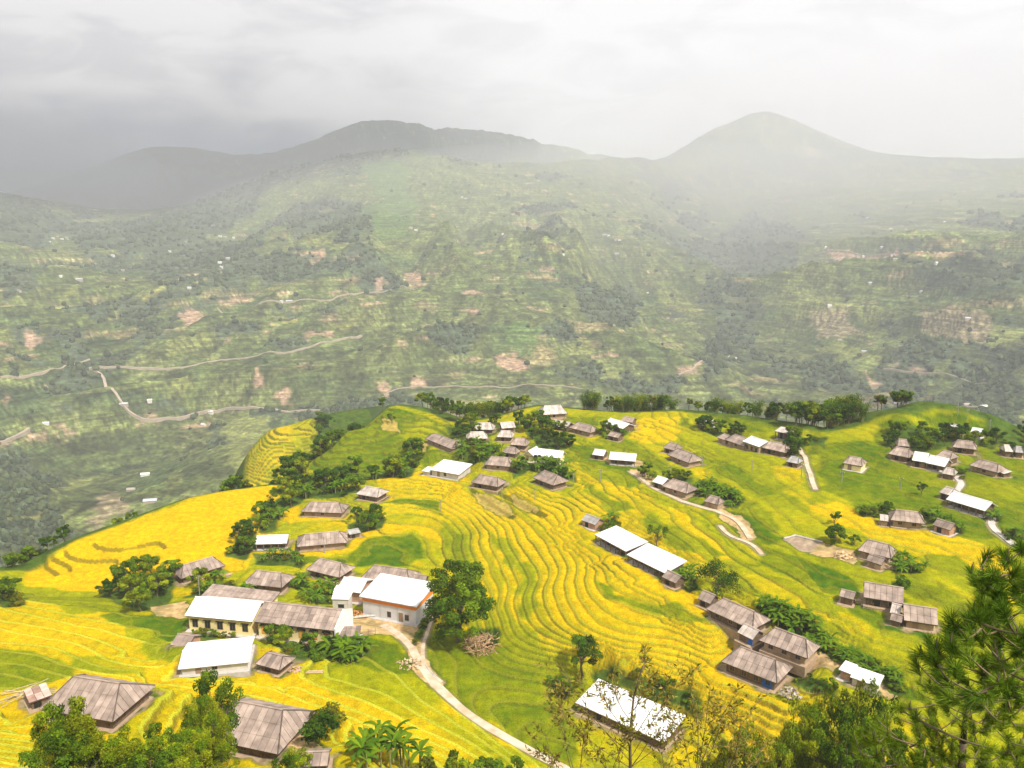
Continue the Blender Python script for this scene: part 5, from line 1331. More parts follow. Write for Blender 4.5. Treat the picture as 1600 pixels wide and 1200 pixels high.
    if nw:
        span = (wx1 - wx0); 
        for i in range(nw):
            cx = wx0 + span * (i + 0.5) / nw
            if nm == 'school':
                ww, wb, wt = 0.55, 0.85, 2.35
            else:
                ww, wb, wt = 0.4, 0.6, min(1.8, he - 0.4)
                if wl == 'orange' and i == 0: continue
            fr = MB().box(cx - ww - 0.08, cx + ww + 0.08, yF - 0.05, yF + 0.02, wb - 0.08, wt + 0.08).put('window', M_frame, root)
            if op.get('shutter'):
                mm = M_shut if i % 3 != 2 else M_shut2
                MB().box(cx - ww, cx + ww, yF - 0.09, yF - 0.052, wb, wt).put('shutter', mm, fr)
                aw = MB()
                for j in range(6):
                    t0_, t1_ = pi * j / 6, pi * (j + 1) / 6
                    aw.box(cx - (ww + 0.35) * cos(t0_) , cx - (ww + 0.35) * cos(t1_), yF - 0.35, yF - 0.003, wt + 0.1 + 0.30 * min(sin(t0_), sin(t1_)), wt + 0.22 + 0.34 * max(sin(t0_), sin(t1_)))
                aw.put('window_hood', M_frame if False else M_dark, fr)
            else:
                MB().box(cx - ww, cx - 0.03, yF - 0.075, yF - 0.052, wb, wt).put('pane', M_glass, fr)
                MB().box(cx + 0.03, cx + ww, yF - 0.075, yF - 0.052, wb, wt).put('pane', M_glass, fr)
                if nm == 'school':
                    MB().box(cx - ww - 0.3, cx + ww + 0.3, yF - 0.30, yF - 0.003, wt + 0.12, wt + 0.22).put('window_hood', M_dark, fr)
    if nm not in ('school', 'building') and L_ > 3:
        dx = wx0 + (wx1 - wx0) * (0.72 if nw % 2 else 0.33) if nw != 1 else wx0 + (wx1 - wx0) * 0.25
        dm = M_blue if op.get('bluedoor') else (M_dark if wl in ('wood', 'brick') else M_frame)
        if op.get('bluedoor'): dx = wx0 + (wx1 - wx0) * 0.86
        dw = 0.9 if op.get('bluedoor') and L_ > 7 else 0.5
        d_ = MB().box(dx - dw, dx + dw, yF - 0.06, yF + 0.02, 0.0, top).put('door', dm, root, **({'label': 'bright blue door'} if op.get('bluedoor') else {}))
    if wl == 'wood' and L_ > 6 and dist < 170:
        # upright wall boards proud of the wall: every one a piece
        bw_ = 0.42; n_ = int((wx1 - wx0) / bw_)
        pm = MB()
        for i in range(n_):
            if rs.rand() < 0.5:
                xx_ = wx0 + i * bw_; pm.box(xx_ + 0.02, xx_ + bw_ - 0.02, yF - 0.035 - 0.01 * rs.rand(), yF - 0.004, -0.8, he - 0.2)
        pm.put('wall_boards', WALLM['wood'], root, kind='stuff')
    if 'posts' in op:
        npst = op['posts']
        for i in range(npst):
            px_ = x0 + 0.3 + (L_ - 0.6) * i / (npst - 1)
            MB().box(px_ - 0.09, px_ + 0.09, y0 + 0.12, y0 + 0.30, -1.2, he - 0.02).put('post', M_wood, root)
        MB().box(x0 + 0.2, x1 - 0.2, y0 + 0.1, yF, -1.2, 0.08).put('porch_floor', M_conc, root)
    else:
        MB().box(wx0 - 0.5, wx1 + 0.5, yF - 0.9, wy1 + 0.4, -2.0, 0.03).put('plinth', M_conc if wl in ('cream', 'plaster', 'orange', 'brick') else WALLM['mud'], root)
    if wl == 'orange':
        MB().box(wx0 - 0.03, wx1 + 0.03, yF - 0.04, yF - 0.003, he - 1.15, he - 0.05).put('painted_band', M_orange, root, label='orange band under the eaves')
        MB().box(wx1 + 0.003, wx1 + 0.05, yF + 0.0, wy1, he - 1.15, he - 0.02).put('painted_band', M_orange, root, label='orange band under the eaves')
        for q in (0.33, 0.66):
            cx = wx0 + (wx1 - wx0) * q; MB().box(cx - 0.06, cx + 0.06, yF - 0.06, yF - 0.041, 0, he - 1.16).put('pilaster', M_conc, root)
    if op.get('gablewall'):
        g = MB(); pr = [(y0 + 0.1, -2), (y1 - 0.1, -2), (y1 - 0.1, he + 0.45), (0, hr + 0.35), (y0 + 0.1, he + 0.45)]
        g.v = [(x1 + 0.01, p[0], p[1]) for p in pr] + [(x1 + 0.28, p[0], p[1]) for p in pr]
        g.f = [tuple(range(4, -1, -1)), tuple(range(5, 10))] + [(i, (i + 1) % 5, (i + 1) % 5 + 5, i + 5) for i in range(5)]
        g.c = [(0.9, 0.9, 0.88)] * 10
        g.put('gable_wall', M_white, root, label='bare white gable wall')
    # eave beam so that the roof has a dark edge
    MB().box(x0 + 0.1, x1 - 0.1, y0 + 0.06, y0 + 0.14, he - 0.16, he - 0.02).put('eave_beam', M_wood, root)
    return root


for k, s in enumerate(hspec):
    s[5] if False else None
    build_house([s[0], s[1], s[2], s[3], s[4], s[5], s[6], s[7]], k)

# ------------------------------------------------------------------ tracks and paths
for r, sm in zip(ROADS, roads_w):
    nm, label, wd, look, _ = r
    n = len(sm); t = np.gradient(sm, axis=0); t /= np.linalg.norm(t, axis=1)[:, None]; nv = np.c_[-t[:, 1], t[:, 0]]
    rs = np.random.RandomState(5)
    V, F_ = [], []
    cols = 5
    jit = [np.convolve(rs.randn(n + 8), np.ones(5) / 5, 'valid')[:n] * 0.25 * (wd / 2) for _ in range(2)]
    for i in range(n):
        for c in range(cols):
            u = (c / (cols - 1) - 0.5) * wd
            if c == 0: u -= jit[0][i]
            if c == cols - 1: u += jit[1][i]
            V.append([sm[i, 0] + nv[i, 0] * u, sm[i, 1] + nv[i, 1] * u, 0])
    V = np.array(V); zz = grid_at(Z, V[:, 0], V[:, 1]).reshape(n, cols)
    zz = np.repeat(zz.max(1)[:, None], cols, 1) + 0.05
    V[:, 2] = zz.ravel(); 
    for i in range(n - 1):
        for c in range(cols - 1):
            q = i * cols + c; F_.append((q, q + cols, q + cols + 1, q + 1))
    me = bpy.data.meshes.new(nm); 
    low = V.copy(); low[:, 2] -= 0.6
    ring = [i * cols for i in range(n)] + [(n - 1) * cols + c for c in range(1, cols)] + [i * cols + cols - 1 for i in range(n - 2, -1, -1)] + [c for c in range(cols - 2, 0, -1)]
    N0 = len(V); allv = list(map(tuple, V)) + [tuple(low[i]) for i in ring]
    F2 = list(F_)
    for i in range(len(ring)):
        j = (i + 1) % len(ring); F2.append((ring[i], ring[j], N0 + j, N0 + i))
    me.from_pydata(allv, [], F2); me.materials.append(M_conc if look == 'concrete' else M_stone)
    put(nm, me, label=label, kind='structure')

# ------------------------------------------------------------------ stair tower, poles, brush heap
p = gpn(536, 962)
tw = empty('stair_tower', (p[0], p[1], p[2]), radians(-4), 'pale stepped stair tower between the school and the narrow white roof', 'tower')
MB().box(-1.7, 1.7, -1.4, 1.6, -1.5, 4.6).put('wall', WALLM['plaster'], tw)
for i in range(5):
    MB().box(-1.85 + 0.06 * i, 1.85 - 0.06 * i, -1.6 + 0.32 * i, 1.8, 4.603 + 0.36 * i, 4.83 + 0.36 * i).put('step_slab', M_white, tw)
    if i < 4: MB().box(-1.5 + 0.06 * i, 1.5 - 0.06 * i, -1.2 + 0.32 * i, 1.5, 4.833 + 0.36 * i, 4.96 + 0.36 * i).put('riser_wall', WALLM['brick'], tw)
MB().box(-0.55, 0.75, -1.43, -1.39, 2.6, 3.4).put('window', M_glass, tw)
MB().box(-0.7, 0.9, -1.50, -1.405, 3.45, 3.6).put('window_sill', M_conc, tw)
for i, (px, pb, pt, side) in enumerate([(938, 752, 733, 'green band left of the wide white roof'), (836, 782, 763, 'small green strip beside the golden slope'), (689, 800, 782, 'dark green plot inside the golden arcs'),
                              (784, 784, 762, 'bare brown plots'), (896, 757, 739, 'corner of the grey hipped house and golden field'), (507, 864, 838, 'golden strip below the brown gabled house'),
                              (1252, 746, 724, 'bank below the little grey hut'), (1407, 764, 747, 'open lime field on the right'), (1315, 755, 740, 'lime slope left of the lone brown house'),
                              (1097, 729, 713, 'front of the upper green band house'), (1046, 745, 729, 'green band above the path houses'), (1496, 650, 640, 'crest of the round hill'), (1511, 655, 644, 'right of the crest of the round hill'),
                              (1546, 672, 660, 'right shoulder of the round hill'), (312, 930, 899, 'bank behind the white school roof'), (1175, 735, 720, 'lime field below the two storey house')]):
    p = gpn(px, pb); q = raydir(px, pt); hr_ = hypot(q[0], q[1]); h = q[2] / hr_ * hypot(p[0], p[1]) - p[2]; h = float(np.clip(h, 3.2, 7))
    r_ = empty('utility_pole', (p[0], p[1], p[2]), 0.3 * i, 'thin utility pole at the ' + side, 'pole', 'utility poles in the village')
    MB().bar((0, 0, -1), (0, 0, h), 0.13, 0.09, 6).put('pole', M_pole, r_)
    MB().box(-0.6, 0.6, -0.05, 0.05, h - 0.45, h - 0.33).put('crossarm', M_wood, r_)
    for q_ in (-0.5, 0.5): MB().bar((q_, 0, h - 0.33), (q_, 0, h - 0.18), 0.04, 0.04, 5).put('insulator', M_white, r_)
rs = np.random.RandomState(3)
p = gpn(755, 1008)
hb = MB()
for i in range(260):
    a_ = rs.rand() * 2 * pi; r_ = 3.6 * sqrt(rs.rand()); z_ = 1.9 * (1 - (r_ / 3.8) ** 2) * rs.rand()
    c_ = np.array((r_ * cos(a_) * 1.1, r_ * sin(a_), z_)); d_ = rs.randn(3) * (0.55, 0.55, 0.25)
    g_ = rs.rand(); hb.bar(c_ - d_, c_ + d_, 0.07 + 0.07 * rs.rand(), 0.04, 4, c=tuple(rgb(0.42, 0.27, 0.15) * (0.6 + 0.8 * g_)))
put('brush_heap', hb.mesh('brush_heap', M_roof), loc=tuple(p), label='heap of dry brown brush beside the giant tree', category='brush heap')
# low yard walls
for lab, pl, h_ in (('low pale wall along the upper edge of the sandy school yard', [(548, 966), (602, 961), (650, 973)], 0.5),
                    ('low stone wall edging the muddy pond', [(1225, 842), (1243, 837), (1286, 848)], 0.4),
                    ('short tumbled stone wall at the top of the side path', [(664, 1040), (672, 1052), (683, 1060)], 0.5)):
    P = [gpn(*q) for q in pl]; w_ = MB()
    for a_, b_ in zip(P[:-1], P[1:]):
        n_ = max(1, int(np.linalg.norm(b_ - a_) / 0.8))
        for i in range(n_):
            q0, q1 = a_ + (b_ - a_) * i / n_, a_ + (b_ - a_) * (i + 0.94) / n_
            hh_ = h_ * (0.8 + 0.4 * rs.rand()); w_.bar(q0 + (0, 0, hh_ / 2 - 0.1), q1 + (0, 0, hh_ / 2 - 0.1), hh_ * 0.6, hh_ * 0.55, 4, c=(0.5, 0.46, 0.4))
    put('yard_wall', w_.mesh('yard_wall', M_conc), label=lab, category='wall')
# clutter in the yards
def heap(name, label, px, py, n, size, rad, hgt, cols, cat_, flat=1.0):
    p_ = gpn(px, py); r2 = np.random.RandomState(int(px)); m_ = MB()
    for i in range(n):
        a_ = r2.rand() * 2 * pi; q_ = rad * sqrt(r2.rand()); z_ = hgt * (1 - q_ / rad) * r2.rand()
        s1 = size * (0.6 + 0.8 * r2.rand()); x_, y_ = q_ * cos(a_), q_ * sin(a_) * 0.8; k_ = 0.7 + 0.6 * r2.rand()
        c0, ang = np.array((x_, y_, z_ + s1 * 0.2)), r2.rand() * pi
        d_ = np.array((cos(ang), sin(ang), 0.3 * r2.randn())) * s1
        m_.bar(c0 - d_ * 0.5, c0 + d_ * 0.5, s1 * 0.35 * flat, s1 * 0.30 * flat, 4, c=tuple(np.array(cols) * k_))
    put(name, m_.mesh(name, M_roof), loc=tuple(p_), label=label, category=cat_)


heap('brick_pile', 'pile of orange bricks between the stair tower and the yard', 556, 960, 90, 0.35, 1.9, 1.1, (0.52, 0.24, 0.10), 'brick pile')
heap('stone_pile', 'heap of broken pale stones right of the blue door house', 1240, 1084, 70, 0.5, 2.4, 0.8, (0.42, 0.36, 0.30), 'stone pile')
heap('stone_pile', 'pale rubble on the sand by the muddy pond', 1316, 868, 60, 0.45, 2.6, 0.6, (0.55, 0.40, 0.24), 'stone pile')
heap('rubbish_heap', 'small heap of oddments in front of the brown hut below the school', 462, 1047, 40, 0.4, 1.2, 0.7, (0.45, 0.30, 0.22), 'heap')
heap('rubble', 'scattered stones spilling down the bank left of the track', 640, 1038, 60, 0.4, 2.6, 0.3, (0.50, 0.37, 0.24), 'rubble')
for lab, px, py, ln_, n_, ang in (('long pale poles lying on the grass below the school bananas', 486, 1053, 4.0, 7, 0.05), ('stack of cut firewood beside the slanting brown roof house', 357, 902, 1.2, 24, 0.6),
                                  ('stack of cut firewood against the gabled house with the round tree', 1342, 944, 1.1, 24, 0.1)):
    p_ = gpn(px, py); m_ = MB()
    for i in range(n_):
        o_ = np.array((0.1 * rs.randn(), 0.16 * (i % 6), 0.12 + 0.17 * (i // 6))); d_ = np.array((cos(ang), sin(ang), 0)) * ln_ / 2
        m_.bar(o_ - d_, o_ + d_, 0.08, 0.07, 5, c=tuple(rgb(0.50, 0.38, 0.24) * (0.7 + 0.6 * rs.rand())))
    put('wood_stack' if n_ > 10 else 'pole_pile', m_.mesh('wood_stack', M_roof), loc=tuple(p_), label=lab, category='wood stack' if n_ > 10 else 'pole pile')
p_ = gpn(581, 992)
fr_ = empty('goal_frame', tuple(p_), 0.1, 'little brown wooden frame standing on the sandy school yard', 'frame')
for q_ in (-0.7, 0.7): MB().box(q_ - 0.05, q_ + 0.05, -0.05, 0.05, -0.2, 1.5).put('post', M_wood, fr_)
MB().box(-0.65, 0.65, -0.04, 0.04, 0.8, 0.9).put('rail', M_wood, fr_)
for lab, pl in (('rough bamboo fence between the round tree house and its little hut', [(1334, 938), (1342, 944), (1350, 950), (1372, 956)]),
                ('bamboo fence around the vegetable plot right of the blue door house', [(1228, 1070), (1246, 1082), (1270, 1088), (1292, 1086)]),
                ('low bamboo fence in front of the house on white roofed posts', [(400, 872), (430, 873), (462, 872)])):
    P = [gpn(*q) for q in pl]; f0 = empty('bamboo_fence', tuple(P[0]), 0, lab, 'fence')
    rl_ = MB()
    for a_, b_ in zip(P[:-1], P[1:]):
        n_ = max(2, int(np.linalg.norm(b_ - a_) / 0.55))
        for i in range(n_):
            q0 = a_ + (b_ - a_) * i / n_ - P[0]
            MB().bar(q0 - (0, 0, 0.3), q0 + (0.05 * rs.randn(), 0.05 * rs.randn(), 0.8 + 0.2 * rs.rand()), 0.035, 0.03, 4, c=(0.45, 0.38, 0.25)).put('picket', M_roof, f0)
        rl_.bar(a_ - P[0] + (0, 0, 0.5), b_ - P[0] + (0, 0, 0.5), 0.03, 0.03, 4, c=(0.42, 0.35, 0.22))
    rl_.put('rail', M_roof, f0)
# poles and planks lying by the shack
p = gpn(38, 1088)
pk = MB()
for i in range(14):
    a_ = 0.5 + 0.35 * rs.randn(); l_ = 1.5 + 1.5 * rs.rand(); c_ = np.array((rs.randn() * 1.2, rs.randn() * 0.9, 0.25 + 0.5 * rs.rand()))
    d_ = np.array((cos(a_), sin(a_), 0.1 * rs.randn())) * l_; pk.bar(c_ - d_, c_ + d_, 0.06, 0.06, 4, c=tuple(rgb(0.5, 0.4, 0.28) * (0.7 + 0.5 * rs.rand())))
put('timber_pile', pk.mesh('timber_pile', M_roof), loc=tuple(p), label='jumbled pale timber poles left of the collapsing shack', category='timber pile')

# ------------------------------------------------------------------ tiny houses on the far slopes
fm_ = []
for v_ in range(4):
    w_ = 9 + 2 * v_; d_ = 6.5
    mb = MB(); wc = ((0.75, 0.70, 0.62), (0.5, 0.4, 0.3), (0.8, 0.78, 0.75), (0.45, 0.36, 0.28))[v_]; rc = ((0.65, 0.65, 0.68), (0.40, 0.34, 0.30), (0.75, 0.75, 0.75), (0.5, 0.52, 0.58))[v_]
    mb.box(-w_ / 2 + .5, w_ / 2 - .5, -d_ / 2 + .5, d_ / 2 - .5, -3, 3.2, wc)
    mb.prism([(-w_ / 2, -d_ / 2, 3.1), (w_ / 2, -d_ / 2, 3.1), (w_ / 2, 0, 5.2), (-w_ / 2, 0, 5.2)], rgb(0, 0, 1), 0.2, rc)
    mb.prism([(-w_ / 2, 0, 5.2), (w_ / 2, 0, 5.2), (w_ / 2, d_ / 2, 3.1), (-w_ / 2, d_ / 2, 3.1)], rgb(0, 0, 1), 0.2, rc)
    fm_.append(mb.mesh('far_house', M_white))
FH = [(83, 373), (90, 370), (97, 374), (104, 372), (78, 378), (333, 353), (344, 370), (352, 371), (365, 372), (381, 367), (343, 411), (356, 405), (346, 418), (290, 378), (265, 393), (284, 438), (296, 451), (192, 423),
      (176, 400), (124, 438), (95, 432), (642, 357), (650, 360), (727, 311), (722, 309), (790, 304), (786, 366), (945, 368), (951, 369), (962, 376), (968, 376), (964, 397), (880, 398), (1146, 321), (1178, 344), (1247, 361), (1290, 387),
      (1355, 341), (1392, 358), (1378, 387), (1394, 400), (1399, 406), (1476, 347), (1360, 443), (1296, 479), (1325, 479), (1440, 456), (1513, 499), (1463, 412), (1340, 402), (1350, 401), (452, 472), (440, 472), (850, 298),
      (72, 662), (193, 633), (234, 627), (205, 767), (227, 743), (235, 785), (1012, 458), (1312, 532), (1152, 560), (1350, 550), (330, 645), (30, 455), (1422, 632), (1400, 630), (1500, 633), (1510, 634), (1536, 637), (1470, 633), (318, 665), (480, 662)]
for i, (px, py) in enumerate(FH):
    p = gp(px, py)
    if hypot(p[0], p[1]) < 480 or hypot(p[0], p[1]) > 3900: continue
    sc_ = 0.65 + 0.4 * hash2(np.array([i]), np.array([3]), 8)[0]
    lab = ('tiny white roofed house on the far slope under the dark cloud' if px < 420 else 'tiny pale roofed house on the hazy far slope to the right' if px > 900 else 'tiny pale roofed house high on the central far slope') if hypot(p[0], p[1]) > 900 else 'small far house in the wooded valley just beyond the village'
    o = put('far_house', fm_[i % 4], loc=(p[0], p[1], p[2] - 0.5), rotz=-0.4 + 0.8 * hash2(np.array([i]), np.array([4]), 8)[0], label=lab, category='house', group=lab.replace('tiny ', '').replace('house', 'houses', 1))
    o.scale = (sc_,) * 3

# winding mountain roads: strips draped on the slopes
M_mroad = mat('mountain_road', (0.42, 0.34, 0.26), 0.95, 0.1, noise=0.2, nscale=0.1)
for lab, wd, pl in (('pale road with a switchback low on the left far slope', 6, [(0, 590), (50, 585), (90, 578), (112, 567), (140, 562)]),
                    ('long earth road crossing the left far slope to the red banks', 6, [(139, 577), (200, 571), (232, 577), (270, 577), (320, 567), (345, 560), (400, 556), (440, 555), (480, 545), (510, 535), (540, 529), (565, 525)]),
                    ('winding earth road dropping from the switchback to the lower left slope', 7, [(140, 576), (165, 582), (172, 590), (162, 600), (170, 612), (193, 630), (195, 645), (205, 655), (230, 660), (260, 655), (300, 645), (340, 640), (420, 640), (500, 642)]),
                    ('orange earth road at the left edge of the far slope', 8, [(0, 694), (20, 686), (45, 672)]),
                    ('thin road under the upper tea fields of the centre slope', 4, [(340, 483), (400, 478), (440, 473), (490, 470), (540, 460), (580, 456), (640, 448), (680, 448)]),
                    ('thin white road cut on the right far slope', 4, [(1060, 586), (1085, 578), (1110, 560), (1140, 556)]),
                    ('thin road above the bright right far fields', 4, [(1380, 577), (1400, 580), (1440, 583), (1500, 588), (1560, 600)]),
                    ('thin track through the hazy upper right slope', 4, [(1270, 396), (1330, 394), (1400, 393), (1480, 397), (1540, 396)]),
                    ('small track zigzagging below the centre slope', 4, [(600, 618), (620, 608), (650, 602), (720, 604), (800, 606), (870, 602), (910, 608)]),
                    ('road beside the far hamlet past the round hill', 6, [(1400, 629), (1440, 632), (1490, 634), (1550, 638)])):
    P = np.array([gp(*q) for q in pl])
    P = P[np.hypot(P[:, 0], P[:, 1]) > 600]
    if len(P) < 2: continue
    t = np.r_[0, np.cumsum(np.linalg.norm(np.diff(P[:, :2], axis=0), axis=1))]; n = max(8, int(t[-1] / 12)); tt = np.linspace(0, t[-1], n)
    sm = np.c_[np.interp(tt, t, P[:, 0]), np.interp(tt, t, P[:, 1])]
    for _ in range(5): sm[1:-1] = 0.25 * sm[:-2] + 0.5 * sm[1:-1] + 0.25 * sm[2:]
    tg = np.gradient(sm, axis=0); tg /= np.linalg.norm(tg, axis=1)[:, None]; nv = np.c_[-tg[:, 1], tg[:, 0]]
    wd *= 0.62
    Lf, Rt = sm + nv * wd / 2, sm - nv * wd / 2
    zc = np.maximum(grid_at(ZB, Lf[:, 0], Lf[:, 1]), grid_at(ZB, Rt[:, 0], Rt[:, 1])) + 1.0
    V = np.vstack([np.c_[Lf, zc], np.c_[Rt, zc], np.c_[Lf, zc - 8], np.c_[Rt, zc - 8]])
    F_ = []
    for i in range(n - 1):
        F_ += [(i, i + 1, n + i + 1, n + i), (i, 2 * n + i, 2 * n + i + 1, i + 1), (n + i, n + i + 1, 3 * n + i + 1, 3 * n + i)]
    me = bpy.data.meshes.new('mountain_road'); me.from_pydata(list(map(tuple, V)), [], F_); me.materials.append(M_mroad)
    put('mountain_road', me, label=lab, kind='structure')

# ------------------------------------------------------------------ plants
M_leaf = mat('leaf', None, 0.8, 0.06, attr='tint', trans=0.25)
M_needle = mat('pine_needle', None, 0.6, 0.2, attr='tint', trans=0.2)
M_bark = mat('bark', (0.16, 0.12, 0.09), 0.95, 0.1, noise=0.3, nscale=4, bump=0.02, bscale=8)
M_twig = mat('twig', (0.20, 0.15, 0.09), 0.9, 0.1, noise=0.2, nscale=10)
M_stem = mat('banana_stem', (0.25, 0.26, 0.10), 0.8, 0.2, noise=0.25, nscale=3)


def leaf_mesh(name, P, Nrm, size, col, rs, aspect=0.6, fold=0.0, down=None):
    """diamond leaves: P points, Nrm facing, size per leaf"""
    n = len(P)
    r = rs.randn(n, 3)
    if down is not None: r = r * 0.4 + np.array([0, 0, -down])
    U = r - (r * Nrm).sum(1)[:, None] * Nrm; U /= np.linalg.norm(U, axis=1)[:, None] + 1e-9
    W = np.cross(Nrm, U)
    s = size[:, None]
    V = np.stack([P - U * s * 0.5, P + W * s * 0.5 * aspect, P + U * s * 0.5, P - W * s * 0.5 * aspect], 1).reshape(-1, 3)
    return mesh_np(name, V, np.arange(4 * n).reshape(n, 4), 4, np.repeat(col, 4, axis=0), False, M_leaf)


def crown(name, rs, H, R, z0, n_clump, n_leaf, lsize, tone, flat=0.8, spread=1.0, cr=(0.26, 0.42), droop=None):
    """leaves on the outsides of many clumps that fill an uneven crown"""
    cc, cr_ = [], []
    hz = (H - z0) / 2
    tries = 0
    while len(cc) < n_clump and tries < 4000:
        tries += 1
        d = rs.randn(3); d /= np.linalg.norm(d)
        q = (0.35 + 0.65 * rs.rand()) ** 0.6
        p = np.array([d[0] * R * q, d[1] * R * q, z0 + hz + d[2] * hz * q * flat])
        rr_ = R * (cr[0] + (cr[1] - cr[0]) * rs.rand()) * (1.0 if q < 0.75 else 0.8)
        if d[2] < -0.5 and rs.rand() < 0.6: continue
        cc.append(p); cr_.append(rr_)
    cc = np.array(cc); cr_ = np.array(cr_)
    w = cr_ ** 2 / (cr_ ** 2).sum(); idc = rs.choice(len(cc), n_leaf, p=w)
    d = rs.randn(n_leaf, 3); d[:, 2] += 0.35; d /= np.linalg.norm(d, axis=1)[:, None]
    rad = (0.55 + 0.5 * rs.rand(n_leaf)) * spread
    P = cc[idc] + d * (cr_[idc] * rad)[:, None] * np.array([1, 1, 0.8])
    Nn = d + 0.7 * rs.randn(n_leaf, 3); Nn[:, 2] += 0.3; Nn /= np.linalg.norm(Nn, axis=1)[:, None]
    ct = 1 + 0.30 * rs.randn(len(cc)).clip(-1.2, 1.4)
    hue = rs.rand(len(cc))
    base = tone[0][None] * (1 - hue[idc][:, None]) + tone[1][None] * hue[idc][:, None]
    col = base * (ct[idc] * (0.75 + 0.5 * rs.rand(n_leaf)))[:, None]
    sz = lsize * (0.7 + 0.7 * rs.rand(n_leaf))
    return leaf_mesh(name, P, Nn, sz, np.clip(col, 0.004, 1), rs, down=droop), cc


def trunk(name, rs, H, r0, cc, n_limb=6, base=-1.0, material=None, lean=0.05):
    mb = MB()
    z1 = H * 0.62
    pts = [np.array((0, 0, base))]
    for i in range(1, 5):
        pts.append(np.array((lean * H * rs.randn() * 0.4, lean * H * rs.randn() * 0.4, base + (z1 - base) * i / 4)))
    for i in range(4): mb.bar(pts[i], pts[i + 1], r0 * (1 - 0.16 * i), r0 * (1 - 0.16 * (i + 1)), 6)
    for i in range(min(n_limb, len(cc))):
        t = 1 + rs.rand() * 2.9; k = int(t); a_ = pts[k] + (pts[min(k + 1, 4)] - pts[k]) * (t - k)
        m_ = (a_ + cc[i]) / 2 + (0, 0, 0.05 * H) + rs.randn(3) * 0.02 * H
        mb.bar(a_, m_, r0 * 0.4, r0 * 0.28, 5); mb.bar(m_, cc[i], r0 * 0.28, r0 * 0.1, 5)
    return mb.mesh(name, material or M_bark)


T_mid = (rgb(0.050, 0.120, 0.006), rgb(0.150, 0.230, 0.008))
T_dark = (rgb(0.024, 0.068, 0.006), rgb(0.075, 0.140, 0.008))
T_lime = (rgb(0.110, 0.190, 0.006), rgb(0.330, 0.350, 0.008))
T_olive = (rgb(0.080, 0.110, 0.008), rgb(0.220, 0.210, 0.012))
LIB = {}


def add_kind(kind, parts): LIB.setdefault(kind, []).append(parts)


for i in range(5):
    rs = np.random.RandomState(20 + i)
    tone = (T_mid, T_dark, T_mid, T_lime, T_dark)[i]
    c_, cc = crown('crown', rs, 7, 2.5 + 0.5 * rs.rand(), 1.5, 16, 2300, 0.42, tone)
    add_kind('broad', [('trunk', trunk('trunk', rs, 7, 0.17, cc)), ('crown', c_)])
for i in range(3):
    rs = np.random.RandomState(30 + i)
    c_, cc = crown('crown', rs, 10, 2.4, 2.0, 18, 2600, 0.45, (T_dark, T_olive, T_mid)[i], cr=(0.24, 0.4))
    add_kind('tall', [('trunk', trunk('trunk', rs, 10, 0.2, cc)), ('crown', c_)])
for i in range(4):
    rs = np.random.RandomState(40 + i)
    c_, cc = crown('crown', rs, 3, 1.5, 0.1, 9, 900, 0.30, (T_mid, T_lime, T_dark, T_olive)[i], cr=(0.3, 0.5))
    add_kind('bush', [('stem', trunk('stem', rs, 3, 0.07, cc, 4)), ('crown', c_)])
for i in range(3):     # feathery bamboo clumps
    rs = np.random.RandomState(50 + i)
    cul = MB(); P, Nn = [], []
    for k in range(26):
        a_ = rs.rand() * 2 * pi; ln_ = 6.5 + 3.5 * rs.rand(); out = 1.3 + 2.0 * rs.rand(); b0 = rs.randn(2) * 0.5
        prev = np.array((b0[0], b0[1], -0.8))
        for j in range(1, 7):
            t = j / 6; q = np.array((b0[0] + cos(a_) * out * t ** 2.2, b0[1] + sin(a_) * out * t ** 2.2, ln_ * (t - 0.16 * t ** 3)))
            cul.bar(prev, q, 0.05 * (1.1 - t), 0.05 * (1.0 - t) + 0.006, 4); prev = q
            if j >= 2:
                n_ = 16; P.append(q + rs.randn(n_, 3) * (0.42, 0.42, 0.42)); dn = rs.randn(n_, 3); Nn.append(dn / np.linalg.norm(dn, axis=1)[:, None])
    P = np.vstack(P); Nn = np.vstack(Nn); n_ = len(P)
    tone = (T_mid, T_dark, T_lime)[i]; h_ = rs.rand(n_, 1)
    col = (tone[0] * (1 - h_) + tone[1] * h_) * (0.7 + 0.6 * rs.rand(n_, 1))
    add_kind('bamboo', [('culms', cul.mesh('culms', M_stem)), ('foliage', leaf_mesh('foliage', P, Nn, 0.50 * (0.7 + 0.6 * rs.rand(n_)), col, rs, aspect=0.4, down=0.6))])


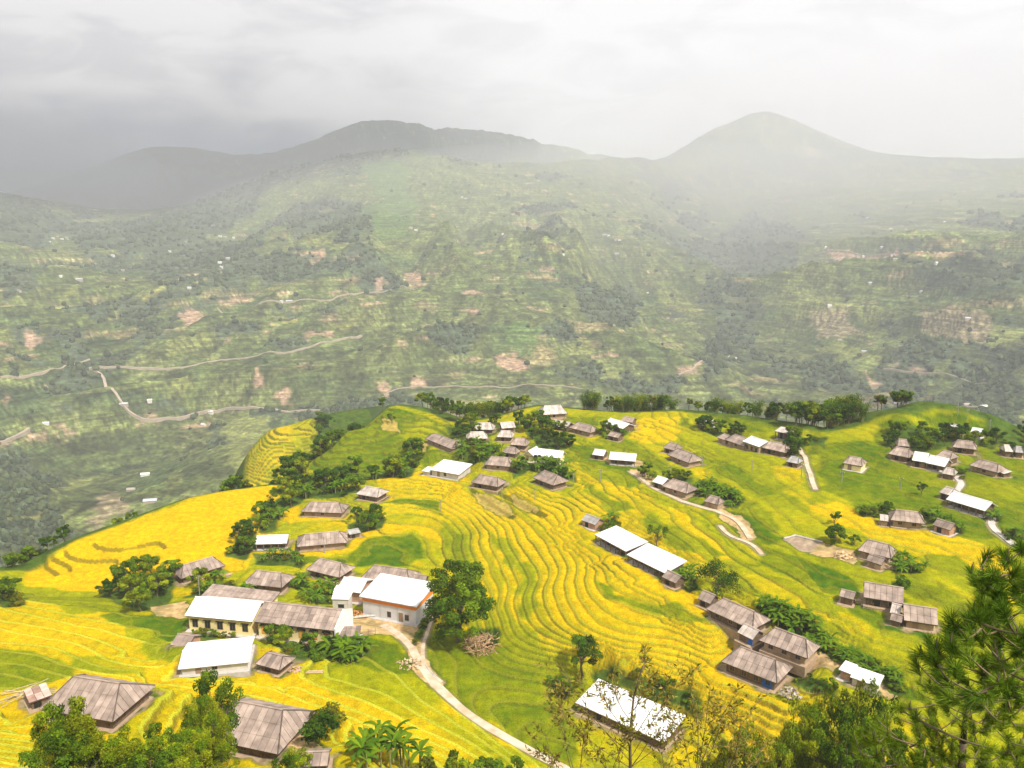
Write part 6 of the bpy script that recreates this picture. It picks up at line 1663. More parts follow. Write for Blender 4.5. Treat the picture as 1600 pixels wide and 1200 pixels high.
def banana(seed, H=4.0, nleaf=9, tone=(rgb(0.050, 0.130, 0.006), rgb(0.150, 0.240, 0.008))):
    rs = np.random.RandomState(seed)
    st = MB(); V, F_, Cc = [], [], []
    blades = []
    for s_ in range(3 if seed % 2 else 2):
        bx, by = rs.randn(2) * 0.55; hh_ = H * (0.45 + 0.15 * rs.rand())
        st.bar((bx, by, -0.6), (bx + 0.1 * rs.randn(), by, hh_), 0.14, 0.09, 7)
        for k in range(nleaf - 2 * s_):
            a_ = 2 * pi * (k * 0.382 + rs.rand() * 0.08); L_ = (1.9 + 0.8 * rs.rand()) * H / 4.0; up = 1.05 - 0.85 * rs.rand() ** 0.8; wd = 0.19 + 0.06 * rs.rand()
            n0 = len(V); pv = np.array((bx, by, hh_ - 0.1)); ang = up; m = 7
            h_ = rs.rand(); tc = (tone[0] * (1 - h_) + tone[1] * h_) * (0.8 + 0.4 * rs.rand())
            Vl, Fl = [], []
            for j in range(m):
                t = j / (m - 1)
                wj_ = wd * (0.15 + 2.6 * t * (1 - t) ** 0.55 * 1.15) * (0.25 if j == 0 else 1) * (0.1 if j == m - 1 else 1)
                sd = np.array((-sin(a_), cos(a_), 0)); ny = 0.10 * wj_
                Vl += [tuple(pv + sd * wj_ + (0, 0, ny - 0.15 * wj_)), tuple(pv), tuple(pv - sd * wj_ + (0, 0, ny - 0.15 * wj_))]
                if j < m - 1:
                    q = 3 * j; Fl += [(q, q + 3, q + 4, q + 1), (q + 1, q + 4, q + 5, q + 2)]
                pv = pv + np.array((cos(a_) * cos(ang), sin(a_) * cos(ang), sin(ang))) * L_ / (m - 1)
                ang -= (1.6 + 0.5 * rs.rand()) / m * (0.6 + t)
            bm_ = MB(); bm_.v, bm_.f, bm_.c = Vl, Fl, [tuple(tc)] * len(Vl)
            blades.append(bm_)
    return st, blades


for i in range(4):
    st, bl = banana(60 + i)
    allb = MB()
    for b_ in bl:
        n0 = len(allb.v); allb.v += b_.v; allb.f += [tuple(q + n0 for q in f_) for f_ in b_.f]; allb.c += b_.c
    add_kind('banana', [('stem', st.mesh('stem', M_stem)), ('leaves', allb.mesh('leaves', M_leaf, True))])
NAMEK = {'broad': 'broadleaf_tree', 'tall': 'tall_tree', 'bush': 'bush', 'bamboo': 'bamboo_clump', 'banana': 'banana_plant'}
BASEH = {'broad': 7.0, 'tall': 10.0, 'bush': 3.0, 'bamboo': 8.5, 'banana': 4.0}
CATK = {'broad': 'tree', 'tall': 'tree', 'bush': 'bush', 'bamboo': 'bamboo', 'banana': 'banana plant'}


def plant(kind, x, y, h, label, category, group, rs, wide=1.0, var=None, z=None, name=None):
    lib = LIB[kind]; parts = lib[rs.randint(len(lib)) if var is None else var]
    root = bpy.data.objects.new(name or NAMEK[kind], None); C.objects.link(root)
    root.location = (x, y, (zat0(x, y) if z is None else z)); root.rotation_euler = (0, 0, rs.rand() * 2 * pi)
    s_ = h / BASEH[kind]; root.scale = (s_ * wide, s_ * wide, s_)
    root['label'] = label; root['category'] = category
    if group: root['group'] = group
    for nm, me in parts:
        o_ = bpy.data.objects.new(nm, me); C.objects.link(o_); o_.parent = root
    return root


def zat0(x, y): return float(grid_at(ZB, x, y)[0]) - 0.05


FIX = {'tree': 'bush', 'banana plant': 'bush'}
rs = np.random.RandomState(77)
# keep plants out of houses
HB = [(s[7], s[3], s[5], s[4] / 2 + 0.3, s[0][6] / 2 + 0.3) for s in hspec]


def clash(x, y, m=0.0):
    for cen_, ax_, nr_v, hl, hd in HB:
        d = np.array((x, y)) - cen_
        if abs(d @ ax_) < hl + m and abs(d @ nr_v) < hd + m: return True
    return False


for kinds, poly, n, h0_, h1_, lab, cat_, grp in GROVE_LIST:
    W_ = np.array(world_poly(poly)); lo, hi = W_.min(0), W_.max(0)
    done = tries = 0; pts = []
    while done < n and tries < n * 60:
        tries += 1
        x, y = lo + (hi - lo) * rs.rand(2)
        if poly_sd(np.array([x]), np.array([y]), W_)[0] > 0.5 or clash(x, y, 0.4): continue
        if any((x - q[0]) ** 2 + (y - q[1]) ** 2 < (1.2 if tries < n * 30 else 0.3) for q in pts): continue
        pts.append((x, y)); k_i = kinds[rs.randint(len(kinds))]
        h = h0_ + (h1_ - h0_) * rs.rand()
        if k_i == 'bush': h = min(h * 0.6, 3.0)
        if k_i == 'banana': h = min(max(h, 2.5), 4.2)
        base_lab, c_i, g_i = lab, cat_, grp
        if k_i != {'tree': 'broad', 'bush': 'bush', 'banana plant': 'banana'}[cat_] and not (cat_ == 'tree' and k_i == 'tall'):
            word = {'banana': 'banana plant', 'bush': 'low bush', 'broad': 'small round tree', 'tall': 'tall tree'}[k_i]
            tail = grp.split(' ', 1)[1]
            base_lab = word + ' standing ' + tail if tail.split()[0] in ('in', 'below', 'above', 'around', 'left', 'right', 'between', 'beside', 'behind', 'under', 'at', 'by', 'among', 'along', 'on') else word + ' ' + tail
            if tail.startswith('bushes') or len(base_lab.split()) < 4: base_lab = word + ' beside the ' + tail
            c_i = CATK[k_i]; g_i = base_lab.replace('plant', 'plants').replace('bush ', 'bushes ').replace('tree ', 'trees ')
        plant(k_i, x, y, h, base_lab, c_i, g_i, rs, wide=1.0 + 0.25 * rs.rand())
        done += 1

# woods along the crest and on the drop beyond it
BELTS = [
 ([(455, 757, -84), (500, 707, -81.5), (540, 674, -79.5), (606, 634, -76)], 46, 1.5, 34, 5, 9, ('broad', 'tall', 'tall', 'broad'), 'dark tree on the edge left of the green knoll', 'tree', 'dark trees left of the green knoll'),
 ([(425, 757, -84), (458, 757, -84)], 14, 1, 14, 5, 8, ('broad', 'bush'), 'tree at the upper corner of the golden hump', 'tree', 'trees at the corner of the golden hump'),
 ([(200, 812, -85), (300, 775, -84), (400, 756, -84)], 9, 6, 16, 3, 6, ('bush', 'broad'), 'lone tree just over the rim of the golden hump', 'tree', 'trees over the rim of the golden hump'),
 ([(-60, 900, -86), (40, 884, -86), (110, 845, -85)], 22, 1.5, 14, 3, 6.5, ('broad', 'bush', 'broad'), 'lime green tree at the left tip of the golden hump', 'tree', 'trees at the left tip of the golden hump'),
 ([(625, 634, -76), (680, 646, -77), (720, 660, -77)], 14, 6, 26, 6, 9, ('broad', 'tall'), 'dark tree behind the right shoulder of the green knoll', 'tree', 'trees behind the green knoll'),
 ([(722, 660, -77), (770, 650, -77), (838, 634, -75.5)], 28, 1, 22, 5, 8, ('bamboo', 'broad', 'broad'), 'tree between the green knoll and the skyline house', 'tree', 'trees between knoll and skyline house'),
 ([(890, 638, -75.5), (970, 645, -73), (1050, 641, -71)], 34, 1.5, 20, 5.5, 8.5, ('bamboo', 'bamboo', 'tall'), 'bamboo clump in the dark row behind the golden dome field', 'bamboo', 'bamboo behind the golden dome field'),
 ([(1060, 642, -71), (1110, 648, -69.5), (1200, 662, -68)], 26, 2, 18, 4, 6.5, ('broad', 'tall', 'bamboo'), 'tree on the skyline above the long crest house', 'tree', 'skyline trees above the crest house'),
 ([(1200, 662, -68), (1290, 674, -66.5), (1365, 662, -65)], 44, 0.5, 22, 6, 9.5, ('broad', 'bamboo', 'tall', 'broad'), 'big tree in the tall wood left of the round hill', 'tree', 'tall wood left of the round hill'),
 ([(1370, 662, -65), (1425, 641, -60)], 9, 4, 16, 5, 7, ('broad', 'tall'), 'tree rising behind the left flank of the round hill', 'tree', 'trees behind the round hill'),
 ([(1548, 662, -63), (1562, 688, -64), (1610, 698, -64), (1760, 715, -64)], 30, 5, 45, 4, 7, ('broad', 'bush', 'bamboo', 'tall'), 'tree on the slope beyond the right shoulder of the round hill', 'tree', 'trees beyond the round hill'),
]
for line, n, o0, o1, h0_, h1_, kinds, lab, cat_, grp in BELTS:
    P = np.array([PZ(*q)[:2] for q in line]); seg = np.linalg.norm(np.diff(P, axis=0), axis=1); cum = np.r_[0, np.cumsum(seg)]
    for i in range(n):
        t = rs.rand() * cum[-1]; k = min(int(np.searchsorted(cum, t) - 1), len(seg) - 1); k = max(k, 0)
        q = P[k] + (P[k + 1] - P[k]) * (t - cum[k]) / seg[k]
        e = (P[k + 1] - P[k]) / seg[k]; nv = np.array((-e[1], e[0]))
        off = o0 + (o1 - o0) * rs.rand() ** 1.3
        q = q + nv * off
        k_i = kinds[rs.randint(len(kinds))]; h = h0_ + (h1_ - h0_) * rs.rand()
        if k_i == 'bush': h = 3
        nm_l, c_i, g_i = lab, cat_, grp
        if CATK[k_i] != cat_:
            nm_l = CATK[k_i] + ' standing ' + grp.split(' ', 1)[1] if not grp.startswith(('dark', 'tall', 'skyline')) else CATK[k_i] + ' among the ' + grp
            c_i = CATK[k_i]; g_i = nm_l + ' plants'
        plant(k_i, q[0], q[1], 0.86 * h * (1 + 0.012 * off), nm_l, c_i, g_i, rs, wide=1.1)

# open slope between the golden hump, the striped spur and the green knoll
W_ = [s_[:2] for s_ in (PQ(420, 262, 0), PQ(468, 262, 0), PQ(505, 290, 0), PQ(512, 420, 0), PQ(482, 470, 0), PQ(466, 400, 0), PQ(446, 372, 0), PQ(330, 362, 0), PQ(345, 300, 0))]
Wn = np.array(W_); lo, hi = Wn.min(0), Wn.max(0); k = 0
while k < 130:
    x, y = lo + (hi - lo) * rs.rand(2)
    if poly_sd(np.array([x]), np.array([y]), Wn)[0] > 0: continue
    k += 1; k_i = ('broad', 'tall', 'broad', 'bush')[rs.randint(4)]
    plant(k_i, x, y, {'broad': 5 + 3 * rs.rand(), 'tall': 7 + 3 * rs.rand(), 'bush': 3}[k_i], 'tree on the dark slope between the striped terraces and the green knoll' if k_i != 'bush' else 'bush on the dark slope between the striped terraces and the green knoll', CATK[k_i],
          'trees on the dark slope' if k_i != 'bush' else 'bushes on the dark slope', rs, wide=1.15)

# the trees one can point to
SINGLES = [
 ('round', 716, 1003, 880, 48, 'giant leafy tree beside the sandy school yard', 'giant_tree'),
 ('round', 1120, 928, 884, 36, 'dark round tree above the long plank house', 'round_tree'),
 ('airy', 1026, 852, 820, 17, 'light green tree behind the twin white roofs', 'broadleaf_tree'),
 ('airy', 908, 1062, 992, 30, 'slender tree at the left corner of the speckled white roof', 'slender_tree'),
 ('airy', 1439, 775, 752, 8, 'small lone tree in the open lime field', 'lone_tree'),
 ('airy', 1304, 818, 797, 8, 'thin small tree at the end of the golden band', 'thin_tree'),
 ('round', 1305, 850, 821, 15, 'dark tree beside the muddy pond', 'broadleaf_tree'),
 ('airy', 1335, 852, 838, 8, 'small tree between the muddy pond and the brown roof', 'broadleaf_tree'),
 ('round', 1407, 922, 900, 13, 'round tree at the corner of the brown gabled house', 'round_tree'),
 ('round', 890, 698, 678, 9, 'dark single tree right of the wooded hamlet', 'broadleaf_tree'),
 ('airy', 612, 662, 643, 7, 'small tree on the bare patch of the green knoll', 'broadleaf_tree'),
 ('round', 172, 930, 903, 9, 'narrow dark conifer like tree at the foot of the golden hump', 'narrow_tree'),
 ('round', 575, 830, 792, 15, 'dense tree above the small grey shed', 'broadleaf_tree'),
 ('airy', 424, 790, 760, 11, 'thin crowned tree at the corner of the golden hump', 'thin_tree'),
 ('round', 1237, 712, 684, 15, 'dark round tree left of the green slope path', 'round_tree'),
 ('round', 1196, 962, 940, 11, 'bushy tree at the right end of the long plank house', 'broadleaf_tree'),
 ('airy', 1295, 1082, 1060, 11, 'small dark tree at the end of the vegetable plot', 'broadleaf_tree'),
 ('round', 1208, 1062, 1036, 11, 'small tree at the right corner of the blue door house', 'broadleaf_tree'),
 ('airy', 1385, 800, 782, 10, 'small tree above the banana row house', 'broadleaf_tree'),
]
for i, (kd, px, pb, pt, hw, lab, nm) in enumerate(SINGLES):
    p = gpn(px, pb); D_ = hypot(p[0], p[1]); q = raydir(px, pt); H = q[2] / hypot(q[0], q[1]) * D_ - p[2]; H = max(H, 2.5)
    R = hw * sqrt(D_ ** 2 + p[2] ** 2) / FOC
    r_ = np.random.RandomState(500 + i)
    big = H > 9
    ls = 0.50 if big else 0.36
    if kd == 'round':
        c_, cc = crown('crown', r_, H, R * (1.1 if big else 1), 0.0 if big else H * 0.08, 60 if big else 18, 15000 if big else 2600, ls, T_dark if i in (1, 11, 14, 9) else T_mid, cr=(0.17, 0.30) if big else (0.28, 0.42), flat=1.0)
    else:
        c_, cc = crown('crown', r_, H, R, H * 0.3, 12, 1100 if H < 7 else 2200, ls * 0.8, T_dark if i in (3, 4) else T_mid, cr=(0.18, 0.34), spread=1.15)
    rt_ = empty(nm, tuple(p), 0, lab, 'tree')
    put('trunk', trunk('trunk', r_, H, 0.035 * H if big else 0.03 * H, cc, 9), rt_)
    put('crown', c_, rt_)

# trees and bananas on the near slope at the bottom of the picture
NEARL = [(70, 1160, 77, 2.8), (120, 1165, 77, 2.8), (165, 1135, 81, 2.6), (230, 1128, 84, 2.6), (262, 1112, 87, 2.4), (20, 1140, 79, 2.8), (4, 1105, 84, 2.8), (52, 1145, 79, 2.8), (100, 1152, 79, 3.0), (150, 1150, 79, 3.0), (205, 1140, 82, 3.2), (250, 1105, 90, 3.0), (272, 1052, 99, 4.4), (246, 1085, 96, 3.0), (235, 1155, 79, 2.8),
         (30, 1165, 75, 3.0), (84, 1172, 74, 3.0), (130, 1180, 73, 3.0), (185, 1168, 75, 3.4), (262, 1165, 78, 2.8), (5, 1120, 79, 3.0), (-20, 1100, 84, 3.6), (410, 1178, 84, 2.6), (380, 1190, 78, 2.4),
         (215, 1118, 90, 2.2), (-30, 1150, 76, 3.6)]
for i in range(3):
    r_ = np.random.RandomState(600 + i)
    c_, cc = crown('crown', r_, 9, 3.3, 1.2, 40, 7000, 0.24, (T_lime, T_mid, T_lime)[i], cr=(0.10, 0.24), spread=1.5)
    add_kind('near', [('trunk', trunk('trunk', r_, 9, 0.16, cc, 12, base=-2)), ('crown', c_)])
c_r = np.random.RandomState(610)
NAMEK['near'] = 'hillside_tree'; BASEH['near'] = 9.0; CATK['near'] = 'tree'


def near_tree(kind, px, pt, dist, R, lab, grp, r_, R0, name=None, cat_='tree', var=None):
    d = raydir(px, 330); k = dist / hypot(d[0], d[1]); x, y = d[0] * k, d[1] * k
    zg = float(grid_at(ZB, x, y)[0]) if dist > 20 else -dist
    q = raydir(px, pt); H = q[2] / hypot(q[0], q[1]) * dist - zg
    H = max(H, 2.0)
    o_ = plant(kind, x, y, H, lab, cat_, grp, r_, z=zg, name=name, var=var)
    s_ = H / BASEH[kind]
    o_.scale = (R / R0, R / R0, s_)
    return o_


r_ = np.random.RandomState(700)
for px, pt, dist, R in NEARL:
    near_tree('near', px, pt + (12 if px < 240 else 2), dist, R, 'loose leafy tree in the thicket at the lower left corner', 'trees in the lower left thicket', r_, 4.3)
for px, pt, dist, R in [(1340, 1090, 92, 3.6), (1372, 1075, 96, 3.2), (1310, 1120, 88, 2.6), (1400, 1100, 88, 3.2), (1430, 1065, 96, 3.2), (1290, 1160, 82, 2.4), (1350, 1140, 84, 3.0), (1420, 1130, 82, 3.4), (1470, 1090, 90, 3.4), (1160, 1178, 84, 2.6), (1250, 1170, 80, 2.2)]:
    near_tree('near', px, pt, dist, R, 'green leafy tree below the golden slope at the lower right', 'trees at the lower right', r_, 3.9)
for px, pt, dist, R in [(1222, 1128, 84, 2.3), (1190, 1150, 84, 2.0)]:
    near_tree('near', px, pt, dist, R, 'dark spiky topped tree at the bottom edge right of the sapling', 'dark trees at the bottom edge', r_, 3.3, var=2)
for px, pt, dist, R in [(700, 1172, 92, 2.2), (640, 1178, 90, 2.0), (760, 1180, 98, 2.0), (800, 1182, 100, 1.8), (450, 1118, 100, 2.6), (468, 1108, 104, 2.4)]:
    near_tree('bush', px, pt, dist, R, 'low shrub at the bottom edge between the bananas and the track', 'shrubs along the bottom edge', r_, 1.5, cat_='bush')
for i, (px, pt, dist, h_) in enumerate([(562, 1122, 100, 5), (590, 1128, 99, 5), (545, 1140, 97, 4.6), (612, 1146, 97, 4.6), (578, 1150, 95, 4.6), (535, 1158, 93, 4.2), (634, 1160, 96, 4), (520, 1150, 96, 4.2)]):
    d = raydir(px, 330); k = dist / hypot(d[0], d[1]); x, y = d[0] * k, d[1] * k
    q = raydir(px, pt); ztop = q[2] / hypot(q[0], q[1]) * dist
    st, bl = banana(90 + i, h_, 8)
    zg = zat0(x, y)
    hgt = max(ztop - zg, h_)
    rt_ = empty('banana_plant', (x, y, ztop - h_ * 0.95), r_.rand() * 6, 'large banana plant with upright blades at the bottom edge', 'banana plant', 'bananas at the bottom edge')
    st2 = MB(); st2.bar((0, 0, -(hgt - h_) - 1), (0, 0, h_ * 0.5), 0.16, 0.1, 7); 
    st.v += []; put('stem', st.mesh('stem', M_stem), rt_); put('stem', st2.mesh('stem', M_stem), rt_)
    for b_ in bl: put('leaf', b_.mesh('leaf', M_leaf, True), rt_)

# ------------------------------------------------------------------ the sapling in the foreground
r_ = np.random.RandomState(800)


def at(px, py, dist): return np.array(PD(px, py, dist))


sap = empty('sapling', (0, 0, 0), 0, 'thin sparse leafed sapling with brownish twigs in the near foreground', 'tree')
SD = 16.0
b0 = at(985, 1200, SD); base_pt = np.array((b0[0], b0[1], float(grid_at(ZB, b0[0], b0[1])[0]) - 0.3))
twigs = MB(); leafP, leafD = [], []


def twig(a, b, r0, r1, depth, leafy):
    a, b = np.array(a), np.array(b); L_ = np.linalg.norm(b - a); n = 4; prev = a
    off = r_.randn(3) * 0.05 * L_
    for i in range(1, n + 1):
        t = i / n; q = a + (b - a) * t + off * sin(pi * t); twigs.bar(prev, q, 0.6 * (r0 + (r1 - r0) * (t - 1 / n)), 0.6 * (r0 + (r1 - r0) * t), 4)
        if leafy:
            m_ = 1 if depth == 0 else 2
            for _ in range(m_):
                if t > 0.35 or depth > 0: leafP.append(prev + (q - prev) * r_.rand() + r_.randn(3) * 0.03); leafD.append((b - a) / L_)
        prev = q
    if depth < 2:
        for k in range(5 if depth == 0 else 2):
            t = 0.35 + 0.6 * r_.rand(); s_ = a + (b - a) * t + off * sin(pi * t)
            d_ = (b - a) / L_ + r_.randn(3) * (0.55, 0.35, 0.45); d_[2] += 0.25; d_ /= np.linalg.norm(d_)
            twig(s_, s_ + d_ * L_ * (0.26 + 0.16 * r_.rand()), r0 * 0.4, 0.003, depth + 1, True)


main = [base_pt, b0, at(984, 1150, SD), at(990, 1090, SD), at(1004, 1040, SD)]
for i in range(4): twigs.bar(main[i], main[i + 1], 0.05 - 0.009 * i, 0.05 - 0.009 * (i + 1), 6)
for s_, e_ in (((985, 1150), (930, 1060)), ((985, 1160), (1040, 1075)), ((988, 1130), (960, 1045)), ((985, 1190), (900, 1080)), ((985, 1185), (1075, 1050)), ((990, 1110), (1020, 1050)), ((1004, 1050), (1008, 1024)),
               ((985, 1200), (880, 1120)), ((985, 1200), (1110, 1110)), ((984, 1175), (870, 1060)), ((985, 1200), (1030, 1120)), ((986, 1140), (1000, 1080))):
    twig(at(*s_, SD), at(*e_, SD + r_.randn() * 0.5), 0.018, 0.006, 0, True)
# neighbouring shoots
for b_, tips in (((1085, 1230), ((1110, 1075), (1080, 1090), (1150, 1085), (1060, 1120), (1130, 1120))), ((1120, 1240), ((1185, 1130), (1160, 1110), (1150, 1160), (1195, 1165))), ((905, 1240), ((860, 1095), (850, 1140), (880, 1110), (915, 1130), (840, 1170))),
                ((960, 1240), ((950, 1120), (920, 1160), (990, 1140))), ((1040, 1240), ((1060, 1160), (1030, 1130)))):
    for tp in tips:
        twig(at(*b_, SD), at(*tp, SD + r_.randn() * 0.7), 0.02, 0.005, 0, True)
P = np.array(leafP); D_ = np.array(leafD); n_ = len(P)
U = D_ + r_.randn(n_, 3) * 0.6; U[:, 2] -= 0.35; U /= np.linalg.norm(U, axis=1)[:, None]
W_ = np.cross(U, r_.randn(n_, 3)); W_ /= np.linalg.norm(W_, axis=1)[:, None]
s_ = (0.08 + 0.08 * r_.rand(n_))[:, None]
V = np.stack([P, P + U * s_ * 0.45 + W_ * s_ * 0.15, P + U * s_, P + U * s_ * 0.45 - W_ * s_ * 0.15], 1).reshape(-1, 3)
h_ = r_.rand(n_, 1); col = (rgb(0.24, 0.26, 0.03) * (1 - h_) + rgb(0.36, 0.24, 0.06) * h_) * (0.5 + 0.8 * r_.rand(n_, 1))
put('trunk', twigs.mesh('trunk', M_twig), sap)
put('foliage', mesh_np('foliage', V, np.arange(4 * n_).reshape(n_, 4), 4, np.repeat(col, 4, 0), False, M_leaf), sap)

# ------------------------------------------------------------------ pines at the right
def tuft(P, axis, rs, n=110, L_=0.19, plume=0.22):
    """needles round the last stretch of a shoot, brushed forward"""
    axis = axis / np.linalg.norm(axis); u = np.cross(axis, (0.3, 0.2, 1.0)); u /= np.linalg.norm(u); w = np.cross(axis, u)
    t = rs.rand(n); a_ = rs.rand(n) * 2 * pi
    root_ = P[None] - axis[None] * (plume * (1 - t))[:, None]
    sp = 0.35 + 0.85 * rs.rand(n) * (1 - 0.55 * t)
    d = axis[None] * np.cos(sp)[:, None] + (u[None] * np.cos(a_)[:, None] + w[None] * np.sin(a_)[:, None]) * np.sin(sp)[:, None]
    L = L_ * (0.75 + 0.4 * rs.rand(n)); sd = np.cross(d, rs.randn(n, 3)); sd /= np.linalg.norm(sd, axis=1)[:, None]; wd = 0.0030
    mid = root_ + d * (L * 0.55)[:, None]; tip = root_ + d * L[:, None] + np.array((0, 0, -0.10)) * (L ** 1.0)[:, None] * 0.6
    V = np.stack([root_ - sd * wd, root_ + sd * wd, mid + sd * wd, tip, mid - sd * wd], 1).reshape(-1, 3)
    return V


def build_pine(name, label, trunk_pts, tips, rs, r_tr=0.11, nneed=110, L_=0.19, tone=(rgb(0.09, 0.18, 0.012), rgb(0.26, 0.38, 0.03)), group=None):
    root = empty(name, (0, 0, 0), 0, label, 'pine tree', group)
    tr = MB()
    for i in range(len(trunk_pts) - 1):
        tr.bar(trunk_pts[i], trunk_pts[i + 1], r_tr * (1 - 0.75 * i / (len(trunk_pts) - 1)), r_tr * (1 - 0.75 * (i + 1) / (len(trunk_pts) - 1)), 8)
    put('trunk', tr.mesh('trunk', M_bark, True), root)
    Vs, Cs = [], []
    T = np.array(trunk_pts)
    dense = np.vstack([T[i] + (T[i + 1] - T[i]) * np.linspace(0, 1, 12)[:, None] for i in range(len(T) - 1)])
    nodes = [q for q in dense[6:]]
    br = MB()
    order = sorted(tips, key=lambda q: np.min(np.linalg.norm(dense - q[0], axis=1)))
    for P, up in order:
        nd_ = np.array(nodes); dd = np.linalg.norm(nd_ - P, axis=1) + 1.2 * np.maximum(0, nd_[:, 2] - P[2] + 0.1)
        j = int(np.argmin(dd)); a_ = nd_[j]
        mid = (a_ + P) / 2 + np.array((0, 0, -0.10)) * np.linalg.norm(P - a_)
        n_ = 4; prev = a_; L__ = np.linalg.norm(P - a_)
        for i in range(1, n_ + 1):
            t = i / n_; q = (1 - t) ** 2 * a_ + 2 * t * (1 - t) * mid + t * t * P
            br.bar(prev, q, 0.008 + 0.016 * min(1.5, L__) * (1 - (i - 1) / n_), 0.006 + 0.016 * min(1.5, L__) * (1 - t), 5)
            if t < 0.99: nodes.append(q)
            prev = q
        ax_ = (P - mid) / (np.linalg.norm(P - mid) + 1e-9) + np.array((0, 0, up)) + rs.randn(3) * 0.15
        V = tuft(P, ax_, rs, nneed, L_ * (0.85 + 0.3 * rs.rand())); Vs.append(V)
        h_ = rs.rand(); n5 = len(V) // 5
        c_ = (tone[0] * (1 - h_) + tone[1] * h_) * (0.6 + 0.7 * rs.rand(n5, 1)); Cs.append(np.repeat(c_, 5, 0))
    put('branch', br.mesh('branch', M_twig), root, kind='stuff')
    V = np.vstack(Vs); n5 = len(V) // 5
    put('needles', mesh_np('needles', V, np.arange(5 * n5).reshape(n5, 5), 5, np.vstack(Cs), False, M_needle), root)
    # brown candles at some tips
    cn = MB()
    for k, (P, up) in enumerate(tips):
        if k % 3 == 0: cn.bar(P - (0, 0, 0.02), P + np.array((0.01 * rs.randn(), 0.01 * rs.randn(), 0.13)), 0.014, 0.006, 5)
    put('candle', cn.mesh('candle', M_bark), root, kind='stuff')
    return root


r_ = np.random.RandomState(900)
PDIST = 11.0
tips = []
for px, py in [(1590, 880), (1560, 900), (1598, 930), (1540, 895), (1575, 955), (1545, 960), (1520, 940), (1500, 985), (1480, 975), (1465, 1000), (1490, 1020), (1520, 1010), (1550, 1000), (1580, 1000), (1600, 985), (1475, 1040), (1500, 1055), (1530, 1045), (1560, 1035), (1590, 1050),
               (1485, 1085), (1460, 1060), (1515, 1090), (1545, 1080), (1570, 1075), (1535, 925), (1605, 860), (1610, 905), (1460, 1030), (1510, 965), (1480, 1000), (1580, 920), (1600, 1020), (1620, 950), (1630, 1000), (1560, 980), (1500, 1000), (1445, 1020), (1560, 870), (1540, 850 + 40), (1610, 1080)]:
    for q in range(2):
        tips.append((at(px + r_.randn() * 9, py + r_.randn() * 9, PDIST + r_.randn() * 0.8), 0.5))
for _ in range(40):
    px, py = 1530 + 110 * r_.rand(), 900 + 190 * r_.rand()
    tips.append((at(px, py, PDIST + 0.6 + r_.randn() * 0.8), 0.5))
tb = at(1700, 1200, PDIST); gz = float(grid_at(ZB, tb[0], tb[1])[0])
build_pine('pine_tree', 'long needled pine reaching in from the right edge', [(tb[0], tb[1], gz - 0.5), tuple(at(1690, 1150, PDIST)), tuple(at(1668, 1000, PDIST)), tuple(at(1650, 850, PDIST)), tuple(at(1640, 760, PDIST))], tips, r_, nneed=150)
tips = []
PD2 = 15.0
for _ in range(250):
    px, py = 1330 + 300 * r_.rand(), 1065 + 165 * r_.rand()
    if py < 1200 - (px - 1330) * 0.5 and px < 1400 and py < 1120: continue
    tips.append((at(px, py, PD2 + r_.randn() * 1.0), 0.8))
tb = at(1500, 1290, PD2); gz = float(grid_at(ZB, tb[0], tb[1])[0])
build_pine('pine_tree', 'light green lower pine filling the bottom right corner', [(tb[0], tb[1], gz - 0.5), tuple(at(1500, 1240, PD2)), tuple(at(1505, 1160, PD2)), tuple(at(1510, 1095, PD2))], tips, r_, nneed=130, L_=0.17,
           tone=(rgb(0.15, 0.25, 0.015), rgb(0.36, 0.46, 0.03)))

# ------------------------------------------------------------------ woods on the far slopes: far too many to count
ico_v = []
ph_ = (1 + 5 ** 0.5) / 2
ico = np.array([(-1, ph_, 0), (1, ph_, 0), (-1, -ph_, 0), (1, -ph_, 0), (0, -1, ph_), (0, 1, ph_), (0, -1, -ph_), (0, 1, -ph_), (ph_, 0, -1), (ph_, 0, 1), (-ph_, 0, -1), (-ph_, 0, 1)]) / 1.9
icf = np.array([(0, 11, 5), (0, 5, 1), (0, 1, 7), (0, 7, 10), (0, 10, 11), (1, 5, 9), (5, 11, 4), (11, 10, 2), (10, 7, 6), (7, 1, 8), (3, 9, 4), (3, 4, 2), (3, 2, 6), (3, 6, 8), (3, 8, 9), (4, 9, 5), (2, 4, 11), (6, 2, 10), (8, 6, 7), (9, 8, 1)])
rs = np.random.RandomState(1000)
NT = 18000
cand_r = np.exp(rs.rand(NT * 7) ** 1.12 * (math.log(3400) - math.log(330)) + math.log(330)); cand_a = radians(-35) + radians(70) * rs.rand(NT * 7)
cx, cy = cand_r * np.sin(cand_a), cand_r * np.cos(cand_a)
fmv = grid_at(fmask, cx, cy)
dsv = grid_at(DS, cx, cy)
outn = (dsv > 22) | (cand_r > 520)
side_spur = poly_sd(cx, cy, np.array(SYS_D)) > 3
ok = outn & side_spur & (cand_r > 560) & (rs.rand(len(cx)) < np.where(cand_r < 900, 0.12 + 0.88 * fmv, 0.01 + 0.7 * fmv ** 3))
cx, cy, cr_ = cx[ok][:NT], cy[ok][:NT], cand_r[ok][:NT]
cz = grid_at(ZB, cx, cy); n_ = len(cx)
sc_ = (1.8 + 2.9 * rs.rand(n_) ** 1.5) * (1 + cr_ / 3200.0) * np.clip(cr_ / 1300.0, 0.5, 1.0)
V = ico[None] * (1 + 0.35 * (rs.rand(n_, 12, 3) - 0.5) * 2) * np.stack([sc_, sc_, sc_ * (0.8 + 0.5 * rs.rand(n_))], -1)[:, None, :] + np.stack([cx, cy, cz + sc_ * 0.45], -1)[:, None, :]
F_ = (icf[None] + 12 * np.arange(n_)[:, None, None]).reshape(-1, 3)
h_ = rs.rand(n_, 1)
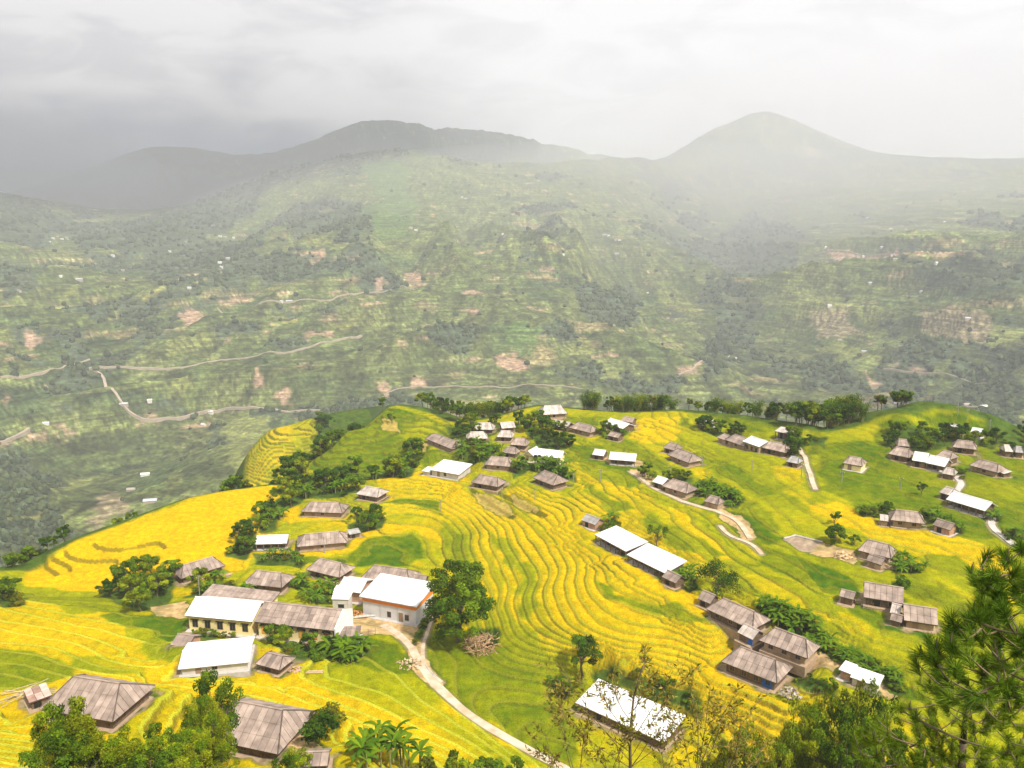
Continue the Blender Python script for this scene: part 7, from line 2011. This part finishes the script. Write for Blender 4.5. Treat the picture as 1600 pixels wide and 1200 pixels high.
col = (rgb(0.046, 0.070, 0.030) * (1 - h_) + rgb(0.105, 0.135, 0.048) * h_)
put('woodland', mesh_np('woodland', V.reshape(-1, 3), F_, 3, np.repeat(col * (0.7 + 0.6 * rs.rand(n_, 1)), 12, 0) * (0.8 + 0.4 * rs.rand(12 * n_, 1)), False, M_leaf), label='dark scattered woods covering the valley sides and far slopes', kind='stuff')

# ------------------------------------------------------------------ unseen cloud added above the frame to shade the left mountains
def cloud(name, label, cx_, cy_, rx, ry, z, th, seed):
    na, nr2 = 72, 18
    ang = np.linspace(0, 2 * pi, na, endpoint=False)
    V, F_ = [], []
    for side in (1, -1):
        for i in range(nr2 + 1):
            t = i / nr2
            for a_ in ang:
                e = 1 + 0.22 * float(perlin(np.array(cos(a_) * 1.7 + seed), np.array(sin(a_) * 1.7), seed)) + 0.07 * float(perlin(np.array(cos(a_) * 6 + seed), np.array(sin(a_) * 6), seed + 1))
                x, y = cx_ + rx * t * e * cos(a_), cy_ + ry * t * e * sin(a_)
                q = sqrt(max(0, 1 - t * t))
                lump = float(perlin(np.array(x / 420), np.array(y / 420), seed + 2)) * 0.4 + float(perlin(np.array(x / 150), np.array(y / 150), seed + 3)) * 0.15
                V.append((x, y, z + side * th * q * ((1.0 if side > 0 else 0.35) + lump)))
        o0 = 0 if side > 0 else (nr2 + 1) * na
        for i in range(nr2):
            for j in range(na):
                a0, a1, b0_, b1 = o0 + i * na + j, o0 + i * na + (j + 1) % na, o0 + (i + 1) * na + j, o0 + (i + 1) * na + (j + 1) % na
                F_.append((a0, b0_, b1, a1) if side > 0 else (a0, a1, b1, b0_))
    me = bpy.data.meshes.new(name); me.from_pydata(V, [], F_); me.materials.append(mat('cloud', (0.85, 0.86, 0.88), 1.0, 0.0))
    me.polygons.foreach_set('use_smooth', np.ones(len(F_), bool))
    put(name, me, label=label, kind='structure')


cloud('cloud', 'unseen cloud added above the frame to shade the left mountains', -2300, 4500, 3300, 3300, 1950, 260, 4)


# ------------------------------------------------------------------ say which plant is which: by tone, then by its place in its own group
TONES = {'broad': ('mid green', 'dark green', 'fresh green', 'lime green', 'deep green'), 'tall': ('dark', 'olive', 'mid green'), 'bush': ('mid green', 'lime', 'dark', 'olive'), 'bamboo': ('mid green', 'dark', 'lime'), 'near': ('lime', 'mid green', 'yellowish')}
mesh_tone = {}
for kd, lst in LIB.items():
    for i, parts in enumerate(lst):
        if kd in TONES: mesh_tone[parts[1][1].name] = TONES[kd][i]
groups = {}
for o in list(C.objects):
    if o.parent is None and o.get('group') and o.type == 'EMPTY' and o.get('category') in ('tree', 'bush', 'banana plant', 'bamboo'):
        groups.setdefault((o['group'], o['label']), []).append(o)
ORD = ['leftmost', 'second from the left', 'third from the left', 'fourth from the left', 'fifth from the left', 'sixth from the left', 'seventh from the left', 'eighth from the left', 'ninth from the left', 'tenth from the left', 'eleventh from the left', 'twelfth from the left']
kids = {}
for o in C.objects:
    if o.parent: kids.setdefault(o.parent.name, []).append(o)
for (g_, lab), objs in groups.items():
    by = {}
    for o in objs:
        t_ = ''
        for k_ in kids.get(o.name, ()):
            if k_.data and k_.data.name in mesh_tone: t_ = mesh_tone[k_.data.name]
        by.setdefault(t_, []).append(o)
    for t_, lst in by.items():
        lst.sort(key=lambda o: o.location.x / max(o.location.y, 1))
        core = lab
        for w_ in ('dark ', 'lime green ', 'leafy ', 'round green ', 'dark green ', 'small ', 'low ', 'green ', 'light ', 'big ', 'loose leafy ', 'lone '):
            if t_ and core.startswith(w_): core = core[len(w_):]
        base = (t_ + ' ' + core).strip()
        if len(lst) == 1: lst[0]['label'] = base
        elif len(lst) <= 24:
            n_l = len(lst)
            for i, o in enumerate(lst):
                o['label'] = base + ', ' + (ORD[i] if i < 12 and i < (n_l + 1) // 2 else ('rightmost' if i == n_l - 1 else ORD[n_l - 1 - i].replace('left', 'right')))
        else:
            for i, o in enumerate(lst): o['label'] = base + (', left third', ', middle third', ', right third')[min(2, 3 * i // len(lst))]
        for o in lst:
            w_ = o['label'].split()
            if len(w_) > 16: o['label'] = ' '.join(x for x in w_ if x not in ('the', 'a'))

# ------------------------------------------------------------------ the air
def build_haze():
    x, y0, y1, zb, zt = 8500, -8500, 8500, ZB.min() - 3, 760
    zb = float(min(zb, -650))
    v = [(-x, y0, zb), (x, y0, zb), (x, y1, zb), (-x, y1, zb), (-x, y0, zt), (x, y0, zt), (x, y1, zt), (-x, y1, zt)]
    f = [(0, 3, 2, 1), (4, 5, 6, 7), (0, 1, 5, 4), (1, 2, 6, 5), (2, 3, 7, 6), (3, 0, 4, 7)]
    me = bpy.data.meshes.new('haze'); me.from_pydata(v, [], f)
    m = bpy.data.materials.new('haze'); m.use_nodes = True
    N, L = m.node_tree.nodes, m.node_tree.links
    N.remove(N['Principled BSDF'])
    p = N.new('ShaderNodeVolumePrincipled')
    p.inputs['Color'].default_value = (0.88, 0.91, 1.0, 1)
    p.inputs['Density'].default_value = HAZE
    p.inputs['Anisotropy'].default_value = 0.0
    L.new(p.outputs[0], N['Material Output'].inputs['Volume'])
    me.materials.append(m)
    put('haze', me, label='pale damp haze filling the valley air', kind='stuff')


HAZE = 0.000185
build_haze()


def veil(name, label, c, r, density, color, seed):
    """a soft body of rain or mist wholly inside the air box"""
    na, nb = 28, 16
    V, F_ = [], []
    for i in range(nb + 1):
        th = pi * i / nb
        for j in range(na):
            a_ = 2 * pi * j / na
            n_ = 1 + 0.16 * float(perlin(np.array(cos(a_) * 1.6 + seed), np.array(sin(a_) * 1.6 + th), seed))
            V.append((c[0] + r[0] * sin(th) * cos(a_) * n_, c[1] + r[1] * sin(th) * sin(a_) * n_, c[2] + r[2] * cos(th)))
    for i in range(nb):
        for j in range(na):
            F_.append((i * na + j, (i + 1) * na + j, (i + 1) * na + (j + 1) % na, i * na + (j + 1) % na))
    me = bpy.data.meshes.new(name); me.from_pydata(V, [], F_)
    m = bpy.data.materials.new(name); m.use_nodes = True
    N, L = m.node_tree.nodes, m.node_tree.links
    N.remove(N['Principled BSDF'])
    p = N.new('ShaderNodeVolumePrincipled'); p.inputs['Color'].default_value = (*color, 1); p.inputs['Density'].default_value = density
    L.new(p.outputs[0], N['Material Output'].inputs['Volume']); me.materials.append(m)
    put(name, me, label=label, kind='stuff')


for i, (cx_, cy_, cz_, rx_, ry_, rz_, dn) in enumerate([(-2900, 4700, -120, 1100, 800, 700, 0.00035), (-2650, 4600, -60, 700, 600, 640, 0.0004), (-3200, 5000, -200, 1500, 1000, 640, 0.00028), (-2750, 4900, -260, 900, 800, 560, 0.0004),
                                                        (-2400, 4800, -220, 1300, 900, 520, 0.00022)]):
    veil('rain', ('main shaft of grey rain over the left mountains', 'denser core of the rain over the left mountains', 'wide thin rain around the heavy shower', 'low dense rain at the foot of the shower', 'thin rain drifting right of the heavy shower')[i], (cx_, cy_, cz_), (rx_, ry_, rz_), dn, (0.72, 0.78, 0.98), 3 + i)
veil('mist', 'bright mist over the right far slope', (1900, 3200, 200), (1700, 1000, 500), 0.00040, (0.96, 0.95, 1.0), 7)
veil('mist', 'second veil of mist before the pointed right peak', (1500, 3500, 60), (1300, 900, 560), 0.00012, (0.96, 0.95, 1.0), 11)
veil('mist', 'thin bright mist over the middle far ridge', (350, 2900, -60), (1500, 900, 300), 0.00026, (0.96, 0.95, 1.0), 9)
veil('mist', 'faint mist over the left far slope', (-1300, 3300, 0), (1300, 900, 400), 0.00018, (0.90, 0.92, 1.0), 13)
